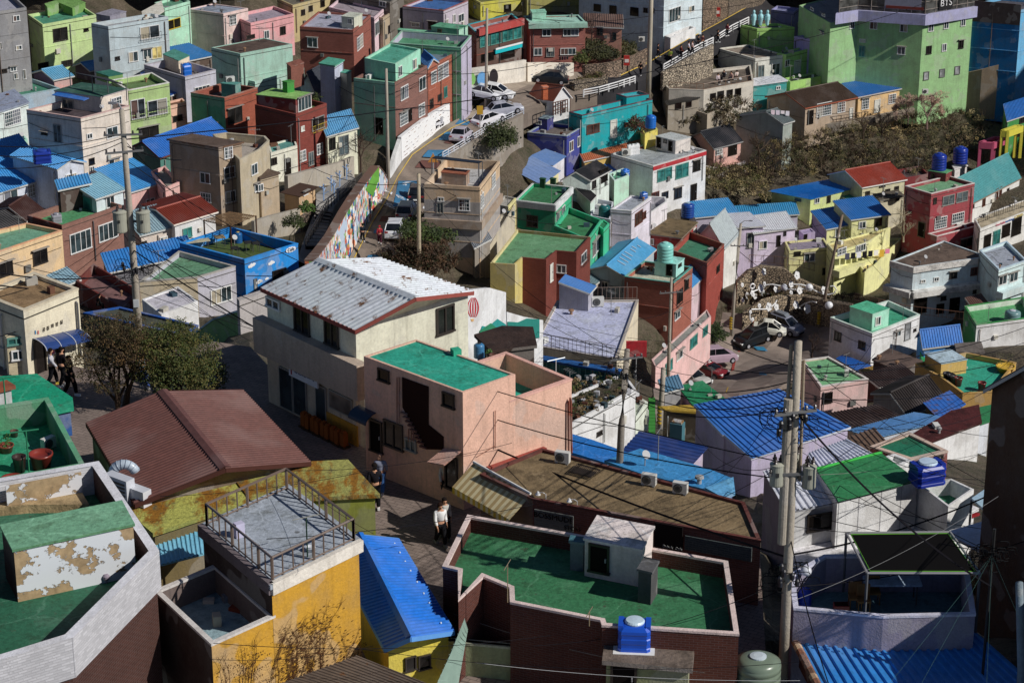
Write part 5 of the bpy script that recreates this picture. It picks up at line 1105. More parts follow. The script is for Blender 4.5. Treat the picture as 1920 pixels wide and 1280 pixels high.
def shopwin(f, w, z0, z1, c, nm='window', off=.13):
 mbx=MB(); p=A.lerp(B,f); mbx.box(Vector((p.x,p.y,(z0+z1)/2+PLAT))+nn*off, uu*w/2, nn*.03, UZ*(z1-z0)/2, M('gloss','8a8a88')); o=mbx.build(nm,hall.root)
 mbx=MB(); mbx.box(Vector((p.x,p.y,(z0+z1)/2+PLAT))+nn*(off+.03), uu*(w/2-.06), nn*.012, UZ*((z1-z0)/2-.06), M('glass',c)); mbx.build('pane',o)
for f_,w_ in ((.22,.9),(.38,.9),(.62,.7)): shopwin(f_,w_,.1,1.9,'2a3038','door' if f_>.5 else 'window')
shopwin(.84,1.5,1.15,1.95,'6a6058')
p=A.lerp(B,.47); mbx=MB(); mbx.box(Vector((p.x,p.y,PLAT+2.15))+nn*.3, uu*.95, nn*.04, UZ*.3, M('plain','cfd4dc')); mbx.build('sign_board',hall.root)
text3('감천2동교회', Vector((p.x,p.y,PLAT+2.2))+nn*.36+uu*.1, uu, UZ, .26, '1f2f6a', hall.root)
mbx=MB(); q_=Vector((p.x,p.y,PLAT+2.15))+nn*.37-uu*.75; mbx.box(q_,uu*.02,nn*.01,UZ*.2,M('plain','b02a2a')); mbx.box(q_+UZ*.06,uu*.1,nn*.01,UZ*.02,M('plain','b02a2a')); mbx.build('red_cross',hall.root)
for i in range(9):
 p=A.lerp(B,.52+.055*i)+nn*(.55+.04*(i%2)); pz=Vector((p.x,p.y,PLAT))
 t=thing('barrier','orange plastic barrier in the row standing along the shaded shop front','barrier',pz,'orange barriers along the shaded street front'); mbx=MB()
 mbx.box(pz+UZ*.33,uu*.12,nn*.12,UZ*.33,M('plain','8a4a1c')); mbx.box(pz+UZ*.68,uu*.08,nn*.08,UZ*.04,M('plain','8a4a1c')); mbx.build('body',t); mbx=MB(); mbx.box(pz+UZ*.05,uu*.2,nn*.18,UZ*.05,M('gloss','3a2a20')); mbx.build('base',t)
balloon,bb,bt_,bn = wall_strip('white wall with a painted red striped balloon and green hills behind the hall','B2',[(1560,935,1300,118),(1720,918,1310,122),(1835,950,1310,125)],'dfdfe2',t=.25,ext=4)
b2,b2b,_,_ = wall_strip('low white wall with painted teal hills right of the balloon','C2',[(40,1090,1300,126),(160,1125,1310,130),(300,1150,1320,134)],'dfdfe2',t=.25,ext=4)
def wpt(bot,reg,p,n,off=.02): return hit_plane(S(reg,p),bot[0],n)-n*off
mbx=MB()
for k in range(5):
 x0=-1+.4*k; pts=[]
 for j in range(9):
  t_=j/8; w_=math.sin(math.pi*(.12+.8*t_))**.8; pts.append((x0*w_, t_))
 for j in range(9): pts.append((( x0+.2)*math.sin(math.pi*(.12+.8*(1-j/8)))**.8, 1-j/8))
 mbx.face([wpt(bb,'B2',(1600+48*a,1128-140*c),bn) for a,c in pts], M('plain','b0303a'))
mbx.face([wpt(bb,'B2',q_,bn) for q_ in ((1578,1140),(1602,1140),(1598,1160),(1584,1160))],M('plain','c9a06a')); mbx.build('painted_balloon',balloon)
for reg_,bb_,par_,pp_,cc_ in (('B2',bb,balloon,[(1640,1240),(1660,1190),(1700,1200),(1770,1140),(1830,1180),(1832,1240)],'2f8a86'),('B2',bb,balloon,[(1640,1290),(1640,1225),(1720,1170),(1780,1220),(1833,1190),(1834,1290)],'2f7a5a'),):
 mbx=MB(); mbx.face([wpt(bb_,reg_,q_,bn,.03 if cc_=='2f8a86' else .045) for q_ in pp_],M('plain',cc_)); mbx.build('painted_hills',par_)
K1=(860,380,3); b2n=(b2b[2]-b2b[0]); b2n=Vector((-b2n.y,b2n.x,0)).normalized(); b2n=b2n if b2n.dot(b2b[0]-CAM)>0 else -b2n
mbx=MB(); mbx.face([hit_plane(S(K1,q_),b2b[0],b2n)-b2n*.03 for q_ in ((272,760),(272,668),(330,672),(380,650),(452,655),(452,760))],M('plain','2a7a70')); mbx.build('painted_hills',b2)
house('dark brown shed roof in the shade below the painted hills',K1,[(105,745),(190,828),(425,800),(405,705),(250,700)],900,'3a2c26',d=112,fi=1,floor='3a2a24',fk='dirty',par=0)
A2_,B2_=hall.P[0],hall.P[1]
pk = house('salmon pink two-storey house with turquoise roof and dark outside stair', 'B3', [(812,182),(1524,442),(1902,312)], 1290, 'e6b09a', floor='2a9c84', par=.05, ft=.1, base=PLAT, ext=.5,
   wins=[(0,960,320,82,92,'o'),(0,1425,498,86,106,'o'),(0,1030,748,138,190,'d'),(0,905,755,90,230,'D'),(0,1155,820,80,90,'G')])
A,B=pk.P[0],pk.P[1]; uP=(B-A); uP.z=0; uP.normalize(); nP=Vector((uP.y,-uP.x,0)); nP = nP if nP.dot(A-CAM)<0 else -nP
def wp(x,y,o=.02,reg='B3',i=0): return hit_plane(S(reg,(x,y)),pk.P[i],nP)+nP*o
mbx=MB(); mbx.face([wp(1090,330),wp(1092,548),wp(1262,850),wp(1390,852),wp(1390,760),wp(1282,672),wp(1282,400)],M('plain','2a1410'));  # flat dark face on the wall paints the shade of the recess
for k in range(9):
 a=wp(1110+17*k,590+30*k,.06); mbx.box(a,uP*.16,nP*.05,UZ*.03,M('plaster','7a4c40'))
mbx.build('painted_stair_recess',pk.root)
mbx=MB()
for (x0,y0,x1,y1) in ((1062,330,1062,660),(1078,330,1078,660),(1145,700,1145,790),(1165,700,1165,790),(1180,710,1180,790)): mbx.tube([wp(x0,y0,.08),wp(x1,y1,.08)],.025,M('plaster','9a6a58'),5)
mbx.build('drain_pipe',pk.root)
P0=wp(778,590,.0); P1=wp(905,650,.0); mbx=MB(); aw=M('gloss','25344a')
for j in range(8):
 a0,a1=j*math.pi/16,(j+1)*math.pi/16
 o0=nP*(.6*math.sin(a0))+UZ*(.35*math.cos(a0)); o1=nP*(.6*math.sin(a1))+UZ*(.35*math.cos(a1)); mbx.face([P0+o0,P0+o1,P1+o1,P1+o0],aw); mbx.face([P0+o0*.96,P1+o0*.96,P1+o1*.96,P0+o1*.96],aw)
mbx.build('round_awning',pk.root)
c0=wp(1330,895,0);c1=wp(1520,905,0); mbx=MB(); mbx.face([wp(1392,840,.03),wp(1518,862,.03),wp(1518,862,.03)+nP*.9-UZ*.25,wp(1392,840,.03)+nP*.9-UZ*.25],M('plaster','e0ab98')); mbx.face([wp(1392,846,.03),wp(1392,846,.03)+nP*.9-UZ*.25,wp(1518,868,.03)+nP*.9-UZ*.25,wp(1518,868,.03)],M('plaster','e0ab98')); mbx.build('pink_awning',pk.root)
add_window(pk,0,1445,1020,90,240,'o','B3')
A,B=pk.P[1],pk.P[2]; uR=(B-A); uR.z=0; uR.normalize(); nR=Vector((uR.y,-uR.x,0)); nR = nR if nR.dot(A-CAM)<0 else -nR
zt2 = hit_plane(S('C3',(505,352)), pk.P[1], nR).z
pt = house('salmon pink roof-terrace wing with turquoise deck and row of pots','C3',[(-410,305),(60,508),(506,352)],900,'e6b09a',floor='2a9c84',par=1.0,ft=.14,z=zt2,cop='e0aa9c')
def rp(x,y,o=.02,reg='C3'): return hit_plane(S(reg,(x,y)),pk.P[1],nR)+nR*o
mbx=MB(); mbx.tube([rp(470,870,.12),rp(472,500,.12),rp(478,478,.12),rp(486,500,.12),rp(490,870,.12)],.045,M('plaster','8a4a38'),6); mbx.tube([rp(-52,840,.06),rp(-52,570,.06)],.02,M('plaster','a06a58'),5); mbx.tube([rp(-180,900,.06),rp(-50,820,.06)],.015,M('plaster','8a5a48'),5); mbx.build('drain_pipe',pt.root)
mbx=MB(); a=rp(-110,985,.12); b=rp(300,840,.12); mbx.box((a+b)/2,(b-a)/2,nR*.1,UZ*.07,M('brick','a0483c')); mbx.build('brick_ledge',pt.root)
mbx=MB(); c=at_z(S('B3',(1475,170)),pk.floor); mbx.box(c+UZ*.12,Vector((.15,.07,0)),Vector((-.07,.15,0)),UZ*.12,M('floor','2fa080')); mbx.build('roof_hatch',pk.root)
tank(at_z(S('C3',(-160,190)),pt.floor),.22,.62,'blue drum in the corner of the salmon terrace','3a6a9a','2a2a2a')
potspots=[(-90,200),(-60,215),(-35,240),(145,320),(180,338),(215,350),(250,365),(30,240),(60,262)]
for i,(x,y) in enumerate(potspots): pot(at_z(S('C3',(x,y+12)),pt.floor),.13+.03*(i%3),.3+.05*(i%2),'dark onggi jar or pot in the row along the parapet of the salmon terrace',('33302e','5a3a30','4a4a48')[i%3],group='jars and pots on the salmon terrace',plant='3a5a2a' if i%3==0 else None)
mbx=thing('clothes_post','T-shaped white clothes post on the salmon terrace','clothes post',at_z(S('C3',(392,375)),pt.floor)); q_=MB(); a=at_z(S('C3',(392,375)),pt.floor); q_.tube([a,a+UZ*1.0],.02,M('gloss','b0b4b8'),5); q_.tube([a+UZ*1.0-Vector((.35,.2,0)),a+UZ*1.0+Vector((.35,.2,0))],.02,M('gloss','9ab0c0'),5); q_.build('post',mbx)
bs = house('long low brick shop with bare brown roof slab and air conditioners', 'C3', [(-150,1035),(225,1212),(1862,1512),(1745,1238),(505,905),(292,852)], 1500, '6a4036', z=PLAT+2.5, mat='brick', cols={0:('plaster','6a5a50'),1:('brick','7a4a40')}, floor='7c694c', fk='dirty', par=.06, cop='5e302a', ft=.1, fi=1)
def bsp(x,y,o=.03,reg='C4',i=1):
 A,B=bs.P[i],bs.P[i+1]; u=(B-A); u.z=0; u.normalize(); n=Vector((u.y,-u.x,0)); n = n if n.dot(A-CAM)<0 else -n
 return hit_plane(S(reg,(x,y)),A,n)+n*o,u,n
for x,y,w_,h_,c_ in ((380,120,300,150,'6a6c6a'),(1205,225,210,190,'241c1c'),(1560,310,500,110,'4a5254')):
 c,u_,n_=bsp(x,y); mbx=MB(); k=mpx(c); mbx.box(c,u_*(w_*k/2),n_*.04,UZ*(h_*k/2),M('brick',c_) if c_!='241c1c' else M('plain',c_)); mbx.build('wall_cladding',bs.root)
c,u_,n_=bsp(380,85,.09); text3('BOSSMUDE',c,u_,UZ,.3,'1f1a18',bs.root); c,u_,n_=bsp(520,165,.09); text3('STORE',c,u_,UZ,.22,'1f1a18',bs.root)
c,u_,n_=bsp(1235,300,.09); text3('Dabok  Cafe',c,u_,UZ,.14,'9a9a98',bs.root)
for i,(x,y,l_) in enumerate(((440,950,'white unit nearest the pink wall on the brown roof slab'),(1060,1110,'middle white unit on the brown roof slab, by the blue sheets'),(1285,1170,'white unit with coiled white pipe on the brown roof slab'))):
 ac_unit('C3',(x,y),l_,104,z=bs.floor,ang=-.35)
rk=thing('drying_rack','dark slatted rack lying on the brown roof slab','rack',at_z(S('C3',(600,1010)),bs.floor)); mbx=MB(); cc=[at_z(S('C3',q_),bs.floor+.12) for q_ in ((485,1010),(640,1050),(710,1000),(550,955))]
for j in range(14): mbx.tube([cc[0].lerp(cc[1],j/13),cc[3].lerp(cc[2],j/13)],.02,M('plain','2a2422'),4)
for a,b in ((0,1),(3,2)): mbx.tube([cc[a],cc[b]],.03,M('plain','2a2422'),4)
mbx.build('slats',rk)
for i,(x,y) in enumerate(((290,1195),(515,1245),(900,-1120+1226+110))):
 if i<2:
  t=thing('spot_lamp',('white gooseneck lamp nearest the striped awning','white gooseneck lamp right of the first on the brick shop edge')[i],'lamp',at_z(S('C3',(x+30,y+20)),bs.floor),'gooseneck lamps on the brick shop edge'); p=at_z(S('C3',(x+30,y+25)),bs.floor); mbx=MB(); mbx.tube([p,p+UZ*.25,p+UZ*.32+Vector((-.1,0,0)),p+UZ*.3+Vector((-.25,.05,0))],.015,M('gloss','d0d0d0'),5); mbx.build('arm',t); mbx=MB(); mbx.lathe(p+UZ*.22+Vector((-.28,.05,0)),[(.1,0),(.05,.08),(.03,.12)],M('gloss','d8d8d8'),10); mbx.build('lamp_shade',t)
aw=[at_z(S('B3',(1600,950)),PLAT+2.6),at_z(S('C3',(210,1178)),PLAT+2.5)]
P0,P1=aw; u_=(P1-P0).normalized(); n_=Vector((u_.y,-u_.x,0)); n_=n_ if n_.dot(P0-CAM)<0 else -n_
t=thing('awning','cream and yellow striped awning at the corner of the brick shop','awning',P0); mbx=MB(); L_=(P1-P0).length; ns=22
for j in range(ns):
 a=P0.lerp(P1,j/ns); b=P0.lerp(P1,(j+1)/ns); m_=M('plain','d2c49a' if j%2 else 'b0986a');
 mbx.face([a,b,b+n_*1.0-UZ*.65,a+n_*1.0-UZ*.65],m_); mbx.face([a+n_*1.0-UZ*.65,b+n_*1.0-UZ*.65,b+n_*1.0-UZ*.9,a+n_*1.0-UZ*.9],m_ if j%2 else M('plain','c9a838'))
 mbx.face([a-UZ*.04,a+n_*1.0-UZ*.69,b+n_*1.0-UZ*.69,b-UZ*.04],m_)
mbx.build('striped_cloth',t); mbx=MB(); mbx.tube([P0+UZ*.05,P1+UZ*.05],.05,M('gloss','d8d8d4'),6); mbx.build('roller',t)
gz = PLAT+3.0
gr1 = house('front brick house with green roof deck, pink-white coping and a notch in its near side','C4',[(-241,80),(-421,448),(-308,475),(-308,690),(-130,520),(62,600),(66,705),(715,835),(725,870),(1705,935),(1625,412)],1290,'5a3026',z=gz,fi=7,mat='brick',floor='356f4a',par=.55,ft=.13,cop='d8c2bc',
   cols={})
gh1 = hut(gr1,'C4',[(600,243),(1005,322),(1092,160)],590,'dccdc8',cols={0:'b5a6a2'},floor='dccfcb',trim='e0d2ce',name='stair_hut',wins=[(0,705,385,150,205,'D')])
g2_ = hut(gr1,'C4',[(985,462),(1078,484),(1126,405)],720,'4a4a4c',cols={0:'2e2a28'},floor='5a5a5c',trim='5f5f62',name='grey_box')
g3_ = hut(gr1,'C4',[(495,262),(590,275),(600,240)],480,'2a4a5c',floor='2f5a6c',trim='2f5a6c',name='blue_box')
for (x,y0,y1,l_) in ((45,700,430,'bamboo-like pole with a crossbar at the green roof notch'),(632,870,770,'short pole with a wire coil on the front coping of the green roof')):
 p=at_z(S('C4',(x,y0)),gz); zt=up_z(p,S('C4',(0,y1))[1]); t=thing('roof_pole',l_,'pole',p); mbx=MB(); mbx.tube([p,Vector((p.x,p.y,zt))],.018,M('gloss','8a7a60'),5); mbx.tube([Vector((p.x,p.y,zt))-Vector((.12,.1,.15)),Vector((p.x,p.y,zt))+Vector((.1,.1,.15))],.015,M('gloss','8a7a60'),5); mbx.build('pole',t)
fw = house('low cream green walled yard wall in front of the green roof house','C4',[(-420,960),(-400,985),(755,1095),(760,1060)],1300,'8f9670',z=PLAT+1.2,floor='a8ac90',par=.05,cop='a8ac94',ext=.5,fi=1)
th_ = house('small olive house with mossy roof slab under the blue tank','C4',[(785,868),(755,1112),(1345,1168),(1370,905)],1330,'8f9468',z=PLAT+2.3,fi=1,floor='6f6258',fk='dirty',par=.0,trim='8a8078',wins=[(1,880,1240,190,200,'D')])
bp = at_z(S('C4',(955,1010)),PLAT+2.34); boxtank(bp,1.02,.9,.84,'large bright blue tank with white lid on the mossy roof slab',-.08,'1a4ab8','b8ccd8')
mbx=thing('tank_plinth','white slab beneath the large bright blue tank','plinth',bp); q_=MB(); yardbox(q_,bp-UZ*.06,1.3,1.15,.06,M('plain','d8d8d4'),-.08); q_.build('slab',mbx)
gt_ = tank(at_z(S('D4',(-5,1340)),PLAT+.7),.74,1.3,'big grey-green round tank with foil-covered lid beside the leaning pole','6a7868','b8c4cc')
sw = house('olive wall strip with rubbish bags between brick house and grey-green tank','C4',[(1360,1110),(1362,1128),(1680,1140),(1690,1110)],1300,'8f9468',z=PLAT+1.6,par=.05,floor='a8ac90',ext=.3)
for i,(x,c_) in enumerate(((1400,'18181a'),(1475,'18181a'),(1525,'8a9098'))):
 p=at_z(S('C4',(x,1280)),PLAT+.3); t=thing('rubbish_bag',('black rubbish bag left in the row hung on the olive wall','black rubbish bag in the middle on the olive wall','pale translucent rubbish bag on the olive wall')[i],'rubbish bag',p); mbx=MB(); mbx.lathe(p,[(.12,.2),(.2,.4),(.19,.6),(.12,.85),(.04,.95),(.07,1.05)],M('gloss',c_),10); mbx.build('bag',t)
zt = PLAT+5.4
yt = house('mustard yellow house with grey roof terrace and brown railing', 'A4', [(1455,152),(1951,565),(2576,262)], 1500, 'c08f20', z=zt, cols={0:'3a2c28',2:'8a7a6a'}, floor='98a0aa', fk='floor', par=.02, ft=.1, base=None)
yt_n = (yt.P[2]-yt.P[1]); yt_n.z=0; yt_n.normalize(); ny=Vector((yt_n.y,-yt_n.x,0))
mbx=MB()
for i_,c_ in ((0,'6a6064'),(1,'dcd4c8')):
 A,B=yt.P[i_],yt.P[i_+1]; u_=(B-A).normalized(); n_=Vector((u_.y,-u_.x,0)); mbx.box((A+B)/2+n_*.05-UZ*.14,(B-A)/2+u_*.07,n_*.09,UZ*.2,M('plaster',c_))  # left band greyer, right band pale: shade and sunlight put into the colour
mbx.build('terrace_edge',yt.root)
z2 = hit_plane(S('A4',(1981,800)),yt.P[1],ny).z
yy = house('walled yard with white coping joined to the mustard yellow house','A4',[(1108,622),(1520,1008),(1975,802)],1600,'c08f20',z=z2,cols={0:'3a2a24'},floor='8494a4',fk='dirty',par=.85,ft=.14,cop='cfcac6',inn='6a5c58')  # inner walls get a dull brown that paints the yard's shade
I4=inset(yt.P,.12); rl=thing('railing','weathered brown metal railing round the grey terrace of the mustard house','railing',I4[0])
rail('',[I4[0],I4[1],I4[2],I4[3],I4[0]],.78,'6a5a50',parent=rl,sp=.42,post=.045)
lad=thing('ladder','thin grey ladder rails leaning against the terrace edge above the dark yard','ladder',at_z(S('A4',(1600,800)),yy.floor))
a0=at_z(S('A4',(1745,372)),zt-.1); a1=at_z(S('A4',(1830,440)),zt-.1); b0=at_z(S('A4',(1540,750)),z2-1.6); b1=at_z(S('A4',(1610,815)),z2-1.6); mbx=MB(); mbx.tube([a0,b0],.03,M('gloss','7a7a7c'),5); mbx.tube([a1,b1],.03,M('gloss','7a7a7c'),5); mbx.build('rails',lad)
mbx=MB()
for j in range(1,9): mbx.tube([a0.lerp(b0,j/9),a1.lerp(b1,j/9)],.018,M('gloss','4a4a4c'),4)
mbx.build('rungs',lad)
iv=MB(); im=M('wood','4a2c14')
random.seed(5)
for k in range(26):
 x=random.uniform(1600,2560); y0=1300; P=[(x,y0)]; dx=random.uniform(-9,9)
 for j in range(random.randint(8,20)):
  dx+=random.uniform(-7,7); x+=dx; y0-=random.uniform(22,48)
  x=min(max(x,1560),2570); lim=560+(2576-x)*.5 if x>1985 else 1010-(x-1520)*.42+40
  if y0<lim+50: break
  P.append((x,y0))
 if len(P)>2:
  pts=[hit_plane(S('A4',q_),yt.P[1],ny)+ny*.03 for q_ in P]; iv.tube(pts,.012,im,4,.004)
  for q_ in pts[1:]:
   for _ in range(3):
    e=Vector((random.gauss(0,.22),0,random.gauss(0,.22))); e=yt_n*e.x+UZ*e.z; iv.tube([q_,q_+e*.5+UZ*.05,q_+e],.005,im,3,.002)
   for _ in range(5):
    c_=q_+yt_n*random.gauss(0,.25)+UZ*random.gauss(0,.2)+ny*.01; r_=random.uniform(.015,.035)
    if q_.z<zt-2.0: iv.face([c_-yt_n*r_,c_-UZ*r_,c_+yt_n*r_,c_+UZ*r_],im)
ivo=iv.build('ivy',None,yt.P[1]); tag(ivo,'bare brown ivy stems climbing over the mustard yellow wall','climbing plant')
bz=gable6('yellow cottage with glossy blue corrugated roof beside the paved street','B4',[(560,250),(778,212),(1060,240),(1462,905),(1150,952),(965,1032)],PLAT+2.2,PLAT+2.9,'d8c440',roof='1c66c4',sp=.22,rh=.05,trim='5a8ad0',wins=[(1,1145,1135,80,100,'d'),(1,1245,1125,90,105,'d')])
mbx=MB()
for t_ in (.08,.18,.28,.38,.5,.62,.72,.82,.92):
 eRf=at_z(S('B4',(1060,240)),PLAT+2.2); eRn=at_z(S('B4',(1462,905)),PLAT+2.2); rf_=at_z(S('B4',(778,212)),PLAT+2.9); rn_=at_z(S('B4',(1150,952)),PLAT+2.9)
 c_=eRf.lerp(eRn,t_).lerp(rf_.lerp(rn_,t_),.2); mbx.lathe(c_+UZ*.03,[(.035,0),(.03,.03),(.01,.05)],M('gloss','c8d4e0'),8)
mbx.build('roof_bolt',bz.root)
hb=gable6('long building with maroon-brown corrugated gable roof beside the olive tree','A3',[(620,662),(1168,432),(1742,422),(2232,942),(1620,988),(968,1245)],PLAT+3.0,PLAT+3.9,'6a5a4c',roof='64403a',sp=.2,rh=.045,trim='4a2c26')
la=house('low building with lichen-orange mossy roof, left part','A3',[(1300,1110),(930,1290),(1110,1440),(1840,1196),(1640,990)],1700,'6a5c3a',z=PLAT+2.75,fi=1,floor='a8a850',fk='rusty',par=0,ext=.3,trim='4a5aa0')
la.floorobj.data.materials[0]=M('rusty','8c8e48')
lb2=house('low building with olive and orange lichen roof and lime corrugated wall','B3',[(-160,980),(20,1210),(892,1168),(682,940)],1500,'a8b03c',z=PLAT+2.8,fi=1,mat='siding',floor='9a9850',fk='rusty',par=0,ext=.3,trim='8a7a3a')
lb2.floorobj.data.materials[0]=M('rusty','8f8e58')
ls=canopy('light blue corrugated awning roof left of the mustard house terrace','A4',[(1075,232),(1460,100),(1490,345),(1120,440)],PLAT+2.2,M('metal','6fa8cc'),zl=PLAT)
r_=MB(); cc=[at_z(S('A4',q_),PLAT+2.21) for q_ in ((1120,440),(1490,345),(1460,100),(1075,232))]; sheet(r_,cc[0],cc[1],cc[2],cc[3],M('metal','6fa8cc'),.18,.035); r_.build('ribbed_sheet',ls)
wz=PLAT+6.4
wbh=house('near white-brick parapet house with green roof and peeling hut','A4',[(-400,-105),(-300,1190),(48,1088),(500,948),(1112,335),(690,-294)],1500,'4a2c24',z=wz,fi=2,mat='brick',floor='2a6048',par=1.0,ft=.15,cop=None,cols={5:('brick','d4d4d8'),4:('brick','4a2e26')})
for i_ in (1,2,3):
 A,B=wbh.P[i_],wbh.P[i_+1]; u_=(B-A).normalized(); n_=Vector((u_.y,-u_.x,0)); n_=n_ if n_.dot(A-CAM)<0 else -n_
 mbx=MB(); mbx.box((A+B)/2+n_*.06-UZ*.62,(B-A)/2+u_*.06,n_*.06,UZ*.64,M('brick','bdbcc0')); mbx.build('white_brick_band',wbh.root)
mbx=MB(); I5=inset(wbh.P,.17); O5=inset(wbh.P,-.13)
for i_ in range(6): mbx.face([O5[i_]+UZ*.03,O5[(i_+1)%6]+UZ*.03,I5[(i_+1)%6]+UZ*.03,I5[i_]+UZ*.03],M('plaster','d4d4da'))
mbx.build('coping',wbh.root)
lh=house(None,'A4',[(10,150),(98,322),(956,140),(868,-22)],620,'c9ccd2',z=wz+.75,fi=1,parent=wbh,base=wbh.floor,pname='peeling_hut',cols={0:'3a2a26',1:('peel','c4c8cc')},floor='6fa080',fk='floor',par=0,trim='c9cbd0')
lh.floorobj.data.materials[0]=M('floor','56845f')
rb_=MB(); cc=[at_z(S('A3',q_),wbh.floor+.3) for q_ in ((-200,1290),(200,1249),(640,1245),(560,1110),(0,1200),(-200,1230))]; rb_.prism([(p.x,p.y) for p in cc],wbh.floor,wbh.floor+.3,M('dirty','a58e68')); rb_.build('rear_slab',wbh.root)
pw=MB(); cc=[at_z(S('A3',q_),wz) for q_ in ((20,1085),(560,985))]; c_=(cc[0]+cc[1])/2; u_=(cc[1]-cc[0]).normalized(); n_=Vector((u_.y,-u_.x,0)); pw.box(c_-UZ*.45+n_*.35,(cc[1]-cc[0])/2,n_*.03,UZ*.45,M('peel','c9c9cc')); pw.build('peeling_parapet',wbh.root)
p=at_z(S('A4',(765,560)),wbh.floor); t=thing('covered_valve','small grey wrapped valve on the mossy green roof','valve',p); mbx=MB(); mbx.lathe(p,[(.03,0),(.03,.1),(.1,.14),(.11,.24),(.06,.3)],M('plain','8a7f8c'),12); mbx.build('wrapping',t)
p=at_z(S('A3',(810,1035)),PLAT+3.4); t=thing('exhaust_duct','shiny silver elbow duct rising by the brown corrugated roof','duct',p); mbx=MB(); r0=.42
pts=[p-UZ*.8,p]+[p+Vector((r0-r0*math.cos(a),0,r0*math.sin(a))) for a in [j*math.pi/10 for j in range(1,10)]]
mbx.tube(pts,.17,M('gloss','a8b4c0'),14)
for q_ in range(len(pts)-1): mbx.tube([pts[q_].lerp(pts[q_+1],.45),pts[q_].lerp(pts[q_+1],.6)],.19,M('gloss','8a96a4'),14)
mbx.build('elbow',t,smooth=True)
p=at_z(S('A3',(865,1190)),PLAT+2.9); t=thing('ventilation_unit','tall white louvred ventilation unit beside the brown corrugated roof','ventilation unit',p); e=Vector((.8,-.6,0)); f=Vector((.6,.8,0)); mbx=MB(); mbx.box(p+UZ*.15,e*.55,f*.2,UZ*.65,M('gloss','b9bcc4')); mbx.build('casing',t); mbx=MB();
for j in range(8): mbx.box(p+UZ*(-.35+.14*j)-f*.21,e*.45,f*.02,UZ*.035,M('gloss','3a3a3c'))
mbx.build('louvres',t)
p=at_z(S('A3',(1000,1220)),PLAT+2.9); t=thing('air_conditioner','white box unit lying against the brown roof edge','air conditioner',p); mbx=MB(); mbx.box(p+UZ*.2,e*.42,f*.2,UZ*.3,M('gloss','c2c4ca')); mbx.build('casing',t)
gp=house('green walled roof terrace with jars and pots at the left edge','A3',[(-120,1100),(607,968),(345,486),(-120,562)],1290,'4f8a68',z=PLAT+3.2,fi=1,floor='2a8a68',par=.95,ft=.16,cols={0:'8a9a80'},cop='5a9a76')
for i,(x,y,r_,h_,c_,l_) in enumerate(((145,1010,.26,.62,'3a2a26','dark brown lidded onggi jar on the green terrace'),(300,985,.44,.6,'7a2c22','very large open red-brown tub on the green terrace'),(45,870,.3,.3,'7a3a2a','low clay bowl with plants on the green terrace'),(105,760,.16,.25,'5a4038','small clay pot on the shelf of the green terrace'),(90,1100,.42,.25,'7a2c22','shallow red basin at the near edge of the green terrace'))):
 pot(at_z(S('A3',(x,y)),gp.floor),r_,h_,l_,c_,plant='3a5a2a' if i in (2,) else None)
ac_unit('A3',(350,850),'rust-topped white unit on the green terrace',104,z=gp.floor,ang=.9)
fr_=thing('drying_stand','green pipe frame with crossbars on the terrace of jars','clothes frame',at_z(S('A3',(212,1040)),gp.floor)); mbx=MB()
for (x,y,yt_) in ((212,1035,720),(55,700,340)):
 p=at_z(S('A3',(x,y)),gp.floor); z_=up_z(p,S('A3',(0,yt_))[1]); mbx.tube([p,Vector((p.x,p.y,z_))],.03,M('gloss','2f7a58'),6); mbx.tube([Vector((p.x-.55,p.y-.1,z_-.03)),Vector((p.x+.45,p.y+.1,z_+.03))],.03,M('gloss','2f7a58'),6)
mbx.build('pipes',fr_)
kz=PLAT+2.3
ki=house('round-cornered kiosk with teal canvas roof and blue base by the plaza','A3',[(-150,350),(-100,540),(400,572),(505,550),(498,488),(250,322)],740,'1a4f9a',z=kz,fi=2,floor='12906c',fk='floor',par=0,trim='12906c',ext=.2)
ki.floorobj.data.materials[0]=M('floor','149070')
hk=house('small white tin house front at the left edge above the kiosk','A3',[(-60,395),(-20,420),(78,395)],520,'c9cccc',z=kz+.9,base=kz,ext=0,floor='8a4a30',par=.0,mat='siding')
wz2=CAMZ-42.0
wr=house('white building with green painted and white corrugated roof strips','D3',[(372,885),(575,1218),(1152,1076),(640,786)],1500,'e0dee6',z=wz2,fi=1,cols={0:'a89ca8'},kind='slab',roof='c9cbdc',sp=.3,rh=.05,ov=.05,wins=[])
mbx=MB(); cc=[at_z(S('D3',q_),wz2+.09) for q_ in ((425,1000),(580,1222),(1156,1076),(893,882))]; mbx.prism([(p.x,p.y) for p in cc],wz2+.05,wz2+.11,M('floor','2f7a4c')); mbx.build('green_roof_sheet',wr.root)
mbx=MB(); mbx.tube([cc[0]+UZ*.06,cc[3]+UZ*.06],.06,M('plain','3fae4a'),6); mbx.build('green_flashing',wr.root)
mbx=MB()
A,B=wr.P[1],wr.P[2]; u_=(B-A).normalized(); n_=Vector((u_.y,-u_.x,0))
for t_ in (.02,.27,.55,.8): mbx.tube([A.lerp(B,t_)+n_*.02,A.lerp(B,t_)+n_*.02-UZ*3],.008,M('plain','8a8a90'),4)
mbx.build('panel_seam',wr.root)
wl=house('lower white corrugated lean-to with vertical sheet wall behind the leaning pole','D3',[(50,1010),(215,1300),(620,1232),(430,1010)],1560,'dcdce2',z=wz2-.5,fi=1,kind='slab',roof='d0d2e0',sp=.3,rh=.06,mat='siding',cols={0:('siding','8a7c88')},ov=.05,wins=[(1,445,1370,180,125,'o')])
wx=house('white walled roof corner with green floor right of the blue tank','D3',[(1105,1095),(1205,1138),(1240,1160),(1372,1262),(1556,1136),(1392,1060)],1420,'e0dee6',z=wz2-.3,fi=3,floor='2f7a58',par=.7,ft=.1,cols={0:'9aa090'})
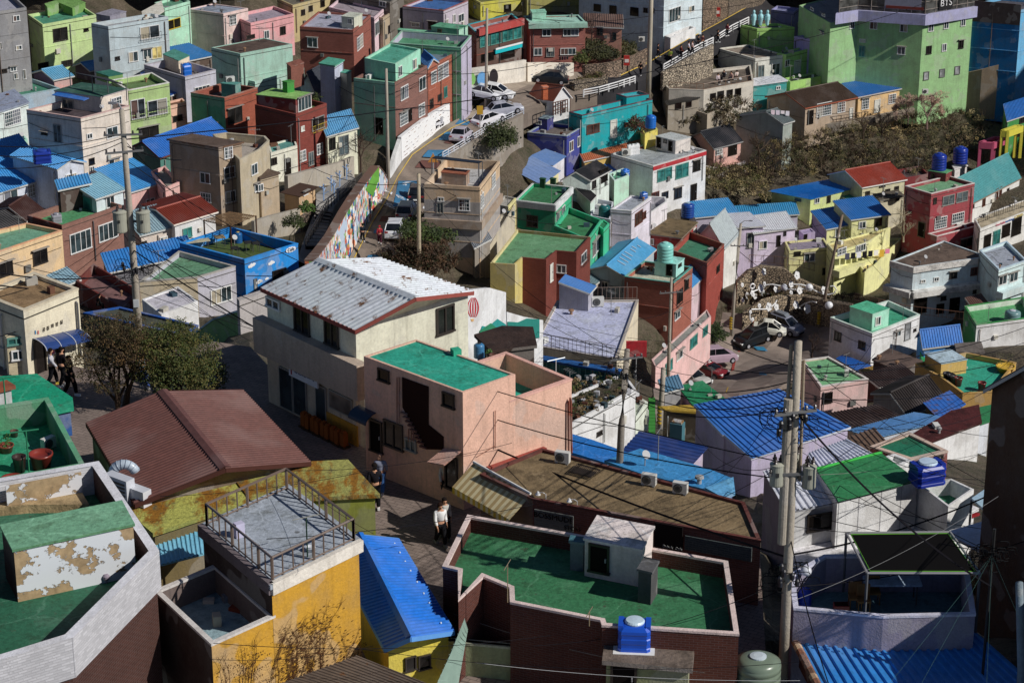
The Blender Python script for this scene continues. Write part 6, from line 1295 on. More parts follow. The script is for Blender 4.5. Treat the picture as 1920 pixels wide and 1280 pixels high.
boxtank(at_z(S('D3',(1215,1085)),wz2+.05),1.3,1.0,.86,'dark blue tank with white lid on the white building',.35,'14288c','b4c8dc')
gs=house('flat dark green roof with pink edging behind the blue tank','D3',[(812,835),(1105,930),(1368,868),(1090,733)],990,'8a4a44',z=wz2-.6,fi=1,floor='1f6a50',par=.05,cop='c9b0a0')
add_window(gs,1,1300,905,60,30,'d','D3')
w4=house('small white parapet block between green roof and white building','D3',[(905,905),(1010,975),(1110,930),(985,880)],1060,'e0dee6',z=wz2-.2,fi=1,floor='1f5a44',par=.35)
cn=canopy('light blue-white sheet roof over the passage at lower right','D4',[(1340,196),(1610,330),(1930,180),(1815,62)],wz2+.6,M('plaster','c4ccdc'),th=.12)
cn2=canopy('stepped translucent pale blue sheets right of the white building','D3',[(1540,1200),(1640,1290),(1820,1230),(1700,1090)],wz2-.2,M('metal','9aacc8'),th=.1)
cn3=canopy('dark red sheet roof between the white sloping roofs','D4',[(250,430),(760,360),(1600,60),(1480,30),(700,250)],wz2-2.4,M('metal','8a1c20'),th=.1,posts=False)
cn4=house('narrow white ledge roof above the red strip','D4',[(240,330),(250,430),(760,335),(1560,25),(1480,-10),(760,240)],700,'dcdae4',z=wz2-2.2,fi=1,floor='dad8e2',fk='floor',par=0,trim='e0dee8')
tz=PLAT+2.6
tb=house('lavender walled terrace house with blue deck, chairs and shade frame','D4',[(232,505),(262,748),(905,808),(1566,792),(1500,365),(760,362),(480,366)],940,'8a8498',z=tz,fi=1,floor='5a7686',par=1.3,ft=.14,cop='c8c8dc',ext=3)
sf_=thing('shade_frame','black shade net stretched on a green-edged metal frame over the terrace','shade net',at_z(S('D4',(1100,350)),tz))
cc=[at_z(S('D4',q_),tz+.9) for q_ in ((640,203),(790,490),(1600,492),(1385,195))]; mbx=MB(); ii=inset(cc,.12); mbx.face(ii,M('plain','0c0a0a')); mbx.face([p-UZ*.02 for p in ii][::-1],M('plain','0c0a0a')); mbx.build('net',sf_)
mbx=MB()
for j in range(4): mbx.tube([ii[j]+UZ*.01,ii[(j+1)%4]+UZ*.01],.018,M('plain','5a9a30'),4)
mbx.build('green_edge',sf_)
for j in range(4): mbx=MB(); mbx.tube([cc[j],cc[(j+1)%4]],.045,M('gloss','8a8a8c'),6); mbx.build('frame_bar',sf_)
for j in range(4): mbx=MB(); mbx.tube([Vector((cc[j].x,cc[j].y,tb.floor)),cc[j]],.05,M('gloss','5a5c60'),6); mbx.build('post',sf_)
tt=at_z(S('D4',(960,690)),tb.floor); table('long terrace table with blue-white cloth under the shade net',tt,.7,1.9,.75,'a4b0d0',0.0)
for i,(x,y) in enumerate(((700,740),(760,760),(830,700))):
 p=at_z(S('D4',(x,y)),tb.floor); t=thing('chair',('wooden armchair nearest the red crate on the blue terrace','wooden armchair in front of the long table','wooden chair beside the table leg')[i],'chair',p,'wooden chairs on the blue terrace'); m_=M('wood','8a6238'); mbx=MB(); mbx.box(p+UZ*.42,Vector((.22,0,0)),Vector((0,.22,0)),UZ*.03,m_); mbx.build('seat',t); mbx=MB(); mbx.box(p+UZ*.68+Vector((0,.2,0)),Vector((.22,0,0)),Vector((0,.02,0)),UZ*.22,m_); mbx.build('backrest',t)
 for a in (-1,1):
  for b in (-1,1): mbx=MB(); mbx.tube([p+Vector((.19*a,.19*b,0)),p+Vector((.19*a,.19*b,.42))],.02,m_,4); mbx.build('leg',t)
tank(at_z(S('D4',(335,735)),tb.floor),.24,.75,'small blue drum inside the lavender parapet','1a2f9a','22389a')
p=at_z(S('D4',(600,770)),tb.floor); t=thing('crate','red crate on the blue terrace floor','crate',p); mbx=MB(); yardbox(mbx,p,.5,.35,.3,M('gloss','8a2a24')); yardbox(mbx,p+UZ*.29,.44,.29,.02,M('plain','2a1210')); mbx.build('body',t)
rz=PLAT+1.3
rbx=house('house with wide ribbed blue roof in the lower right corner','D4',[(262,925),(560,1500),(2200,1500),(1560,935)],1560,'5a2a20',z=rz,fi=1,kind='flat',floor='2f7ac4',par=0,trim='6a3020',ext=.5)
r_=MB(); cc=[p+UZ*.05 for p in rbx.P]; sheet(r_,cc[1],cc[2],cc[3],cc[0],M('metal','2f7ac8'),.34,.07); r_.build('ribbed_roof',rbx.root)
mbx=MB()
for j in range(16):
 a=cc[0].lerp(cc[1],j/16)-Vector((.12,0,0)); b=cc[0].lerp(cc[1],(j+.9)/16)-Vector((.12,0,0)); mbx.tube([a,b],.14,M('plaster',random.choice(('c9a88a','8a5a44','b89878','6a4a3a'))),7)
mbx.build('edge_tile',rbx.root)
dz_=67.0
dh=house('tall dark brown windowless gable wall at the right edge','D3',[(1690,402),(2900,1100),(4700,820)],2400,'4a3424',z=dz_,kind='gable',apex=-120,roof='3a2c26',d=None,cols={0:'5a4232'})
nbp=[Vector(q) for q in ((17.9,58,0),(30,58,0),(30,82,0),(18.6,77.5,0))]
t=thing('house','neighbouring brown house just beyond the lower right corner','house',(24,68,PLAT)); mbx=MB(); mbx.prism([(p.x,p.y) for p in nbp],PLAT-1,PLAT+6.2,M('plaster','6a5444')); mbx.build('wall',t); mbx=MB(); mbx.prism([(p.x,p.y) for p in inset(nbp,.3)],PLAT+6.1,PLAT+6.4,M('floor','4a4440')); mbx.build('roof',t)
yo=house('ochre house with turquoise roof terrace, pots and red tubs','D3',[(1135,238),(1312,332),(1476,452),(1690,442),(1860,230),(1500,158)],600,'c29a54',fi=1,cols={0:'8a6a3c',1:'8a6a3c'},floor='2f9a80',par=.4,cop='b8924e')
hut(yo,'D3',[(1206,166),(1322,236),(1506,204)],335,'cfa75e',cols={0:'8f7040'},floor='a8bcc8',trim='a4b8c4',name='stair_hut')
for i,(x,y,c_) in enumerate(((1360,352,'22222a'),(1390,365,'22222a'),(1442,385,'6a2a24'),(1610,420,'6a2a24'),(1415,378,'30302e'))): pot(at_z(S('D3',(x,y+10)),yo.floor),.35,.75,('black onggi jar nearest the ochre hut','second black onggi jar by the ochre hut','tall red-brown jar on the turquoise terrace','red-brown tub at the near rail of the turquoise terrace','dark jar between the others on the turquoise terrace')[i],c_)
pot(at_z(S('D3',(1780,290)),yo.floor),.8,.5,'wide yellow tub on the turquoise terrace','c9a22c',plant='5a5a3a')
ph=house('pale pink house with pitched green roof in front of the car park','D3',[(318,212),(456,404),(798,347),(510,186)],620,'eab8b4',fi=1,cols={0:'a4788c'},floor='6fa878',par=.12,cop='d4ccc8',wins=[(1,503,480,70,78,'o')])
house('small vivid blue ribbed roof behind the pink house','D3',[(585,200),(740,290),(822,262),(620,182)],330,'8a7a80',fi=1,kind='slab',roof='2a68c0',sp=.3)
rr_=house('low pink hut with rust-orange lichen roof','D3',[(738,282),(862,362),(1050,322),(850,252)],420,'e0b0b0',fi=1,kind='flat',floor='a8843c',fk='rusty',par=0,trim='b0a090')
house('dull brown sheet roof house behind the rusty roof','D3',[(835,205),(1010,285),(1175,215),(950,132)],400,'4a3c38',fi=1,floor='5f4f48',fk='dirty',par=0)
house('dark tiled roof with grey gable wall in the middle of the right side','D3',[(838,440),(1088,600),(1340,480)],700,'4a3c38',cols={0:'9a8f88'},kind='gable',apex=440,roof='2c2624',sp=.25)
house('long dark maroon roof behind the tiled roof','D3',[(760,330),(880,395),(1140,330)],470,'4a2c2a',kind='gable',fr=1.0,apex=300,roof='2f2220')
house('dark lean-to roof with wooden slats below the pink house','D3',[(520,600),(640,690),(1000,610),(860,540)],760,'3a2c24',fi=1,kind='slab',roof='3a2a24',sp=.3)
house('roof patched with torn blue tarpaulin','D3',[(1215,520),(1320,630),(1475,525),(1380,445)],700,'6a5a3a',fi=1,kind='slab',roof='2f5fb4',rx=.9,sp=.5,rh=.02)
house('pale blue and white ribbed roof along the maroon one','D3',[(690,715),(850,760),(1345,632),(1130,598)],830,'c0c4cc',fi=1,kind='slab',roof='6a94cc',sp=.22,rh=.05)
house('maroon felt roof with white front wall under the dark building','D3',[(1120,748),(1245,790),(1600,655),(1580,540),(1400,580)],900,'e4dedc',fi=1,floor='4a1c1c',fk='dirty',par=0,trim='3a1414')
house('white side wall block next to the dark building','D3',[(1580,560),(1592,665),(1665,640),(1670,540)],860,'d0d4de',fi=1,floor='2f7a4c',par=0)
bq=house('house with royal blue ribbed roof and lilac side wall by the car park','C3',[(1400,535),(1600,745),(1612,745),(1800,905),(2490,690),(1990,425)],1150,'b4aac4',fi=3,cols={0:'b0a8c4',2:'b4acc8',3:'3a4a48'},floor='3a6ab4',par=0,trim='c4c8d4')
r_=MB(); z_=bq.z+.07; cc=[at_z(S('C3',q_),z_) for q_ in ((1395,530),(1808,910),(2495,690),(1990,420))]; sheet(r_,cc[1],cc[2],cc[3],cc[0],M('metal','3468bc'),.42,.06); r_.build('ribbed_roof',bq.root)
rail('green balcony railing below the royal blue roof',[at_z(S('C3',q_),bq.z-1.9) for q_ in ((1770,960),(1930,925),(2200,850))],.7,'2f7a50',sp=.5,post=.03)
hgs=house('green slant-roofed lilac shed beside the parked silver car','C3',[(1282,400),(1400,552),(1602,492),(1440,365)],640,'b890a8',fi=1,kind='flat',floor='1f7a50',par=0,trim='1f7a50')
yw=house('ochre-roofed shaded porch beside the green slant-roofed shed','C3',[(1165,548),(1185,562),(1430,582),(1350,540)],760,'4a4034',fi=1,floor='b0902c',par=0,trim='b0902c')
bb1=house('vivid blue roof below the white garden wall','C3',[(500,750),(500,865),(760,945),(890,880),(640,790)],1000,'5a5a60',d=122,fi=1,floor='1f66b8',par=0,trim='1f74cc')
nb=house('navy ribbed hipped roof beside the concrete pole','C3',[(890,868),(1335,968),(1450,842),(1005,742)],1120,'b8a8c0',fi=1,d=132,kind='slab',roof='1c3474',sp=.45,rh=.06)
lb3=house('light blue sheet roofs stretching behind the brown roof slab','C3',[(770,935),(1010,1020),(1500,1140),(1640,1065),(1480,1000),(1000,858)],1230,'6a5a5a',fi=1,d=116,floor='3a80c0',par=0,trim='3f8fd0')
bl4=house('teal blue box hut at the end of the light blue sheets','C3',[(1490,1130),(1600,1190),(1660,1160),(1650,1070)],1260,'1f4f9a',fi=1,d=112,floor='5f9ad0',par=0)
gw_=house('white garden house wall with overgrown rubbish garden on top','C3',[(350,520),(500,668),(965,415),(880,300)],930,'e6e2e0',d=150,fi=1,floor='4a4030',fk='soil',par=.15)
add_window(gw_,1,702,735,36,34,'d','C3')
gw2=house('pale green-white wall house with green steps','C3',[(940,480),(965,620),(1052,510),(985,470)],820,'d4dccc',d=160,fi=1,floor='a8b0a0',par=.1)
cv=house('long covered walkway with blue roof edge and green glass','C3',[(40,140),(50,160),(875,302),(885,285)],420,'9a9484',d=160,fi=1,floor='1f4f90',par=0,trim='1f4f94',wins=[(1,x,y,88,100,'t') for x,y in ((120,225),(230,245),(330,262),(420,280),(515,292),(608,308),(708,330),(808,345))])
lr=house('wide lavender-white flat roof building with railings and tan walls','C2',[(225,1335),(830,1435),(985,1005),(400,1012)],1500,'d8cbb0',fi=1,d=188,cols={0:'a08c68'},floor='b4b8d4',fk='floor',par=.12,cop='a8a098')
hut(lr,'C2',[(416,930),(625,945),(660,905)],1085,'a4a2ac',cols={0:'8a8894'},kind='gable',fr=1.0,ax='R',apex=868,roof='3a70b8',mat='siding',name='shed')
ac_unit('C2',(692,1050),'tall white unit beside the grey shed on the lavender roof',85,z=lr.floor,ang=.1)
rail('thin brown railing along the near edge of the lavender roof',[lr.P[0].lerp(lr.P[1],.02)+UZ*.05,lr.P[0].lerp(lr.P[1],.98)+UZ*.05],1.1,'7a6a60',sp=.35,post=.025)
rail('thin brown railing along the far edge of the lavender roof',[lr.P[2].lerp(lr.P[3],.02)+UZ*.05,lr.P[2].lerp(lr.P[3],.5)+UZ*.05],1.1,'7a6a60',sp=.35,post=.025)
cr=house('rough brown corrugated roof with dry litter at the bottom edge','B4',[(180,1330),(620,1420),(1290,1330),(760,1118)],1700,'4a4038',z=PLAT+1.9,fi=1,kind='slab',roof='5f544c',rx=.5,sp=.16,rh=.03)
nt_=MB(); cc=[at_z(S('B4',q_),PLAT+z_) for q_,z_ in (((1330,1300),1.2),((1440,1060),1.9),((1535,820),2.6),((1560,900),2.0),((1520,1060),1.2),((1490,1300),.6))]; nt_.face(cc,M('plain','7f978c')); nt_.face([p_-UZ*.03 for p_ in cc][::-1],M('plain','7f978c'))
for k in range(14):
 a_=cc[0].lerp(cc[2],k/13); b_=cc[5].lerp(cc[3],k/13); nt_.tube([a_+UZ*.02,b_+UZ*.02],.012,M('plain','a8bab0'),3)
tag(nt_.build('debris_net',None,cc[0]),'pale green debris net sagging beside the yellow cottage gable','net')
pot(at_z(S('A4',(2230,330)),zt+.04),.16,.14,'white basin upside down on the grey terrace','c4c8cc');
t=thing('roof_pole','dark green pole with a short crossbar on the grey terrace','pole',at_z(S('A4',(2210,380)),zt)); mbx=MB(); a_=at_z(S('A4',(2210,380)),zt); mbx.tube([a_,a_+UZ*1.4],.025,M('gloss','1f3a2c'),6); mbx.tube([a_+UZ*1.4-Vector((.4,.2,0)),a_+UZ*1.4+Vector((.4,.2,0))],.015,M('gloss','5a5a4c'),5); mbx.build('pole',t)
wbox=at_z(S('A4',(1720,230)),zt+.02); t=thing('louvre_box','small lilac-white louvred box by the terrace railing','box',wbox); mbx=MB(); yardbox(mbx,wbox,.3,.22,.5,M('plain','b4b0c8'),.6); mbx.build('body',t)
for i,(x,y,l_,c_) in enumerate(((1500,700,'pale crate lying on the blue-grey yard floor','b0aaa0'),(1420,620,'dark box against the yard wall by the blue awning','4a4a50'),(1560,860,'small pale board on the yard floor near its front corner','a8a294'),(1700,760,'rust-red box under the leaning ladder','7a3a2a'),(1640,690,'grey bundle beside the ladder foot','70747c'))):
 p=at_z(S('A4',(x,y)),yy.floor); t=thing('yard_box',l_,'box',p); mbx=MB(); yardbox(mbx,p,.35+.1*(i%2),.25,.12+.12*(i%3),M('plain',c_),i*.9); mbx.build('body',t)
house('vivid blue hipped roof house beside the white and mint house','D3',[(1150,40),(1200,112),(1462,78)],230,'3a7ac0',kind='gable',apex=-6,roof='2f68b8')
house('grey slab roof with a pale round patch at the right','D3',[(1425,95),(1440,150),(1625,158),(1600,82)],230,'5a5450',fi=1,floor='6a625c',fk='dirty',par=0)
house('small bright green stall beside the blue hipped roof','D3',[(1165,130),(1180,200),(1262,190)],250,'2f9a60',floor='2f9a60',par=.05)
house('dark mossy roof hut in front of the weathered pale blue house','D2',[(1500,1010),(1545,1040),(1640,1015)],1130,'6a5a50',kind='gable',fr=1.0,apex=985,roof='5a4038')
house('brown slatted porch roof between the blue roofs','D3',[(690,770),(760,850),(900,800)],930,'5a4a3c',kind='slab',roof='6a5444',sp=.3,d=118)
house('small weathered grey shed behind the green slant-roofed shed','C3',[(1140,380),(1175,430),(1290,400)],560,'8a8a8c',kind='gable',fr=1.0,apex=345,roof='4a6a8a')
house('tin-roofed lean-to beside the beige modern house stair wall','B2',[(1560,560),(1610,620),(1720,560)],720,'8a8278',kind='gable',fr=1.0,apex=530,roof='7a8088')
house('little ochre lean-to squeezed against the brick and ochre house','C2',[(620,860),(650,900),(720,850)],980,'a8988a',kind='gable',fr=1.0,apex=830,roof='6a7a88')
gsx=thing('green_steps','narrow bright green steps between the white garden wall and the slim pole','steps',at_d(S('C3',(1080,720)),168))
for j in range(10):
 a_=at_d(S('C3',(1058,725-25*j)),166+j*.7); b_=at_d(S('C3',(1105,722-25*j)),166+j*.7); mbx=MB(); mbx.box((a_+b_)/2,(b_-a_)/2,Vector((0,.25,0)),UZ*.1,M('plain','3f8a3a')); mbx.build('step',gsx)
p=at_d(S('C3',(1262,800)),140); t=thing('metal_cabinet','tall blue-grey metal cabinet with rusty top behind the navy roof','cabinet',p); mbx=MB(); yardbox(mbx,p,.75,.55,1.25,M('gloss','4a7080'),-.4); mbx.build('body',t); mbx=MB(); yardbox(mbx,p+UZ*1.25,.6,.45,.12,M('rusty','a8a8a8'),-.4); mbx.build('rusty_top',t)
def strip(name, reg, pairs, mat, k=6, m=5, lift=0.0, kind='structure', skirt=1.7, parent=None, label=None, cat=None):
 rows = []
 for i in range(len(pairs)-1):
  for j in range(m + (1 if i == len(pairs)-2 else 0)):
   t = j/m; a = [pairs[i][0][q]*(1-t)+pairs[i+1][0][q]*t for q in (0, 1)]; b = [pairs[i][1][q]*(1-t)+pairs[i+1][1][q]*t for q in (0, 1)]
   row = []
   for q in range(k+1):
    p = S(reg, (a[0]+(b[0]-a[0])*q/k, a[1]+(b[1]-a[1])*q/k)); row.append(at_d(p, Dd(*p)*(1-lift)))
   rows.append(row)
 mb = MB(); im = mb.mat(mat); n = k+1; i0 = 0
 for r in rows: mb.v += r
 for i in range(len(rows)-1):
  for q in range(k): mb.f.append([i*n+q, i*n+q+1, (i+1)*n+q+1, (i+1)*n+q]); mb.mi.append(im)
 if skirt:
  for e in (0, k):
   for i in range(len(rows)-1):
    a, b = rows[i][e], rows[i+1][e]; mb.face([a, b, b-UZ*skirt, a-UZ*skirt], mat)
 o = mb.build(name, parent, None if parent else rows[0][0], smooth=False)
 if kind: o['kind'] = kind
 if label: tag(o, label, cat)
 return o
ASP = M('asphalt', '75695f'); PAV = M('asphalt', '7d7468')
mbx = MB(); mbx.face([at_z(q, PLAT+.02) for q in PPOLY][::-1], M('paver', '85766e')); o = mbx.build('pavement', None, (-8, 85, PLAT)); o['kind'] = 'structure'
mbx = MB(); mbx.face([(8, 60, PLAT-.6), (26, 60, PLAT-.6), (26, 95, PLAT-9.5), (8, 95, PLAT-9.5)], M('asphalt', '5a5450')); o = mbx.build('alley', None, (15, 80, PLAT-2)); o['kind'] = 'structure'
strip('road', None, [((655,520),(760,520)),((666,483),(755,483)),((699,415),(783,415)),((727,370),(800,370)),((746,331),(812,331)),((773,290),(838,298)),((806,266),(877,276)),((846,240),(914,250)),((888,220),(960,226)),((930,190),(1000,206)),((985,160),(1065,186)),((1060,150),(1120,172))], ASP, m=4)
strip('road', None, [((1060,150),(1120,172)),((1164,142),(1188,158)),((1217,117),(1243,134)),((1292,73),(1334,84)),((1350,42),(1372,66)),((1415,6),(1405,48)),((1440,-40),(1460,20))], M('asphalt','2c2b2e'), m=4)
strip('roadside_apron', None, [((930,152),(934,190)),((1000,138),(990,160)),((1070,135),(1066,150)),((1164,136),(1164,143))], M('asphalt','95887a'), m=3)
strip('pavement', None, [((640,505),(657,505)),((655,483),(666,483)),((690,415),(699,415)),((716,370),(727,370)),((735,331),(746,331)),((762,290),(773,290)),((798,262),(806,266)),((835,235),(846,240)),((876,214),(888,220)),((918,182),(930,190))], PAV, k=2, m=4, lift=.0006)
YL = M('plain', 'c0a040')
strip('kerb_line', None, [((663.5,483),(665.5,483)),((698,415),(699.6,415)),((725.8,370),(727.4,370)),((745.2,331),(746.6,331)),((772,290),(773.4,290.6)),((805.6,266),(806.8,267)),((845.6,240),(846.4,241)),((888,221),(888.6,222.2))], YL, k=1, m=4, lift=.0012, skirt=0)
strip('kerb_line', None, [((1164,140.5),(1164,142.2)),((1217,115.6),(1217,117.2)),((1292,72),(1292,73.4)),((1350,41),(1350,42.4)),((1415,4.6),(1415,6))], YL, k=1, m=4, lift=.0012, skirt=0)
BLU = M('asphalt', '2f5f88'); RDB = M('asphalt', '5a3a34')
for pts, m_ in (([((747,339),(786,339)),((737,387),(780,387))], BLU), ([((803,281),(846,281)),((792,294),(838,297))], BLU), ([((836,247),(868,250)),((822,262),(850,264))], BLU), ([((704,424),(732,424)),((700,437),(728,437))], BLU), ([((716,405),(751,405)),((711,415),(748,415))], RDB), ([((690,478),(720,478)),((688,484),(718,484))], BLU), ([((790,300),(835,302)),((778,314),(826,316))], RDB), ([((862,224),(886,226)),((853,233),(876,235))], BLU), ([((838,262),(852,264)),((832,268),(846,270))], RDB)):
 strip('road_marking', None, pts, m_, k=4, m=3, lift=.0009, skirt=0)
def roadtext(body, reg, p, up, size, col='c9ced4'):
 P = S(reg, p); Q = S(reg, up); a = at_d(P, Dd(*P)*.9986); b = at_d(Q, Dd(*Q)*.9986); R_ = at_d((P[0]+12, P[1]), Dd(P[0]+12, P[1])*.9986)
 upv = (b-a).normalized(); n = (R_-a).cross(upv).normalized(); u = upv.cross(n);
 if u.x < 0: u = -u
 o = text3(body, a, u, upv, size, col, None, thick=.004); o.name = 'road_marking'; o['kind'] = 'structure'
roadtext('30', 'B2', (1130,188), (1150,130), 1.5); roadtext('어린이', 'B2', (1090,275), (1120,210), 1.9); roadtext('보호구역', 'B2', (1050,350), (1080,290), 1.5)
cpt = S('B2', (1130,190)); ca = at_d(cpt, Dd(*cpt)*.9986); mbx = MB(); mbx.tube([ca+Vector((.95*math.cos(a), 1.7*math.sin(a), -.02-.12*math.sin(a))) for a in [j*math.pi/14 for j in range(29)]], .07, M('plain', 'c9ced4'), 4); o = mbx.build('road_marking', None, ca); o['kind'] = 'structure'
strip('car_park', None, [((1355,585),(1560,600)),((1345,640),(1560,630)),((1300,660),(1560,665)),((1230,690),(1500,700)),((1225,730),(1440,740)),((1230,790),(1420,800))], M('asphalt','82756c'), k=8, m=4)
strip('kerb_line', None, [((1389,650),(1393,651)),((1376,668),(1381,669)),((1372,690),(1377,690)),((1371,697),(1376,697))], M('plain','8a3a34'), k=1, m=4, lift=.0012, skirt=0)
strip('kerb_line', None, [((1371,697),(1374,697)),((1368,716),(1370,716)),((1360,736),(1362,736))], YL, k=1, m=3, lift=.0012, skirt=0)
for pts in ([((1412,649),(1432,650)),((1420,656),(1440,658))], [((1420,697),(1434,698)),((1424,702),(1438,703))]): strip('road_marking', None, pts, M('asphalt','3a84b4'), k=2, m=2, lift=.0012, skirt=0)
strip('paved_steps_area', 'B2', [((470,240),(720,90)),((470,360),(760,150)),((480,350),(600,335)),((440,420),(575,440)),((400,520),(540,560)),((360,640),(470,690)),((330,720),(420,760))], M('asphalt','8f8c88'), k=4, m=3, lift=.002)
st = thing('steps', 'dark edged concrete steps climbing beside the mural wall', 'steps', G(S('B2',(500,480))));
for j in range(11):
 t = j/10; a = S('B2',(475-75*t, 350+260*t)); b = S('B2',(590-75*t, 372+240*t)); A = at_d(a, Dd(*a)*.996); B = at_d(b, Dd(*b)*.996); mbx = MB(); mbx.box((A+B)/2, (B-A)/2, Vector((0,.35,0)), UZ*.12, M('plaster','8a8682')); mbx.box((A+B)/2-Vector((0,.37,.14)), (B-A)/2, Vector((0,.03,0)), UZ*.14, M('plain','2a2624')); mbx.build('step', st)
def Gp(reg, p, k=1.0): q = S(reg, p); return at_d(q, Dd(*q)*k)
rail('black handrail along the steps and paved deck', [Gp('B2',q,.996) for q in ((395,640),(560,350),(640,290),(800,160))], 1.0, '26262a', sp=.8, post=.04, bars='h')
for i,(x,y) in enumerate(((525,290),(580,225),(640,190),(690,140),(600,260))):
 p = Gp('B2',(x,y),.996); t = thing('blue_sculpture_tree', ('pale blue wire sculpture nearest the top of the steps','second pale blue wire sculpture on the paved deck','middle pale blue wire sculpture on the paved deck','pale blue wire sculpture farthest up the paved deck','small pale blue wire sculpture close to the handrail')[i], 'sculpture', p, 'pale blue sculptures on the paved deck'); mbx = MB(); m_ = M('gloss','8aa0d0'); mbx.tube([p,p+UZ*1.6],.06,m_,5)
 for k in range(5): a = k*1.3; mbx.tube([p+UZ*(.6+.2*k), p+UZ*(.9+.2*k)+Vector((.5*math.cos(a), .5*math.sin(a), 0))],.035,m_,4)
 mbx.build('figure', t)
mw_, mb0, mt0, mn = wall_strip('long wall painted with a colourful village mural beside the sloping road', 'B2', [(470,728,1120),(520,660,1000),(600,548,850),(700,372,705),(760,275,600),(830,172,470),(880,105,385),(925,48,300),(955,85,250),(985,140,195)], ('mural','dfe3e8'), t=.7, cop='6a5044', ext=1)
mbx = MB(); mbx.face([mt0[6]-mn*.03-UZ*2.2, mt0[7]-mn*.03-UZ*1.2, mt0[7]-mn*.03-UZ*.05, mt0[6]-mn*.03-UZ*.05, mt0[5]-mn*.03-UZ*.6], M('plain','5f9a3c')); mbx.build('painted_hill', mw_)
mbx = MB()
random.seed(11)
wall_strip('white wall dotted with small dark tiles beside the sloping road', 'B1', [(1000,1262,1285),(1045,1110,1215),(1083,1000,1165)], 'e2e4ea', t=.4, ext=1)
cw_, cb, ctp, cn_ = wall_strip('tall white wall with scattered little fish tiles below the brick houses', 'B1', [(1085,985,1160),(1200,895,1062),(1290,828,990),(1330,800,955),(1432,745,868)], ('chips','dfe0e4'), t=.4, ext=1)
wall_strip('white curved wall with painted cartoonish shapes below the restaurant', 'B1', [(1555,500,622),(1700,480,628),(1850,455,600),(1980,432,585)], 'd9d2c6', t=.4, ext=1)
for (x,y,w_,h_,c_) in ((1580,565,62,95,'8cc46a'),(1655,562,70,105,'6fa0dc'),(1740,548,66,120,'3a3436')):
 A, B = G(S('B1',(1555,622))), G(S('B1',(1700,628))); u_=(B-A); u_.z=0; u_.normalize(); n_=Vector((u_.y,-u_.x,0)); n_=n_ if n_.dot(A-CAM)<0 else -n_
 c = hit_plane(S('B1',(x,y)), A, n_)+n_*.35; k=mpx(c); mbx = MB(); mbx.face([c+u_*(w_/2*k*math.cos(a))+UZ*(h_/2*k*(max(math.sin(a),-.85))) for a in [j*math.pi/9 for j in range(18)]], M('plain',c_)); o = mbx.build('painted_shape', None, c); tag(o, {'8cc46a':'lime green rounded shape painted on the curved white wall','6fa0dc':'blue rounded shape painted on the curved white wall','3a3436':'dark winged shape painted on the curved white wall'}[c_], 'wall painting')
wall_strip('cream retaining wall with little coloured tiles under the square brick house', 'C1', [(190,455,590),(300,452,572),(420,455,562),(520,455,545)], ('chips','d8cfc0'), t=.4, ext=1)
wall_strip('dotted brown stone wall climbing beside the shaded street', 'C1', [(600,470,560),(760,455,560),(840,440,545),(960,400,495),(1060,350,455)], '8f7a68', mat='stone', t=.4, ext=1)
wall_strip('planter wall with circles pattern at the street corner', 'C1', [(525,600,660),(640,575,625),(765,555,600)], '8a7d6c', mat='stone', t=1.0, ext=1)
wall_strip('stone retaining wall with round cobbles at the top of the street', 'C1', [(1445,0,210),(1520,-40,175),(1625,-90,130)], '8f7a66', mat='stone', t=.4, ext=1)
wall_strip('shaded cobbled wall at the top edge of the street', 'C1', [(1630,-120,125),(1760,-160,60),(1900,-200,0)], '8a7a6a', mat='stone', t=.4, ext=1)
wall_strip('pale rubble wall below the white street railing', 'C1', [(1160,525,600),(1260,470,590),(1380,400,560),(1520,320,540)], 'b0a28e', mat='stone', t=.4, ext=1)
rail('white double-bar railing along the shaded sloping street', [Gp('C1',q,.998) for q in ((1165,520),(1240,478),(1340,418),(1430,368),(1520,325))], 1.0, 'dcdcdc', sp=2.2, post=.09, bars='h')
rail('white railing at the top of the sloping street', [Gp('C1',q,.998) for q in ((1560,300),(1660,235),(1775,178))], 1.0, 'dcdcdc', sp=2.2, post=.09, bars='h')
rail('white railing beside the street behind the turquoise house', [Gp('C1',q,.998) for q in ((590,700),(700,680),(840,640),(960,600))], .9, 'dcdcdc', sp=1.6, post=.08, bars='h')
rail('white railing on the downhill side of the road beside the cars', [Gp('B1',q,.998) for q in ((1380,1150),(1500,1080),(1580,1030),(1700,955),(1800,895),(1960,820))], .85, 'c8ccd4', sp=1.2, post=.06, bars='h')
rail('dark wooden slatted railing beside the white show house', [Gp('C1',q,.985) for q in ((372,830),(492,800))], 1.5, '5a3a30', sp=.8, post=.06, bars='h')
wall_strip('grey concrete wall supporting the road on its downhill side', 'B1', [(1370,1155,1230),(1560,1045,1150),(1710,958,1110),(1830,885,1060),(1960,822,1000)], '8a8074', t=.4, ext=2)
rail('rusty railing on the cafe deck edge', [at_z(S('C1',q), dk.z) for q in ((1205,636),(1452,648),(1808,583))], .8, '8a6a54', sp=.8, post=.03)
rail('dark railing in front of the brown-roofed tan cottages', [Gp('D1',q,.995) for q in ((350,915),(600,880),(790,850))], .9, '4a3a30', sp=.5, post=.04)
wall_strip('concrete ledge holding up the two tan cottages', 'D1', [(270,880,930),(360,910,960),(600,880,920),(800,845,885),(1130,780,810)], '8a7f70', t=.6, ext=.5)
rail('brown metal railing in front of the weathered pale blue house', [Gp('D2',q,.995) for q in ((700,1010),(900,1060),(1060,1100),(1480,1150))], .9, '8a6450', sp=.45, post=.03)
rail('rusty railing over the flower sculpture wall', [Gp('D2',q,.995) for q in ((-60,735),(120,745),(300,770),(480,820))], .9, '7a5a48', sp=.7, post=.03)
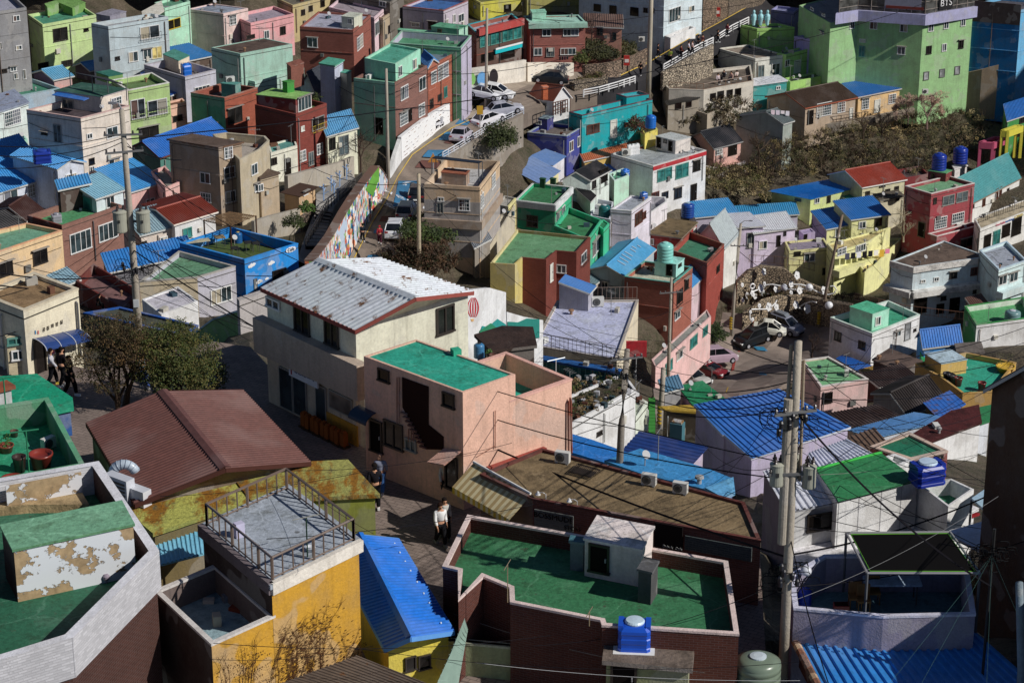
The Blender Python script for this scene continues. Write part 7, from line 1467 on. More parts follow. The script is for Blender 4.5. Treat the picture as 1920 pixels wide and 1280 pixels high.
rail('dark railing on the terrace of the white lettered shop', [at_z(S('D2',q), shp.z) for q in ((1590,455),(1700,410),(1940,330))], .9, '3a302a', sp=.4, post=.03)
wall_strip('low white wall curving round the pink black-roofed cottage', 'C1', [(1465,1190,1225),(1580,1210,1228),(1680,1190,1210),(1755,1160,1180)], 'd4ccc8', t=.3, ext=1)
FW = (1350,400,5.82)
fa, fab, fat, fan = wall_strip('upper cobblestone retaining wall with white flower sculptures', FW, [(180,760,900),(300,640,890),(450,585,880),(700,610,880),(820,700,890),(1000,780,900),(1200,860,930)], 'a08e76', mat='stone', t=.8, ext=1.5)
fb, fbb, fbt, fbn = wall_strip('lower cobblestone retaining wall above the parked cars', FW, [(240,1080,1260),(420,960,1200),(600,915,1170),(900,905,1190),(1150,960,1240),(1420,1010,1260)], 'a08e76', mat='stone', t=.8, ext=1.5)
wm = M('gloss','dfe2ea')
def fpt(x, y, k=.985): q = S(FW, (x,y));
def onp(x, y, lower):
 b = fbb if lower else fab; q = S(FW, (x, y)); xs = [pix(p_)[0] for p_ in b]; j = 0
 while j < len(b)-2 and q[0] > xs[j+1]: j += 1
 e = b[j+1]-b[j]; n = Vector((-e.y, e.x, 0)).normalized()
 if n.dot(b[j]-CAM) < 0: n = -n
 return hit_plane(q, b[j], n)-n*.75
flowers = [(475,610,28,0),(822,650,34,0),(298,775,24,2),(400,790,34,0),(440,755,14,0),(482,740,18,0),(460,835,28,0),(604,797,26,0),(775,748,28,0),(775,835,20,0),(850,812,34,0),(1125,805,28,0),(240,875,26,0),(296,850,26,0),(338,880,24,0),(190,925,20,0),(185,760,18,0),
 (385,982,20,1),(465,1003,36,1),(548,1005,28,1),(785,972,32,1),(1010,1025,40,1),(288,1050,16,1),(312,1130,16,1),(1180,935,18,0)]
for i,(x,y,r_,lw_) in enumerate(flowers):
 c = onp(x,y,lw_==1); k = (c-CAM).length/FPX/5.82; n_ = fbn if lw_==1 else fan; n_=(-n_*.2+Vector((.35,-.8,.35))).normalized()
 side = 'lower' if lw_==1 else 'upper'
 t = thing('flower_sculpture', 'white metal flower disc of the sculpture trail on the %s cobblestone wall' % side, 'sculpture', c, 'white flower discs on the %s stone wall' % side)
 mbx = MB(); R_ = r_*k*1.15
 if lw_ == 2: mbx.tube([c+UZ*R_*math.sin(a)+Vector((n_.y,-n_.x,0))*R_*math.cos(a) for a in [j*.5 for j in range(13)]],.09,wm,6)
 else:
  e = Vector((n_.y,-n_.x,0)); e=e.normalized(); vz=n_.cross(e); vz=vz if vz.z>0 else -vz
  pts = [c+n_*.1+e*(R_*(1+.1*math.cos(5*a))*math.cos(a)*.8)+vz*(R_*(1+.1*math.cos(5*a))*math.sin(a)*1.15) for a in [j*math.pi/15 for j in range(30)]]
  mbx.face(pts, wm); mbx.face([p-n_*.07 for p in pts][::-1], wm)
  for j in range(30): mbx.face([pts[j]-n_*.07,pts[(j+1)%30]-n_*.07,pts[(j+1)%30],pts[j]], wm)
  mbx.lathe(c+n_*.1,[(R_*.25,0),(R_*.2,.06),(R_*.05,.08)],wm,10,n_)
 mbx.build('petal_disc', t)
for i,(x,y,r_,lw_) in enumerate(((703,782,40,0),(957,783,43,0),(1260,998,45,1))):
 c = onp(x,y,lw_==1); k=(c-CAM).length/FPX/5.82; R_=r_*k; mbx=MB(); mbx.lathe(c-UZ*R_,[(R_*math.sin(a),R_*(1-math.cos(a))) for a in [j*math.pi/12 for j in range(1,12)]],M('gloss','b9bcc6' if i==0 else 'd4d6dc'),20); o=mbx.build('sphere_sculpture',None,c,smooth=True); tag(o,('grey shaded ball in the middle of the white flower stems','white ball at the right end of the twin flower stems','lone white ball low on the right of the cobblestone wall')[i],'sculpture')
for pts,lw_,l_ in (([(300,835),(370,810),(430,795),(500,755),(570,748),(660,765)],0,'upper left white curved stem linking flower discs'),([(480,850),(560,855),(620,835),(665,810)],0,'lower left white curved stem of the upper sculpture'),([(800,748),(870,750),(930,765)],0,'short upper white stem between the two balls'),([(735,800),(830,805),(915,795)],0,'straight white stem under the short upper one'),([(1000,795),(1060,830),(1130,855),(1180,860),(1240,845),(1268,805),(1240,765),(1200,770)],0,'white stem ending in a spiral ring behind the leaning pole'),([(300,1022),(360,1020),(440,1028)],1,'short white stem at the lower left of the cobblestone wall'),([(500,1000),(540,960),(555,930)],1,'little white upright tendril on the lower cobblestone wall'),([(805,995),(850,1020),(910,1018),(980,970),(1050,948),(1110,955)],1,'long waving white stem on the lower cobblestone wall'),([(282,1070),(285,1120),(305,1160)],1,'hanging white tendril at the left end of the lower wall')):
 P = [onp(x,y,lw_==1) for x,y in pts]; mbx=MB();
 Q=[];
 for i in range(len(P)-1): Q += [P[i].lerp(P[i+1],t) for t in (0,.5)]
 Q.append(P[-1]); mbx.tube(Q,.075,wm,6); o=mbx.build('stem_sculpture',None,P[0]); tag(o,l_,'sculpture',)
def loft(mb, secs, m, cap=True):
 k = mb.mat(m); n = len(secs[0]); prev = None
 for s in secs:
  i = len(mb.v); mb.v += s
  if prev is not None:
   for q in range(n): mb.f.append([prev+q, prev+(q+1) % n, i+(q+1) % n, i+q]); mb.mi.append(k)
  else:
   if cap: mb.f.append([i+q for q in reversed(range(n))]); mb.mi.append(k)
  prev = i
 if cap: mb.f.append([prev+q for q in range(n)]); mb.mi.append(k)
def car(label, reg, p, front, col, L=4.5, W=1.78, Hh=1.45, suv=False, group='cars parked or driving on the road', k=.9975, box=False, van=False):
 P = Gp(reg, p, k); q = S(reg, front); q2 = S(reg, p)
 F = G(q); B = G(q2); fx = F-B; fx.z = max(-.1, min(.1, fx.z/fx.length))*math.hypot(fx.x, fx.y); fx.normalize(); side = Vector((fx.y, -fx.x, 0)).normalized(); up = side.cross(fx).normalized()
 if up.z < 0: up = -up
 t = thing('car', label, 'car', P, group); m = M('gloss', col)
 def pt(x, y, z): return P + fx*x + side*y + up*z
 Hb = .92 if not suv else 1.05; top = Hh if not suv else 1.68
 def sec(x, hw, zb, zt, r=.12):
  return [pt(x, -hw, zb), pt(x, -hw-.02, (zb+zt)/2), pt(x, -hw+.03, zt-r), pt(x, -hw+r+.06, zt), pt(x, hw-r-.06, zt), pt(x, hw-.03, zt-r), pt(x, hw+.02, (zb+zt)/2), pt(x, hw, zb)]
 h = L/2; w = W/2; mb = MB()
 loft(mb, [sec(-h, w*.82, .35, Hb-.25), sec(-h+.12, w*.94, .22, Hb-.06), sec(-h+.7, w, .2, Hb+.02), sec(-.3, w, .2, Hb+.03), sec(.75, w, .2, Hb), sec(h-.55, w*.97, .2, Hb-.14 if not suv else Hb-.05), sec(h-.12, w*.86, .24, Hb-.28), sec(h, w*.72, .32, Hb-.42)], m)
 mb.build('body', t)
 x0, x1, x2, x3 = (-h+.55, -h+1.15, .25, 1.15) if not suv else (-h+.12, -h+.45, .35, 1.2)
 if van: x3 = 1.75; x2 = 1.0
 g = MB(); gm = M('glass', '15181c')
 def cs(x, hw, z): return [pt(x, -hw, z), pt(x, hw, z)]
 a = cs(x0, w*.86, Hb) + cs(x3, w*.86, Hb)[::-1]; b = cs(x1, w*.7, top-.05) + cs(x2, w*.7, top-.05)[::-1]
 loft(g, [a, b], gm); g.build('windows', t)
 r = MB(); loft(r, [[pt(x1-.06, -w*.71, top-.07), pt(x1-.06, w*.71, top-.07), pt(x2+.08, w*.71, top-.07), pt(x2+.08, -w*.71, top-.07)], [pt(x1+.12, -w*.62, top), pt(x1+.12, w*.62, top), pt(x2-.12, w*.62, top), pt(x2-.12, -w*.62, top)]], m)
 for s in (-1, 1):
  for xa, xb in ((x0, x1), (x3, x2)): r.tube([pt(xa, s*w*.86, Hb), pt(xb, s*w*.71, top-.06)], .045, m, 4)
  xm = (x1+x2)/2; r.tube([pt(xm, s*w*.87, Hb), pt(xm, s*w*.71, top-.06)], .035, m, 4)
 r.build('roof', t)
 if box:
  q_ = MB(); loft(q_, [[pt(-1.4, -.35, top+.05), pt(-1.4, .35, top+.05), pt(.3, .35, top+.05), pt(.3, -.35, top+.05)], [pt(-1.3, -.38, top+.3), pt(-1.3, .38, top+.3), pt(0, .38, top+.3), pt(0, -.38, top+.3)]], M('gloss', '6a7078')); q_.build('roof_box', t)
 for sx in (h*.62, -h*.62):
  for s in (-1, 1):
   q_ = MB(); c = pt(sx, s*(w-.12), .32); q_.lathe(c, [(.32, 0), (.33, .06), (.33, .14), (.3, .2)], M('plain', '16161a'), 14, side*s); wo = q_.build('wheel', t)
   q_ = MB(); q_.lathe(c+side*s*.19, [(.2, 0), (.18, .03), (.05, .02)], M('gloss', '9a9aa0'), 12, side*s); q_.build('rim', wo)
 for s in (-1, 1):
  q_ = MB(); q_.box(pt(h-.16, s*w*.66, Hb-.36), fx*.1, side*.17, up*.07, M('gloss', 'd8dce0')); q_.build('headlight', t)
  q_ = MB(); q_.box(pt(-h+.06, s*w*.7, Hb-.2), fx*.06, side*.15, up*.08, M('gloss', '8a1a1a')); q_.build('taillight', t)
 q_ = MB(); q_.box(pt(h-.02, 0, .42), fx*.03, side*.45, up*.1, M('plain', '1c1c1e')); q_.build('grille', t)
 q_ = MB(); q_.box(pt(-h-.01, 0, .55), fx*.015, side*.26, up*.07, M('plain', 'd8d8d4')); q_.build('number_plate', t)
 return t
car('silver-mauve sedan driving up the road, lowest on the slope', 'B1', (1512,1003), (1590,955), 'a9a4b0')
car('white sedan parked by the railing behind the silver-mauve one', 'B1', (1706,885), (1780,855), 'c9c8ce')
car('silver sedan parked at the railing bend, third up the slope', 'B1', (1822,815), (1890,782), 'a4a6b2')
car('white hatchback parked nose-out beside the green stairs', 'B1', (1685,700), (1735,735), 'd0d2d6', L=4.1)
car('white sedan parked beside the hatchback under the road pole', 'B1', (1758,690), (1830,715), 'dcdde0')
car('black car in shadow by the tiled retaining wall', 'C1', (345,590), (270,575), '1c1e22')
car('black van half hidden behind the beige house', 'B2', (1195,290), (1215,230), '1c1c22', suv=True)
car('grey car in the shade between the black van and the white van', 'B2', (1122,415), (1150,360), '8a8c94', suv=True)
car('white van in the shade beside the trees', 'B2', (1040,545), (1070,490), 'c9ccd2', suv=True)
KP = (1240,580,6.4); g2 = 'cars in the car park under the stone wall'
car('cream white mini car under the stone wall', KP, (1290,285), (1390,325), 'c9c8bc', L=3.7, W=1.62, Hh=1.5, group=g2)
car('grey estate car with a roof box under the stone wall', KP, (1475,250), (1580,290), '7f8290', suv=True, box=True, group=g2)
car('black car facing out at the foot of the steps', KP, (1100,400), (1060,440), '15181c', L=4.3, suv=True, group=g2)
car('mauve minivan parked beside the motorcycles', KP, (660,625), (780,655), 'a08a98', suv=True, group=g2)
car('dark red coupe parked between the minivan and the silver sedan', KP, (570,790), (700,815), '7a2026', L=4.4, Hh=1.35, group=g2)
car('long silver sedan parked nearest in the car park', KP, (360,880), (500,905), 'b4b2ae', L=4.8, group=g2)
def scooter(label, reg, p, front, col):
 P = Gp(reg, p, .9975); F = G(S(reg, front)); fx = (F-G(S(reg, p))); fx.z = 0; fx.normalize(); sd = Vector((fx.y, -fx.x, 0)); t = thing('scooter', label, 'scooter', P, 'scooters')
 for x in (-.6, .65):
  m_ = MB(); m_.lathe(P+fx*x+UZ*.26-sd*.05, [(.25, 0), (.27, .03), (.27, .08), (.25, .1)], M('plain', '18181a'), 14, sd); m_.build('wheel', t)
 m_ = MB(); m_.box(P+fx*-.4+UZ*.55, fx*.42, sd*.14, UZ*.16, M('gloss', col)); m_.box(P+fx*.1+UZ*.3, fx*.3, sd*.13, UZ*.05, M('gloss', col)); m_.box(P+fx*.5+UZ*.62, fx*.08+UZ*-.03, sd*.17, UZ*.35, M('gloss', col)); m_.build('body', t)
 m_ = MB(); m_.box(P+fx*-.35+UZ*.76, fx*.36, sd*.13, UZ*.05, M('plain', '1c1c1e')); m_.build('seat', t)
 m_ = MB(); m_.tube([P+fx*.55+UZ*1.0-sd*.3, P+fx*.5+UZ*1.05, P+fx*.55+UZ*1.0+sd*.3], .02, M('gloss', '2a2a2c'), 5); m_.build('handlebar', t)
scooter('white and black scooter parked by the white tiled wall', 'B1', (1355,915), (1385,895), 'd0d0d4')
scooter('black scooter beside the mauve minivan', KP, (500,640), (540,620), '2a2a2e'); scooter('silver scooter nearest the mauve minivan', KP, (590,655), (620,635), 'c0c0c4')
def skin_obj(name, nodes, edges, mat, parent, lv=1):
 me = bpy.data.meshes.new(name); me.from_pydata([tuple(n[0]) for n in nodes], edges, []); me.materials.append(mat)
 o = bpy.data.objects.new(name, me); COL.objects.link(o)
 if parent is not None: o.parent = parent
 s = o.modifiers.new('Skin', 'SKIN'); s.use_smooth_shade = True
 if not me.skin_vertices: me.skin_vertices.new(name='')
 for i, n in enumerate(nodes):
  r = n[1]; me.skin_vertices[0].data[i].radius = r if isinstance(r, tuple) else (r, r)
 me.skin_vertices[0].data[0].use_root = True
 d = o.modifiers.new('Sub', 'SUBSURF'); d.levels = lv; d.render_levels = lv
 return o
SK = 'b98a6e'
def person(label, P, ang, top='8a8a8a', bot='1c1c20', hair='1a1412', h=1.7, walk=.35, group=None, near=True, shoe='d0d0d0', bag=None, lean=0.0, sit=False):
 t = thing('person', label, 'person', P, group); s = h/1.72
 fx = Vector((math.cos(ang), math.sin(ang), 0)); sd = Vector((-fx.y, fx.x, 0))
 def q(x, y, z):
  v = fx*(x + lean*z*.3) + sd*y + UZ*z; return tuple(v*s)
 st = walk; dz = -.38 if sit else 0
 if sit:
  LF = [(q(0,.09,.52+0),.1),(q(.4,.1,.5),.075),(q(.42,.1,.1),.045)]; RF = [(q(0,-.09,.52),.1),(q(.4,-.1,.5),.075),(q(.42,-.1,.1),.045)]
 else:
  LF = [(q(0,.09,.88),.105),(q(st*.45,.1,.5),.072),(q(st*.6,.1,.1),.045)]; RF = [(q(0,-.09,.88),.105),(q(-st*.15,-.1,.48),.072),(q(-st*.7,-.1,.14),.045)]
 body = [(q(0,0,.95+dz),(.14,.11)),(q(0,0,1.2+dz),(.13,.1)),(q(.01,0,1.42+dz),(.15,.1)),(q(.02,0,1.5+dz),.055),(q(.03,0,1.57+dz),.055),(q(.045,0,1.63+dz),(.085,.095)),(q(.04,0,1.70+dz),(.08,.09))]
 sw = .16*st/.35
 arms = [(q(0,.19,1.41+dz),.055),(q(-sw*.6,.24,1.16+dz),.042),(q(-sw*.2+.05,.24,.92+dz),.032),(q(-sw*.1+.09,.235,.83+dz),.03)]
 arms2 = [(q(0,-.19,1.41+dz),.055),(q(sw*.5,-.24,1.16+dz),.042),(q(sw+.08,-.23,.95+dz),.032),(q(sw+.14,-.22,.86+dz),.03)]
 nodes = body + arms + arms2 + LF + RF; nb = 7
 edges = [(0,1),(1,2),(2,3),(3,4),(4,5),(5,6),(2,7),(7,8),(8,9),(9,10),(2,11),(11,12),(12,13),(13,14),(0,15),(15,16),(16,17),(0,18),(18,19),(19,20)]
 skin_obj('body', nodes, edges, M('plain', SK), t)
 tn = [(body[0][0],(.175,.14)),(body[1][0],(.165,.13)),(q(.01,0,1.40+dz),(.18,.13)),(q(.015,0,1.48+dz),.085)] + [(a[0], a[1]+.024) for a in arms[:3]] + [(a[0], a[1]+.024) for a in arms2[:3]]
 skin_obj('jacket', tn, [(0,1),(1,2),(2,3),(2,4),(4,5),(5,6),(2,7),(7,8),(8,9)], M('plain', top), t)
 pn = [(q(0,0,.96+dz),(.15,.12))] + [(a[0], a[1]+.03) for a in LF] + [(a[0], a[1]+.03) for a in RF]
 skin_obj('trousers', pn, [(0,1),(1,2),(2,3),(0,4),(4,5),(5,6)], M('plain', bot), t)
 for f in (LF[2][0], RF[2][0]):
  f = Vector(f); m_ = MB(); m_.box(P+f+fx*.05*s-UZ*.05*s, fx*.13*s, sd*.045*s, UZ*.045*s, M('plain', shoe)); m_.build('shoe', t)
 m_ = MB(); hc = P+Vector(q(.03,0,1.665+dz)); m_.lathe(hc-fx*.02*s, [(.095*s,0),(.106*s,.035*s),(.1*s,.075*s),(.07*s,.108*s),(.02*s,.122*s)], M('plain', hair), 14); m_.box(hc-fx*.085*s-UZ*.035*s, fx*.025*s, sd*.075*s, UZ*.07*s, M('plain', hair)); m_.build('hair', t)
 if near:
  m_ = MB()
  for e in (-1, 1): m_.box(hc+fx*.088*s+sd*e*.032*s-UZ*.025*s, fx*.008*s, sd*.012*s, UZ*.006*s, M('plain','1a1210'))
  m_.build('eyes', t)
  m_ = MB(); m_.box(hc+fx*.1*s-UZ*.05*s, fx*.016*s, sd*.012*s, UZ*.022*s, M('plain',SK)); m_.build('nose', t)
  m_ = MB(); m_.box(hc+fx*.09*s-UZ*.088*s, fx*.006*s, sd*.024*s, UZ*.006*s, M('plain','8a4a40')); m_.build('mouth', t)
  for nm, (hx, hy, hz) in (('hand', (arms[3][0])), ('hand', (arms2[3][0]))):
   c = P+Vector((hx,hy,hz)); m_ = MB(); pm = M('plain',SK); m_.box(c-UZ*.02*s, fx*.035*s, sd*.014*s, UZ*.045*s, pm)
   for j in range(4): a = c+fx*(-.026+.017*j)*s-UZ*.06*s; m_.tube([a, a-UZ*(.035-.006*abs(j-1.4))*s, a-UZ*.06*s+sd*.012*s], .009*s, pm, 5)
   m_.tube([c+fx*.035*s, c+fx*.055*s-UZ*.03*s, c+fx*.05*s-UZ*.06*s], .009*s, pm, 5); m_.build(nm, t)
 if bag:
  m_ = MB(); c = P+Vector(q(-.2,0,1.25+dz)); m_.box(c, fx*.09*s, sd*.14*s, UZ*.2*s, M('plain', bag)); m_.build('backpack', t)
 return t
def PP(x, y): return at_z((x, y), PLAT+.02)
person('young woman in white jacket and black trousers walking in front on the paved street', PP(826,1022), -1.15, 'dadada', '16161a', shoe='7a7a7a', hair='2a1a14', h=1.66)
person('person in pale grey hooded top walking just behind the woman in the white jacket', PP(834,1010), -1.2, 'b4b2ac', '18181c', shoe='5a5a5a', h=1.62)
person('tall adult in black beside the mossy roof, walking away', PP(704,952), 1.7, '1c1a20', '101014', shoe='dadada', h=1.78, bag=None)
person('person in grey-blue top and jeans ahead of the adult in black', PP(714,925), 1.5, '8a90a4', '3a5a94', h=1.6, hair='8a6a5a', shoe='b8b8c0')
person('young woman in light grey top by the toilet entrance', PP(99,722), 0.2, 'b4b4bc', '1a1a1e', h=1.62, shoe='c8b040')
person('man in all black with white trainers on the plaza', PP(133,742), -.4, '18161a', '101012', h=1.76, shoe='e0e0e0')
person('person in dark jacket behind the man with white trainers', PP(119,724), .8, '221c20', '141418', h=1.72, shoe='d8d8d8')
person('person in white top standing in shadow by the pink wall', PP(836,938), -1.4, 'c8c4c4', '2a2a30', h=1.6, near=False)
person('person in orange-brown jacket in shadow by the pink wall', PP(824,925), -1.0, '8a4a34', '1c1c20', h=1.66, near=False)
person('person in blue and white seen through the olive tree', PP(272,728), 2.0, 'a4b4d8', '3a4a8a', h=1.6, near=False)
person('worker in black crouching on the low roof beside the round lamp', at_z(S('A2',(700,1080)), dk2.floor+.1), .3, '141416', '1c1c1e', h=1.6, near=False, lean=.6, sit=True)
person('person in dark clothes by the mural wall', Gp('B2',(805,585),.998), 1.9, '1f2430', '1c1c20', near=False)
person('person in red jacket on the shaded road', Gp('B2',(928,600),.998), 1.7, 'a02a34', '4a2030', near=False, hair='a02a34')
ppl = [(1125,412,'1c1c20','figure in black beside the tall street pole'),(1290,420,'6a3030','person in dark red among walkers on the sloping street'),(1214,452,'6a7a2a','child in yellow-green top on the sloping street'),(1345,395,'c4c0cc','walker in white top, left one of the pale pair'),(1370,390,'d0b4b0','walker in pale pink top, right one of the pale pair'),(1415,350,'2a2c38','dark-clad walker with white cap on the street'),(1445,345,'4a2a30','walker in maroon next to the white cap'),(1555,308,'1c1c22','dark figure leaning at the gap of the white railing'),(1622,262,'7a3444','person in red near the yellow post'),(1000,545,'14141a','figure in black low on the shaded street')]
for x, y, c, l in ppl: person(l, Gp('C1',(x,y),.997), random.uniform(-2,2), c, '1c1c22', near=False, h=1.7)
for x, y, c, l in ((1598,570,'3a3a44','seated guest with white hat at the deck table'),(1555,595,'d0c0c4','seated guest in white nearest the deck edge'),(1650,580,'c9a49a','seated guest in pink at the deck table'),(1690,572,'d8c8c0','seated guest in cream at the deck corner')):
 person(l, at_z(S('C1',(x,y+8)), dk.floor), random.uniform(-3,3), c, '2a2a30', near=False, h=1.7, sit=True)
for i, x in enumerate((22, 70, -28)):
 p = at_z(S('D1',(x,186)), lg.z); t = thing('statue', ('leftmost' if x<0 else 'middle' if x<50 else 'rightmost')+' pale blue figure standing on the lime roof wall', 'statue', p, 'pale blue figures on the roof wall'); m_ = MB(); m = M('plain','a4d4e4')
 m_.lathe(p, [(.12,0),(.2,.1),(.24,.5),(.3,.9),(.32,1.3),(.22,1.55),(.12,1.62),(.17,1.75),(.19,1.9),(.12,2.05),(.03,2.1)], m, 12); m_.box(p+Vector((.3,0,1.1)), Vector((.06,0,0)), Vector((0,.1,0)), UZ*.35, m); m_.box(p+Vector((-.3,0,1.1)), Vector((.06,0,0)), Vector((0,.1,0)), UZ*.35, m); m_.build('figure', t)
def pole(label, base, top, d, r=.17, r2=None, col='a39a8c', arms=(), lamp=None, band=False, group='utility poles'):
 B = at_d(base, d); T_ = Vector((B.x, B.y, up_z(B, top[1])));
 x_, y_ = pix(T_); dx = (top[0]-x_)*(T_-CAM).length/FPX; T_ = T_ + Vector((dx, 0, 0))
 t = thing('utility_pole', label, 'utility pole', B, group); m = MB(); m.tube([B-UZ*2, B.lerp(T_,.33), B.lerp(T_,.66), T_], r, M('plaster', col), 14, r2 or r*.65); m.build('shaft', t, smooth=True)
 ax = (T_-B)
 for f, ln, ang in arms:
  c = B+ax*f; e = Vector((math.cos(ang), math.sin(ang), 0)); m = MB(); m.box(c+Vector((0,-r*.8,0)), e*ln, Vector((-e.y,e.x,0))*.04, UZ*.045, M('gloss','6a6a6a'))
  m.build('crossarm', t)
  for s in (-1,-.55,.55,1):
   m = MB(); m.lathe(c+Vector((0,-r*.8,0))+e*(ln*.93*s)+UZ*.04, [(.03,0),(.06,.05),(.03,.08),(.06,.11),(.02,.16)], M('gloss','3a3434'), 8); m.build('insulator', t)
 if lamp:
  f, dx_ = lamp; c = B+ax*f; m = MB(); m.tube([c, c+Vector((dx_*.4,0,.3)), c+Vector((dx_,0,.32))], .04, M('gloss','8a8a8e'), 6); m.build('lamp_arm', t); m = MB(); m.box(c+Vector((dx_*1.15,0,.3)), Vector((.2,0,0)), Vector((0,.07,0)), UZ*.05, M('gloss','7a7a80')); m.build('lamp_head', t)
 if band:
  m = MB()
  for k in range(5): c = B+UZ*(.3+.3*k); m.lathe(c, [(r*1.06,0),(r*1.06,.15)], M('plain','c9a82c'), 14)
  m.build('warning_band', t)
 return t, B, T_
def transformer(t, c, r, h):
 m = MB(); m.lathe(c, [(r*.92,0),(r,.03*h),(r,.86*h),(r*1.06,.88*h),(r*1.06,.93*h),(r*.6,h)], M('gloss','9a9a8c'), 20)
 m.lathe(c+UZ*h*.05,[(r*1.02,0),(r*1.02,.03)],M('gloss','8a8a7c'),20); o = m.build('transformer', t, smooth=False)
 for a in (0.4, 2.2, 4.2):
  m = MB(); q = c+UZ*h*.96+Vector((math.cos(a)*r*.55, math.sin(a)*r*.55, 0)); m.lathe(q, [(.05,0),(.08,.04),(.05,.08),(.08,.12),(.04,.16),(.03,.26)], M('gloss','3a3030'), 8); m.build('bushing', o)
 m = MB(); m.box(c+UZ*h*.55+Vector((0,-r,0)), Vector((.05,0,0)), Vector((0,.02,0)), UZ*.07, M('plain','3a3a3a')); m.build('name_plate', o)
tA, BA, TA = pole('tall concrete pole with twin transformers behind the olive tree', (263,650), (228,205), 118, .2, .12, arms=((.90,.9,.12),(.83,.9,.3)), lamp=(1.0,-.35))
def polept(B, T_, y):
 a, b = B, T_
 for _ in range(30):
  m = (a+b)/2
  if pix(m)[1] > y: a = m
  else: b = m
 return a
for dx in (-.48, .62):
 c = polept(BA, TA, 433)+Vector((dx, -.1, 0)); transformer(tA, c, .33, 1.1)
m = MB(); c = polept(BA, TA, 415); m.box(c, Vector((.7,0,0)), Vector((0,.05,0)), UZ*.05, M('gloss','5a5a5a')); m.build('bracket', tA)
m = MB(); c = polept(BA, TA, 566)+Vector((0,-.2,0)); m.box(c, Vector((.13,0,0)), Vector((0,.02,0)), UZ*.2, M('plain','c4c8cc')); m.build('notice', tA)
tB, BB, TB = pole('leaning-looking concrete pole with transformers at the right, in front of the white building', (1468,1262), (1497,640), 79.2, .17, .12, arms=((.62,.75,.05),(.80,.7,.3)), col='a89e8e')
for dx, y in ((-.58, 908), (.62, 912), (.12, 903)): c = polept(BB, TB, y)+Vector((dx*.85, -.05 if abs(dx)>.3 else .35, 0)); transformer(tB, c, .22, .8)
m = MB(); c = polept(BB, TB, 760); m.tube([c+Vector((-.28,.1,-2.4)), c+Vector((-.2,.1,2.0))], .06, M('plaster','9a8a74'), 8); m.tube([c+Vector((.26,.05,-2.6)), c+Vector((.2,.05,1.5))], .05, M('plaster','9a8a74'), 8); m.build('side_conduit', tB)
m = MB(); c = polept(BB, TB, 735); m.tube([c+Vector((-.22,-.02,-5.2)), c+Vector((-.22,-.02,-.2))], .15, M('plaster','a89e8e'), 12); m.build('splint_pole', tB)
tC, BC, TC = pole('grey concrete pole rising from the light blue sheets', (1160,866), (1176,655), 117, .19, .13, arms=((.93,.8,.3),), col='8a8278')
pole('slim pole by the green steps behind the garden wall', (1237,800), (1244,690), 172, .2, .18, band=True)
tD, BD, TD = pole('tall thin pole in front of the dark brick house', (1253,700), (1259,520), 205, .17, .1, arms=((.85,1.0,.2),))
pole('tall pole at the corner of the shaded sloping street', S('C1',(1058,590)), (1222,-30), 296, .32, .25, col='b0a694')
tE, BE, TE = pole('weathered pole beside the painted mural road', S('B2',(990,190)), (724,129), Dd(*S('B2',(990,190)))*.998, .2, .14)
tF, BF, TF = pole('beige pole rising behind the tin-roofed hall', S('B2',(1210,795)), (785,326), Dd(*S('B2',(1210,795)))*.99, .2, .16, col='b0a288')
pole('pole beside the parked white cars on the upper road', S('B1',(1690,785)), (913,16), Dd(*S('B1',(1690,785)))*.998, .2, .14)
tG, BG, TG = pole('dark leaning pole in front of the yellow house', S('D2',(440,1195)), (1579,403), Dd(*S('D2',(440,1195)))*.998, .2, .14, col='7a6a5c', band=True, arms=((.8,.9,-.3),))
tH, BH, TH = pole('pole with striped base left of the flower wall', S('C2',(1650,1230)), (1389,419), Dd(*S('C2',(1650,1230)))*.998, .2, .14, band=True, lamp=(1.0,.9), arms=((.8,.9,0),))
pole('plain grey street pole at the edge of the car park', (1290,719), (1291,633), 250, .18, .15)
tI, BI, TI = pole('bluish pole at the right edge of the picture', (1917,1330), (1912,1092), 78, .13, .12, col='7a8a94')
def wire(label, a, b, sag=1.0, r=.018, col='17151a', group='overhead cables', n=18, cat='cable'):
 m = MB(); pts = [a.lerp(b, j/n) - UZ*(sag*4*(j/n)*(1-j/n)) for j in range(n+1)]; m.tube(pts, r, M('plain', col), 4); o = m.build('overhead_cable', None, a); tag(o, label, cat, group); return o
lab = 'thin black overhead cable strung between poles across the rooftops'
def snap(p, d):
 for B_, T__ in ((BA,TA),(BB,TB),(BC,TC),(BD,TD),(BE,TE),(BF,TF),(BG,TG),(BH,TH)):
  x0, y0 = pix(B_); x1, y1 = pix(T__)
  if y1-25 < p[1] < y0 and abs(p[0]-(x0+(x1-x0)*(p[1]-y0)/(y1-y0))) < 26: return polept(B_, T__, max(p[1], y1+2))
 return at_d(p, d)
def W(p0, d0, p1, d1, sag=1., r=.016, l=lab, c='17151a'): wire(l, snap(p0, d0), snap(p1, d1), sag, r, c, 'overhead cables' if l == lab else None)
W((262,468),118,(1466,1045),88,1.3,.04,'thick black cable crossing from the transformer pole down over the brown shop roof')
W((262,440),118,(1500,900),92,2.2,.022); W((262,452),118,(1490,870),92,1.2,.02)
W((258,500),118,(1180,800),115,1.5,.02); W((264,545),118,(1165,760),115,.8,.014)
W((-60,498),100,(262,508),118,.5,.03); W((-60,525),100,(262,530),118,.4,.03); W((-60,310),112,(236,265),118,.6,.02); W((-60,286),112,(236,258),118,.5,.02); W((-60,268),112,(240,250),118,.4,.02)
W((-40,640),100,(258,505),118,.5,.02); W((-40,470),108,(250,520),118,.5,.014)
W((245,262),118,(1900,-60),330,3,.03); W((240,262),118,(470,480),190,.6,.02); W((250,300),118,(900,600),120,1.2,.018); W((245,272),118,(340,300),130,.2,.03)
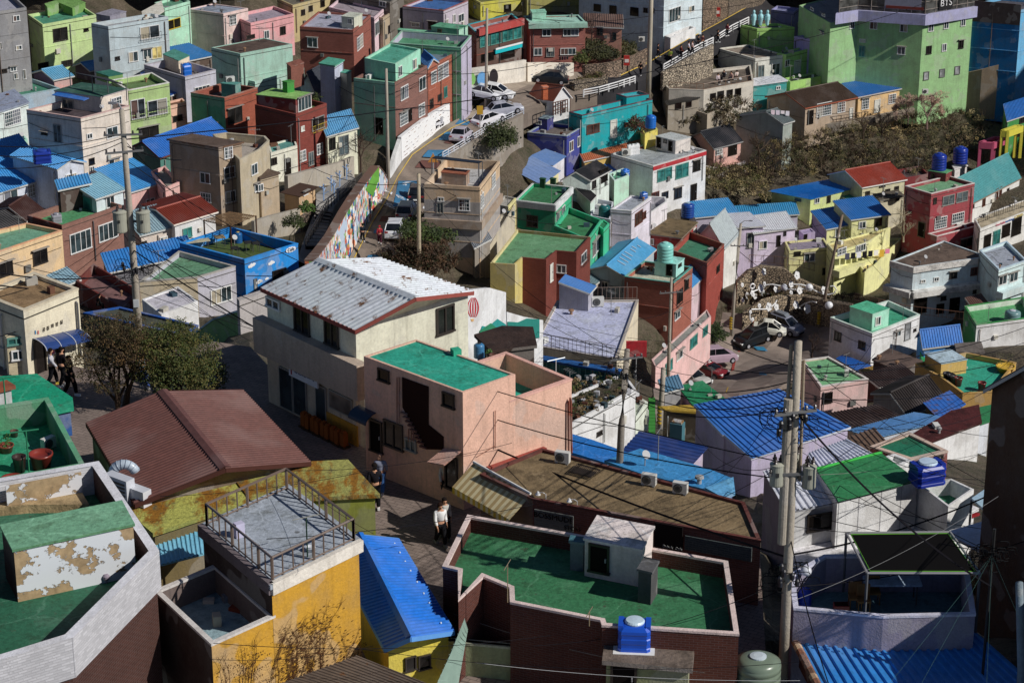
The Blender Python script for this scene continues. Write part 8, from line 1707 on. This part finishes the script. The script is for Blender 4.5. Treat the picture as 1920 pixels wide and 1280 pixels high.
W((262,480),118,(420,610),112,.2,.012); W((262,470),118,(470,640),105,.3,.012)
for y0,y1 in ((690,598),(700,628),(712,655),(745,700)): W((1500,y0),97,(1960,y1),110,.5,.014)
for y0,p1,d1 in ((690,(1258,560),205),(700,(1250,640),190),(712,(1180,690),117),(725,(1178,700),117),(745,(1176,720),117),(760,(1175,735),117)): W((1494,y0),97,p1,d1,.8,.02)
W((1480,780),96,(1176,675),117,.8,.016); W((1482,985),90,(1700,1000),86,.1,.012); W((1485,800),95,(1600,870),88,.1,.012)
W((1178,668),117,(1060,720),130,.3,.012); W((1178,668),117,(900,640),150,.6,.014); W((1178,680),117,(700,600),160,1,.012)
for p1,d1 in (((900,560),195),((786,345),226),((860,470),210)): W((1178,672),117,p1,d1,1.2,.016)
for x,y in ((1700,1330),(1620,1340),(1848,1330),(1930,1200)): W((1860,1040),76,(x,y),70,.02,.004,c='3a5a58')
for x,y,d_ in ((1400,780,150),(1560,900,100),(1300,900,120)): W((1860,1036),76,(x,y),d_,.3,.014)
W((1872,930),80,(1470,1130),86,.3,.008,c='8a8a8a'); W((1960,820),92,(1530,890),90,.3,.008,c='9a9a94'); W((1960,1000),84,(1460,1100),88,.4,.02)
W((1470,1040),88,(1850,930),92,.3,.035); W((1490,770),96,(1860,1100),76,.5,.035); W((1495,1000),88,(1560,1300),76,.3,.02); W((1480,1100),86,(1230,1160),80,.3,.012); W((1476,1085),86,(1000,1210),76,.5,.012)
W((850,1150),80,(1320,1260),74,.3,.008,c='98948a'); W((640,1210),74,(1500,1240),74,.5,.01); W((880,1240),74,(1500,1275),73,.2,.008,c='b4b4b4'); W((400,1205),70,(1100,1180),78,.4,.01)
W((395,1235),70,(700,1210),70,.2,.008); W((300,930),82,(700,880),84,.2,.01); W((480,880),84,(960,830),90,.4,.01); W((500,1010),74,(1180,900),90,.4,.012); W((560,905),78,(700,1000),72,.1,.008)
W((725,135),248,(1190,60),292,2,.03); W((726,180),248,(915,60),280,.8,.03); W((726,200),248,(560,100),285,1,.03); W((728,220),246,(470,330),235,1.2,.03)
W((786,330),226,(1100,420),255,1.5,.03); W((786,340),226,(560,300),240,1.2,.03); W((1222,20),298,(1500,-20),330,1,.03); W((1222,60),298,(1040,40),290,.8,.03)
W((1222,30),298,(915,20),285,1,.03); W((1579,410),278,(1390,425),270,.8,.025); W((1579,420),278,(1700,560),262,.5,.02); W((1390,430),270,(1258,530),205,.8,.025); W((1390,470),268,(1600,600),262,.8,.03)
W((1440,520),268,(1560,545),268,.3,.03); W((1300,560),215,(1176,600),200,.5,.02); W((950,570),170,(1250,640),190,.6,.015); W((880,640),150,(1240,700),172,.6,.015)
for i in range(6): W((640+i*70,480+i*20),200,(1170,640+i*12),118,1.0,.012)
random.seed(31)
for k in range(20):
 y0=random.choice((672,700,730,770,800,860,905,960)); W((1492 if y0<800 else 1483,y0),76,(random.choice((1920,1900,1750,1640,1300,1180,1320)),random.uniform(620,1000)),random.uniform(90,125),random.uniform(.2,1.2),.011)
for k in range(5): W((255,random.choice((420,470,520))),115,(random.uniform(-20,60) if k%2 else random.uniform(330,520),random.uniform(300,640)),random.uniform(118,150),random.uniform(.2,.8),.012)
for B_, T__, y, l in ((BB,TB,800,'bundle of looped black cables on the right pole arm'),(BA,TA,505,'tangle of black cables on the transformer pole'),(BC,TC,700,'knot of cables on the pole above the blue sheets'),(BB,TB,1080,'loose black cables hanging low on the right pole')):
 c = polept(B_, T__, y); m = MB(); random.seed(y)
 for k in range(16):
  a = c+Vector((random.uniform(-1,1)*.8, random.uniform(-.3,.2), random.uniform(-.4,.4))); rr = random.uniform(.1,.45)
  m.tube([a+Vector((rr*math.cos(t), .1*math.sin(3*t), rr*math.sin(t)*.9)) for t in [j*.55 for j in range(random.randint(6,13))]], .014, M('plain','121214'), 4)
 for k in range(6): a = c+Vector((random.uniform(-.5,.5), -.2, random.uniform(-.3,.3))); m.lathe(a, [(.05,0),(.08,.05),(.08,.2),(.04,.26)], M('gloss','2a2a2e'), 8)
 o = m.build('cable_bundle', None, c); tag(o, l, 'cables')
c = at_d((1861,1040),76); m = MB()
for k in range(22):
 a = c+Vector((random.uniform(-.6,.6), random.uniform(-.3,.3), random.uniform(-.25,.25))); rr = random.uniform(.08,.3); m.tube([a+Vector((rr*math.cos(t), .1*math.sin(3*t), rr*math.sin(t))) for t in [j*.6 for j in range(9)]], .016, M('plain','141416'), 4)
m.tube([c+UZ*.9, c-UZ*7], .05, M('gloss','2a2a2a'), 6); o = m.build('cable_bundle', None, c); tag(o, 'cable hub on a thin post with wires fanning out over the blue terrace', 'cables')
p = at_z(S('D4',(290,500)), tb.z); t = thing('street_lamp', 'round white lamp on a curved arm beside the lavender parapet', 'lamp', p); m = MB(); m.tube([p+Vector((-.35,0,.2)), p+Vector((-.1,0,.32)), p+Vector((.25,0,.28))], .02, M('gloss','a0a0a4'), 6); m.build('arm', t); m = MB(); m.lathe(p+Vector((.27,0,0)), [(.05,0),(.17,.04),(.19,.12),(.17,.22),(.06,.3)], M('gloss','c9ccd4'), 16); m.build('lamp_globe', t, smooth=True)
for reg, pts, zt_, col, l in (('D1', [(1590,1180),(1680,1180),(1745,1165),(1752,1150)], 1030, 'b0506c', 'pink open box frame in the little square at the right'), ('D1', [(1745,1110),(1785,1118),(1815,1100),(1828,1080)], 945, 'c9c040', 'yellow open box frame in the little square at the right')):
 P = [Gp(reg, q, .995) for q in pts]; t = thing('box_frame', l, 'box frame', P[0], 'open box frames'); z_ = up_z(P[1], S(reg,(0,zt_))[1])
 Q = [P[0], P[1], P[1]+Vector((2.2,2.2,0)), P[0]+Vector((2.2,2.2,0))]; m_ = M('plain', col)
 for q in Q: m = MB(); yardbox(m, Vector((q.x,q.y,P[1].z-1)), .35, .35, z_-P[1].z+1, m_); m.build('post', t)
 for i in range(4): a, b = Q[i], Q[(i+1)%4]; m = MB(); a=Vector((a.x,a.y,z_)); b=Vector((b.x,b.y,z_)); d=(b-a); m.box((a+b)/2-UZ*.3, d/2, Vector((-d.y,d.x,0)).normalized()*.2, UZ*.4, m_); m.build('beam', t)
def laundry(label, a, b, cols, drop=.9):
 t = thing('laundry', label, 'laundry', a); m = MB(); m.tube([a, b], .012, M('plain','8a8a8a'), 4); m.build('line', t); u = (b-a); n = len(cols)
 for i, c in enumerate(cols):
  p = a+u*((i+.5)/n); e = u/(n*2.6); m = MB(); h = drop*random.uniform(.6,1); m.box(p-UZ*h/2, e, Vector((0,.02,0)), UZ*h/2, M('plain', c)); m.build('cloth', t)
A, B = yD.P[1], yD.P[2]; n_ = Vector(((B-A).y, -(B-A).x, 0)).normalized()
laundry('dark and white clothes drying along the yellow balcony', onwall(yD,1,'D2',(575,655),1.05)[0], onwall(yD,1,'D2',(905,620),1.05)[0], ['4a4a5a','1c1c20','d0d0d8','18181c','1f1f24','e0d8d0','c9a030','d07a9a'])
laundry('row of dark clothes drying on the square brick house', onwall(bk,1,'C1',(410,400),.5)[0], onwall(bk,1,'C1',(480,398),.5)[0], ['2a1c20','1c1c24','3a2030','26262a'], .6)
laundry('pale pink clothes drying beside the grey shed', Gp('D1',(95,790),.97), Gp('D1',(235,800),.97), ['d8c4cc','d4c8d4','e0d0d4','d8d4dc'], .6)
def signpost(label, reg, p, yt, col, w=.5, h=.5, tri=False):
 B = Gp(reg, p, .998); z_ = up_z(B, S(reg,(0,yt))[1]); t = thing('road_sign', label, 'sign', B); m = MB(); m.tube([B, Vector((B.x,B.y,z_))], .06, M('gloss','a0a0a0'), 6); m.build('post', t)
 m = MB(); c = Vector((B.x, B.y-.08, z_-.5));
 if tri: m.face([c+Vector((-w,0,-h)), c+Vector((w,0,-h)), c+Vector((0,0,h))], M('plain',col)); m.face([c+Vector((-w,.03,-h)), c+Vector((0,.03,h)), c+Vector((w,.03,-h))], M('plain',col))
 else: m.box(c, Vector((w,0,0)), Vector((0,.03,0)), UZ*h, M('plain',col))
 m.build('sign_plate', t)
signpost('orange triangular warning sign at the road bend', 'B1', (1312,1255), 1100, 'c4863a', .55, .5, True)
signpost('yellow sign on the upper road by the railing', 'B1', (1648,920), 760, 'c9a030', .35, .5)
for (x,y) in ((1552,120),(900,470)):
 p = Gp('C1',(x,y),.99); m = MB(); yardbox(m, p, .7, .3, 1.2, M('gloss','b03028')); m.box(p+Vector((0,-.17,.6)), Vector((.25,0,0)), Vector((0,.02,0)), UZ*.2, M('plain','d8d0c8')); o = m.build('hydrant_box', None, p); tag(o, 'red fire box high on the sloping street wall' if x > 1000 else 'red fire box against the dotted brown wall', 'fire box', 'red fire boxes')
p = Gp('C3',(968,180),.9); m = MB(); c = at_d(S('C3',(970,130)), 175); m.box(c, Vector((.75,0,0)), Vector((0,.1,0)), UZ*.6, M('plaster','b8202c')); m.tube([c, c-UZ*3], .05, M('gloss','8a8a8a'), 6); o = m.build('red_signboard', None, c); tag(o, 'plain red signboard by the lane beside the lavender roof', 'sign')
def branch(mb, p, d, L, r, depth, m, tips, spread=.6, n=3):
 if depth == 0 or r < .003: tips.append(p); return
 q = p + d*L*.5 + Vector((random.gauss(0,.06), random.gauss(0,.06), random.gauss(0,.04)))*L; e = q + d*L*.5
 mb.tube([p, q, e], r, m, 5 if r > .02 else 3, r*.68, cap=False)
 for _ in range(n):
  dd = (d + Vector((random.gauss(0,spread), random.gauss(0,spread), random.gauss(.1,spread*.6)))).normalized()
  branch(mb, e if random.random() < .75 else q, dd, L*random.uniform(.62,.85), r*.62, depth-1, m, tips, spread, n)
 tips.append(e)
def tree(label, P, h, w, leaf, nleaf, ls, bark='3a2c20', name='tree', cat='tree', depth=5, bare=False, clump=.35, r0=None):
 t = thing(name, label, cat, P); tr = MB(); tips = []; bm = M('wood', bark)
 branch(tr, P, Vector((.05,0,1)).normalized(), h*.3, r0 or h*.035, depth, bm, tips, .55, 3)
 tr.build('trunk', t)
 if nleaf:
  lf = MB(); mats = [M('leaf', c) for c in leaf]
  hi = [q for q in tips if q.z > P.z+h*.28] or tips
  for _ in range(nleaf//12):
   c = random.choice(hi) + Vector((random.gauss(0,.12), random.gauss(0,.12), random.gauss(0,.1)))*w*.5
   leafclump(lf, c, clump*random.uniform(.6,1.3), 12, ls, random.choice(mats))
  lf.build('crown', t)
 return t
random.seed(21)
def crown_tree(label, P, blobs, leaf, n, ls, bark='3a2c20', cat='tree', name='tree'):
 "crown made of leaf clusters spread over the shells of several uneven lobes"
 t = thing(name, label, cat, P); tr = MB(); bm = M('wood', bark)
 for c, r in blobs:
  a = P + Vector((random.gauss(0,.08), 0, .4)); mid = a.lerp(c, .55) + Vector((random.gauss(0,.15), random.gauss(0,.1), -.1)); tr.tube([P, a, mid, c], .09, bm, 6, .02)
  for _ in range(7):
   v = Vector((random.gauss(0,1), random.gauss(0,1), random.gauss(.3,.8))).normalized(); tr.tube([mid.lerp(c,.7), c+v*r*.5, c+v*r*.98], .025, bm, 4, .006)
 tr.build('trunk', t); lf = MB(); mats = [M('leaf', q) for q in leaf]; tot = sum(r*r for _, r in blobs)
 for c, r in blobs:
  for _ in range(int(n*r*r/tot/10)):
   v = Vector((random.gauss(0,1), random.gauss(0,1), random.gauss(0,1))).normalized(); k = random.uniform(.55,1.05)
   leafclump(lf, c+Vector((v.x*r*k, v.y*r*k, v.z*r*k*.85)), r*.22, 10, ls, random.choice(mats))
 lf.build('crown', t); return t
P = PP(332,770);
crown_tree('dense evergreen olive-green tree at the edge of the plaza', P, [(P+Vector(v), r) for v, r in (((-.4,.2,2.6),1.25),((.6,.1,2.3),1.25),((.1,-.3,1.5),1.15),((1.25,.1,1.5),.95),((-.9,.2,1.9),1.0),((.1,.5,3.2),.75),((-1.3,.1,3.0),.6))], ['39451d','2d3a17','454c22','54502a'], 24000, .045)
P = PP(222,772)
crown_tree('brown half-bare tree on the plaza, left of the evergreen one', P, [(P+Vector(v), r) for v, r in (((.1,.2,2.9),1.2),((-1.0,.1,2.3),1.0),((.9,.2,2.7),1.1),((-.3,-.2,1.7),.85),((.6,0,3.7),.8),((-.6,.3,3.5),.8))], ['453822','382e1b','4c4028','3a3c20'], 12000, .04)
P = PP(236,762); tree('thin bare stems growing between the plaza trees', P, 4.6, 2, ['5a4426'], 900, .04, depth=6, clump=.3)
def scatter(label, reg, poly, n, cols, size=(.3,.9), leafn=40, ls=.12, name='scrub', lift=0, twig=.3, kk=.998):
 xs = [p[0] for p in poly]; ys = [p[1] for p in poly]; mb = MB(); mats = [M('leaf', c) for c in cols]; tw = M('wood','5a4a3a'); c0 = None; made = 0; tries = 0
 while made < n and tries < n*20:
  tries += 1; x = random.uniform(min(xs), max(xs)); y = random.uniform(min(ys), max(ys))
  if not inpoly(x, y, poly): continue
  P = Gp(reg, (x,y), kk); made += 1
  if c0 is None: c0 = P
  r = random.uniform(*size); m = random.choice(mats)
  if random.random() < twig:
   for _ in range(9):
    v = Vector((random.gauss(0,.5), random.gauss(0,.5), random.uniform(.5,1.2)))*r*1.5; mb.tube([P, P+v*.6+Vector((random.gauss(0,.1),0,.1)), P+v], .025, tw, 3, .008, cap=False)
  else: leafclump(mb, P+UZ*r*.5, r, leafn, ls, m)
 o = mb.build(name, None, c0); tag(o, label, 'undergrowth', kind='stuff'); return o
scatter('dark and dry scrub covering the slope below the tan cottages', 'D1', [(0,1050),(330,960),(800,880),(1150,820),(1560,800),(1700,900),(1580,1050),(1300,1150),(1300,1280),(470,1240),(400,1280),(0,1280),(-80,1180)], 900, ['2f3318','454626','5a5236','6c6242','3a3a22','7a7054','4c4830'], (.3,.85), 44, .1, twig=.4)
scatter('dry bank grass and brush under the cafe deck', 'C1', [(1200,860),(1400,740),(1740,690),(1880,780),(1750,920),(1500,880),(1300,900)], 150, ['5c5444','4a4434','33361f'], (.3,.8), 40, .13)
scatter('brown brush on the bank right of the white house', 'C2', [(1460,70),(1750,60),(1916,80),(1916,300),(1650,250),(1480,180)], 240, ['5a5236','7a7054','454626'], (.4,.9), 44, .14)
scatter('tangled brush behind the tin-roofed hall', 'B2', [(940,690),(1080,600),(1400,560),(1420,700),(1500,720),(1380,830),(1180,800),(1000,760)], 220, ['3f2c20','34281c','4c3a2a','2a2c18'], (.4,.9), 50, .12, kk=.99)
scatter('green shrubs behind the beige pole', 'B2', [(1080,520),(1230,420),(1400,440),(1470,520),(1440,600),(1100,590)], 80, ['2f3f1c','3c4a20','26331a'], (.6,1.2), 90, .14, twig=0, kk=.985)
scatter('dark clipped hedge mass in front of the dusty pink house', 'C1', [(600,320),(780,300),(960,330),(940,420),(700,440),(600,420)], 110, ['262a16','2f3218','3a3a20'], (.5,.9), 60, .14, twig=.05)
scatter('dry weeds on the bank at the street corner', 'C1', [(530,580),(700,540),(760,550),(640,600),(540,620)], 40, ['3f4a20','5a5230','4a3f2a'], (.3,.6), 30, .12)
scatter('weeds along the foot of the flower wall terraces', (1350,400,5.82), [(300,880),(900,880),(1200,900),(1500,900),(1500,960),(1100,930),(600,900),(300,940)], 70, ['5a4c34','4a3f2a','3a4020'], (.25,.5), 26, .1)
scatter('tumbled plants and litter of the garden on the white wall', 'C3', [(520,380),(650,340),(900,410),(860,470),(700,560),(530,640)], 10, ['4a5a2a'], (.2,.4), 10, .1)
q0 = gw_.floor; mb = MB(); random.seed(4)
for _ in range(150):
 x = random.uniform(420,930); y = random.uniform(340,640)
 if y > 690-(x-500)*.55: continue
 P = at_z(S('C3',(x,y)), q0); r = random.uniform(.12,.4)
 if random.random() < .5: leafclump(mb, P+UZ*r*.6, r, 30, .07, M('leaf', random.choice(('3f4a20','5a5230','6a5a40','2f3a1a'))))
 else: yardbox(mb, P, r, r*.7, r*.8, M('plain', random.choice(('8a8a8c','5a3a30','b0b0b4','3a4a50','7a6a58'))), random.uniform(0,3))
o = mb.build('garden_clutter', None, at_z(S('C3',(700,480)), q0)); tag(o, 'overgrown plants and rubbish piled on the white walled garden', 'garden clutter', kind='stuff')
def bush(label, P, r, cols, n=900, ls=.1, cat='bush', name='bush'):
 t = thing(name, label, cat, P); m = MB(); mats = [M('leaf', c) for c in cols]
 for _ in range(n//12):
  v = Vector((random.gauss(0,1), random.gauss(0,1), abs(random.gauss(0,1)))).normalized()*random.uniform(.4,1); leafclump(m, P+Vector((v.x*r, v.y*r, v.z*r*1.1+r*.2)), r*.28, 12, ls, random.choice(mats))
 m.build('foliage', t); s = MB();
 for _ in range(6): s.tube([P, P+Vector((random.gauss(0,r*.4), random.gauss(0,r*.4), r))], .03, M('wood','3a2c20'), 4, .01)
 s.build('stem', t); return t
bush('round dark green bush beside the steps above the mauve minivan', Gp(KP,(640,370),.995), 1.5, ['2f3f1c','26351a'], 2200, .11)
bush('tall green creeper bush between the grey pole and the mural steps', Gp(KP,(300,560),.985), 1.6, ['2f3f1c','38481f'], 2200, .11)
bush('dark bush below the road railing', Gp('B1',(1790,1060),.99), 2.2, ['2a331a','353f20'], 3200, .13)
bush('green patch bush on the brown hut planter', at_d(S('B2',(405,375)), 214), .8, ['3f5a24'], 700, .09)
bush('low green bush beside the teal parasol', at_d(S('B2',(310,490)), 205), 1.1, ['2f3a1a'], 900, .09)
bush('green clump at the edge of the square brick house', Gp('C1',(570,450),.99), 1.1, ['3f4a22','50552a'], 900, .1)
bush('dark plants with red flowers by the turquoise house', at_d(S('C1',(985,950)), 281), 1.6, ['26301a','4a2a24','2f3a1c'], 1800, .11)
bush('potted greenery mass on the dark red house roof', at_z(S('B1',(462,735)), dr.floor), .8, ['3f4a20','2f3818'], 600, .09)
def baretree(label, P, h, col='6a5448', depth=6, n=3, blossom=None):
 t = thing('bare_tree', label, 'tree', P); m = MB(); tips = []; branch(m, P, Vector((0,0,1)), h*.28, h*.025, depth, M('wood', col), tips, .6, n); m.build('trunk', t)
 if blossom:
  l = MB()
  for q in tips: leafclump(l, q, .3, 5, .06, M('leaf', blossom))
  l.build('crown', t)
baretree('greyish pink blossoming bare tree on the slope under the lime building', Gp('D1',(1220,930),.99), 5.5, '8a7068', 6, 3, 'a08478')
baretree('second blossoming bare tree on the slope, nearer the tan cottage', Gp('D1',(1080,900),.99), 4.2, '8a7068', 6, 3, '9a8074')
baretree('bare shrub growing in front of the cobbled garden wall', Gp('B1',(790,1240),.99), 5.0, '4a3a30')
baretree('bare tree beside the right concrete pole by the car park', Gp('D3',(390,195),.99), 4.2, '3a2c26')
baretree('leafless tree at the foot of the dusty slope', Gp('D1',(60,1270),.99), 5.0, '4a3a2c'); baretree('bare tree at the corner of the pink house terrace', Gp('C1',(1850,1210),.99), 5.5, '5a4a3a')
baretree('pale straggly bare tree behind the yellow wing', Gp('D2',(1050,590),.99), 4.5, 'b0a488'); baretree('thin bare tree before the pale blue building', Gp('C1',(650,300),.99), 4.0, '4a3a34')
baretree('bare tree on the far left of the slope', Gp('D1',(760,1010),.99), 4.5, '4a3c30'); baretree('bare tree in the middle of the slope scrub', Gp('D1',(890,990),.99), 5, '3f342a')
def build_ground():
 xs = list(range(-1100, 3101, 28)); ys = list(range(-900, 1661, 20))
 v = []; f = []
 for y in ys:
  for x in xs:
   d = Dd(x, y)*1.013
   P = at_d((x, y), d)
   if y < 640: P.z += noise.noise(P*0.12)*0.25
   v.append(tuple(P))
 n = len(xs)
 for j in range(len(ys)-1):
  for i in range(n-1): f.append([j*n+i, (j+1)*n+i, (j+1)*n+i+1, j*n+i+1])
 me = bpy.data.meshes.new('ground'); me.from_pydata(v, [], f); me.materials.append(M('soil', '6a5f50')); me.update()
 o = bpy.data.objects.new('ground', me); COL.objects.link(o); o['kind'] = 'structure'
build_ground()
SUN = Vector((0.745, -0.316, 0.59)).normalized()
w = bpy.data.worlds.new("World"); scene.world = w; w.use_nodes = True
nt = w.node_tree; bgn = nt.nodes['Background']; sk = nt.nodes.new('ShaderNodeTexSky'); sk.sky_type = 'NISHITA'; sk.sun_disc = False; sk.air_density = 0.55; sk.dust_density = 0.2; sk.altitude = 1500
sk.sun_elevation = math.asin(SUN.z); sk.sun_rotation = math.atan2(SUN.x, SUN.y)
nt.links.new(sk.outputs[0], bgn.inputs[0]); bgn.inputs[1].default_value = 0.085
ld = bpy.data.lights.new('sun', 'SUN'); ld.energy = 5.0; ld.angle = math.radians(0.5); ld.color = (1, 0.955, 0.89)
lo = bpy.data.objects.new('sun', ld); COL.objects.link(lo); lo.rotation_euler = SUN.to_track_quat('Z', 'Y').to_euler(); lo.location = (0, 0, 150)
cd = bpy.data.cameras.new('camera'); co = bpy.data.objects.new('camera', cd); COL.objects.link(co); co.location = CAM
co.rotation_euler = (math.radians(90) - PITCH, 0, 0); cd.sensor_width = 36; cd.lens = FPX/1920*36; cd.clip_end = 5000; cd.clip_start = 1
scene.camera = co
scene.view_settings.view_transform = 'Standard'; scene.view_settings.look = 'None'; scene.view_settings.exposure = -0.38; scene.view_settings.gamma = 1
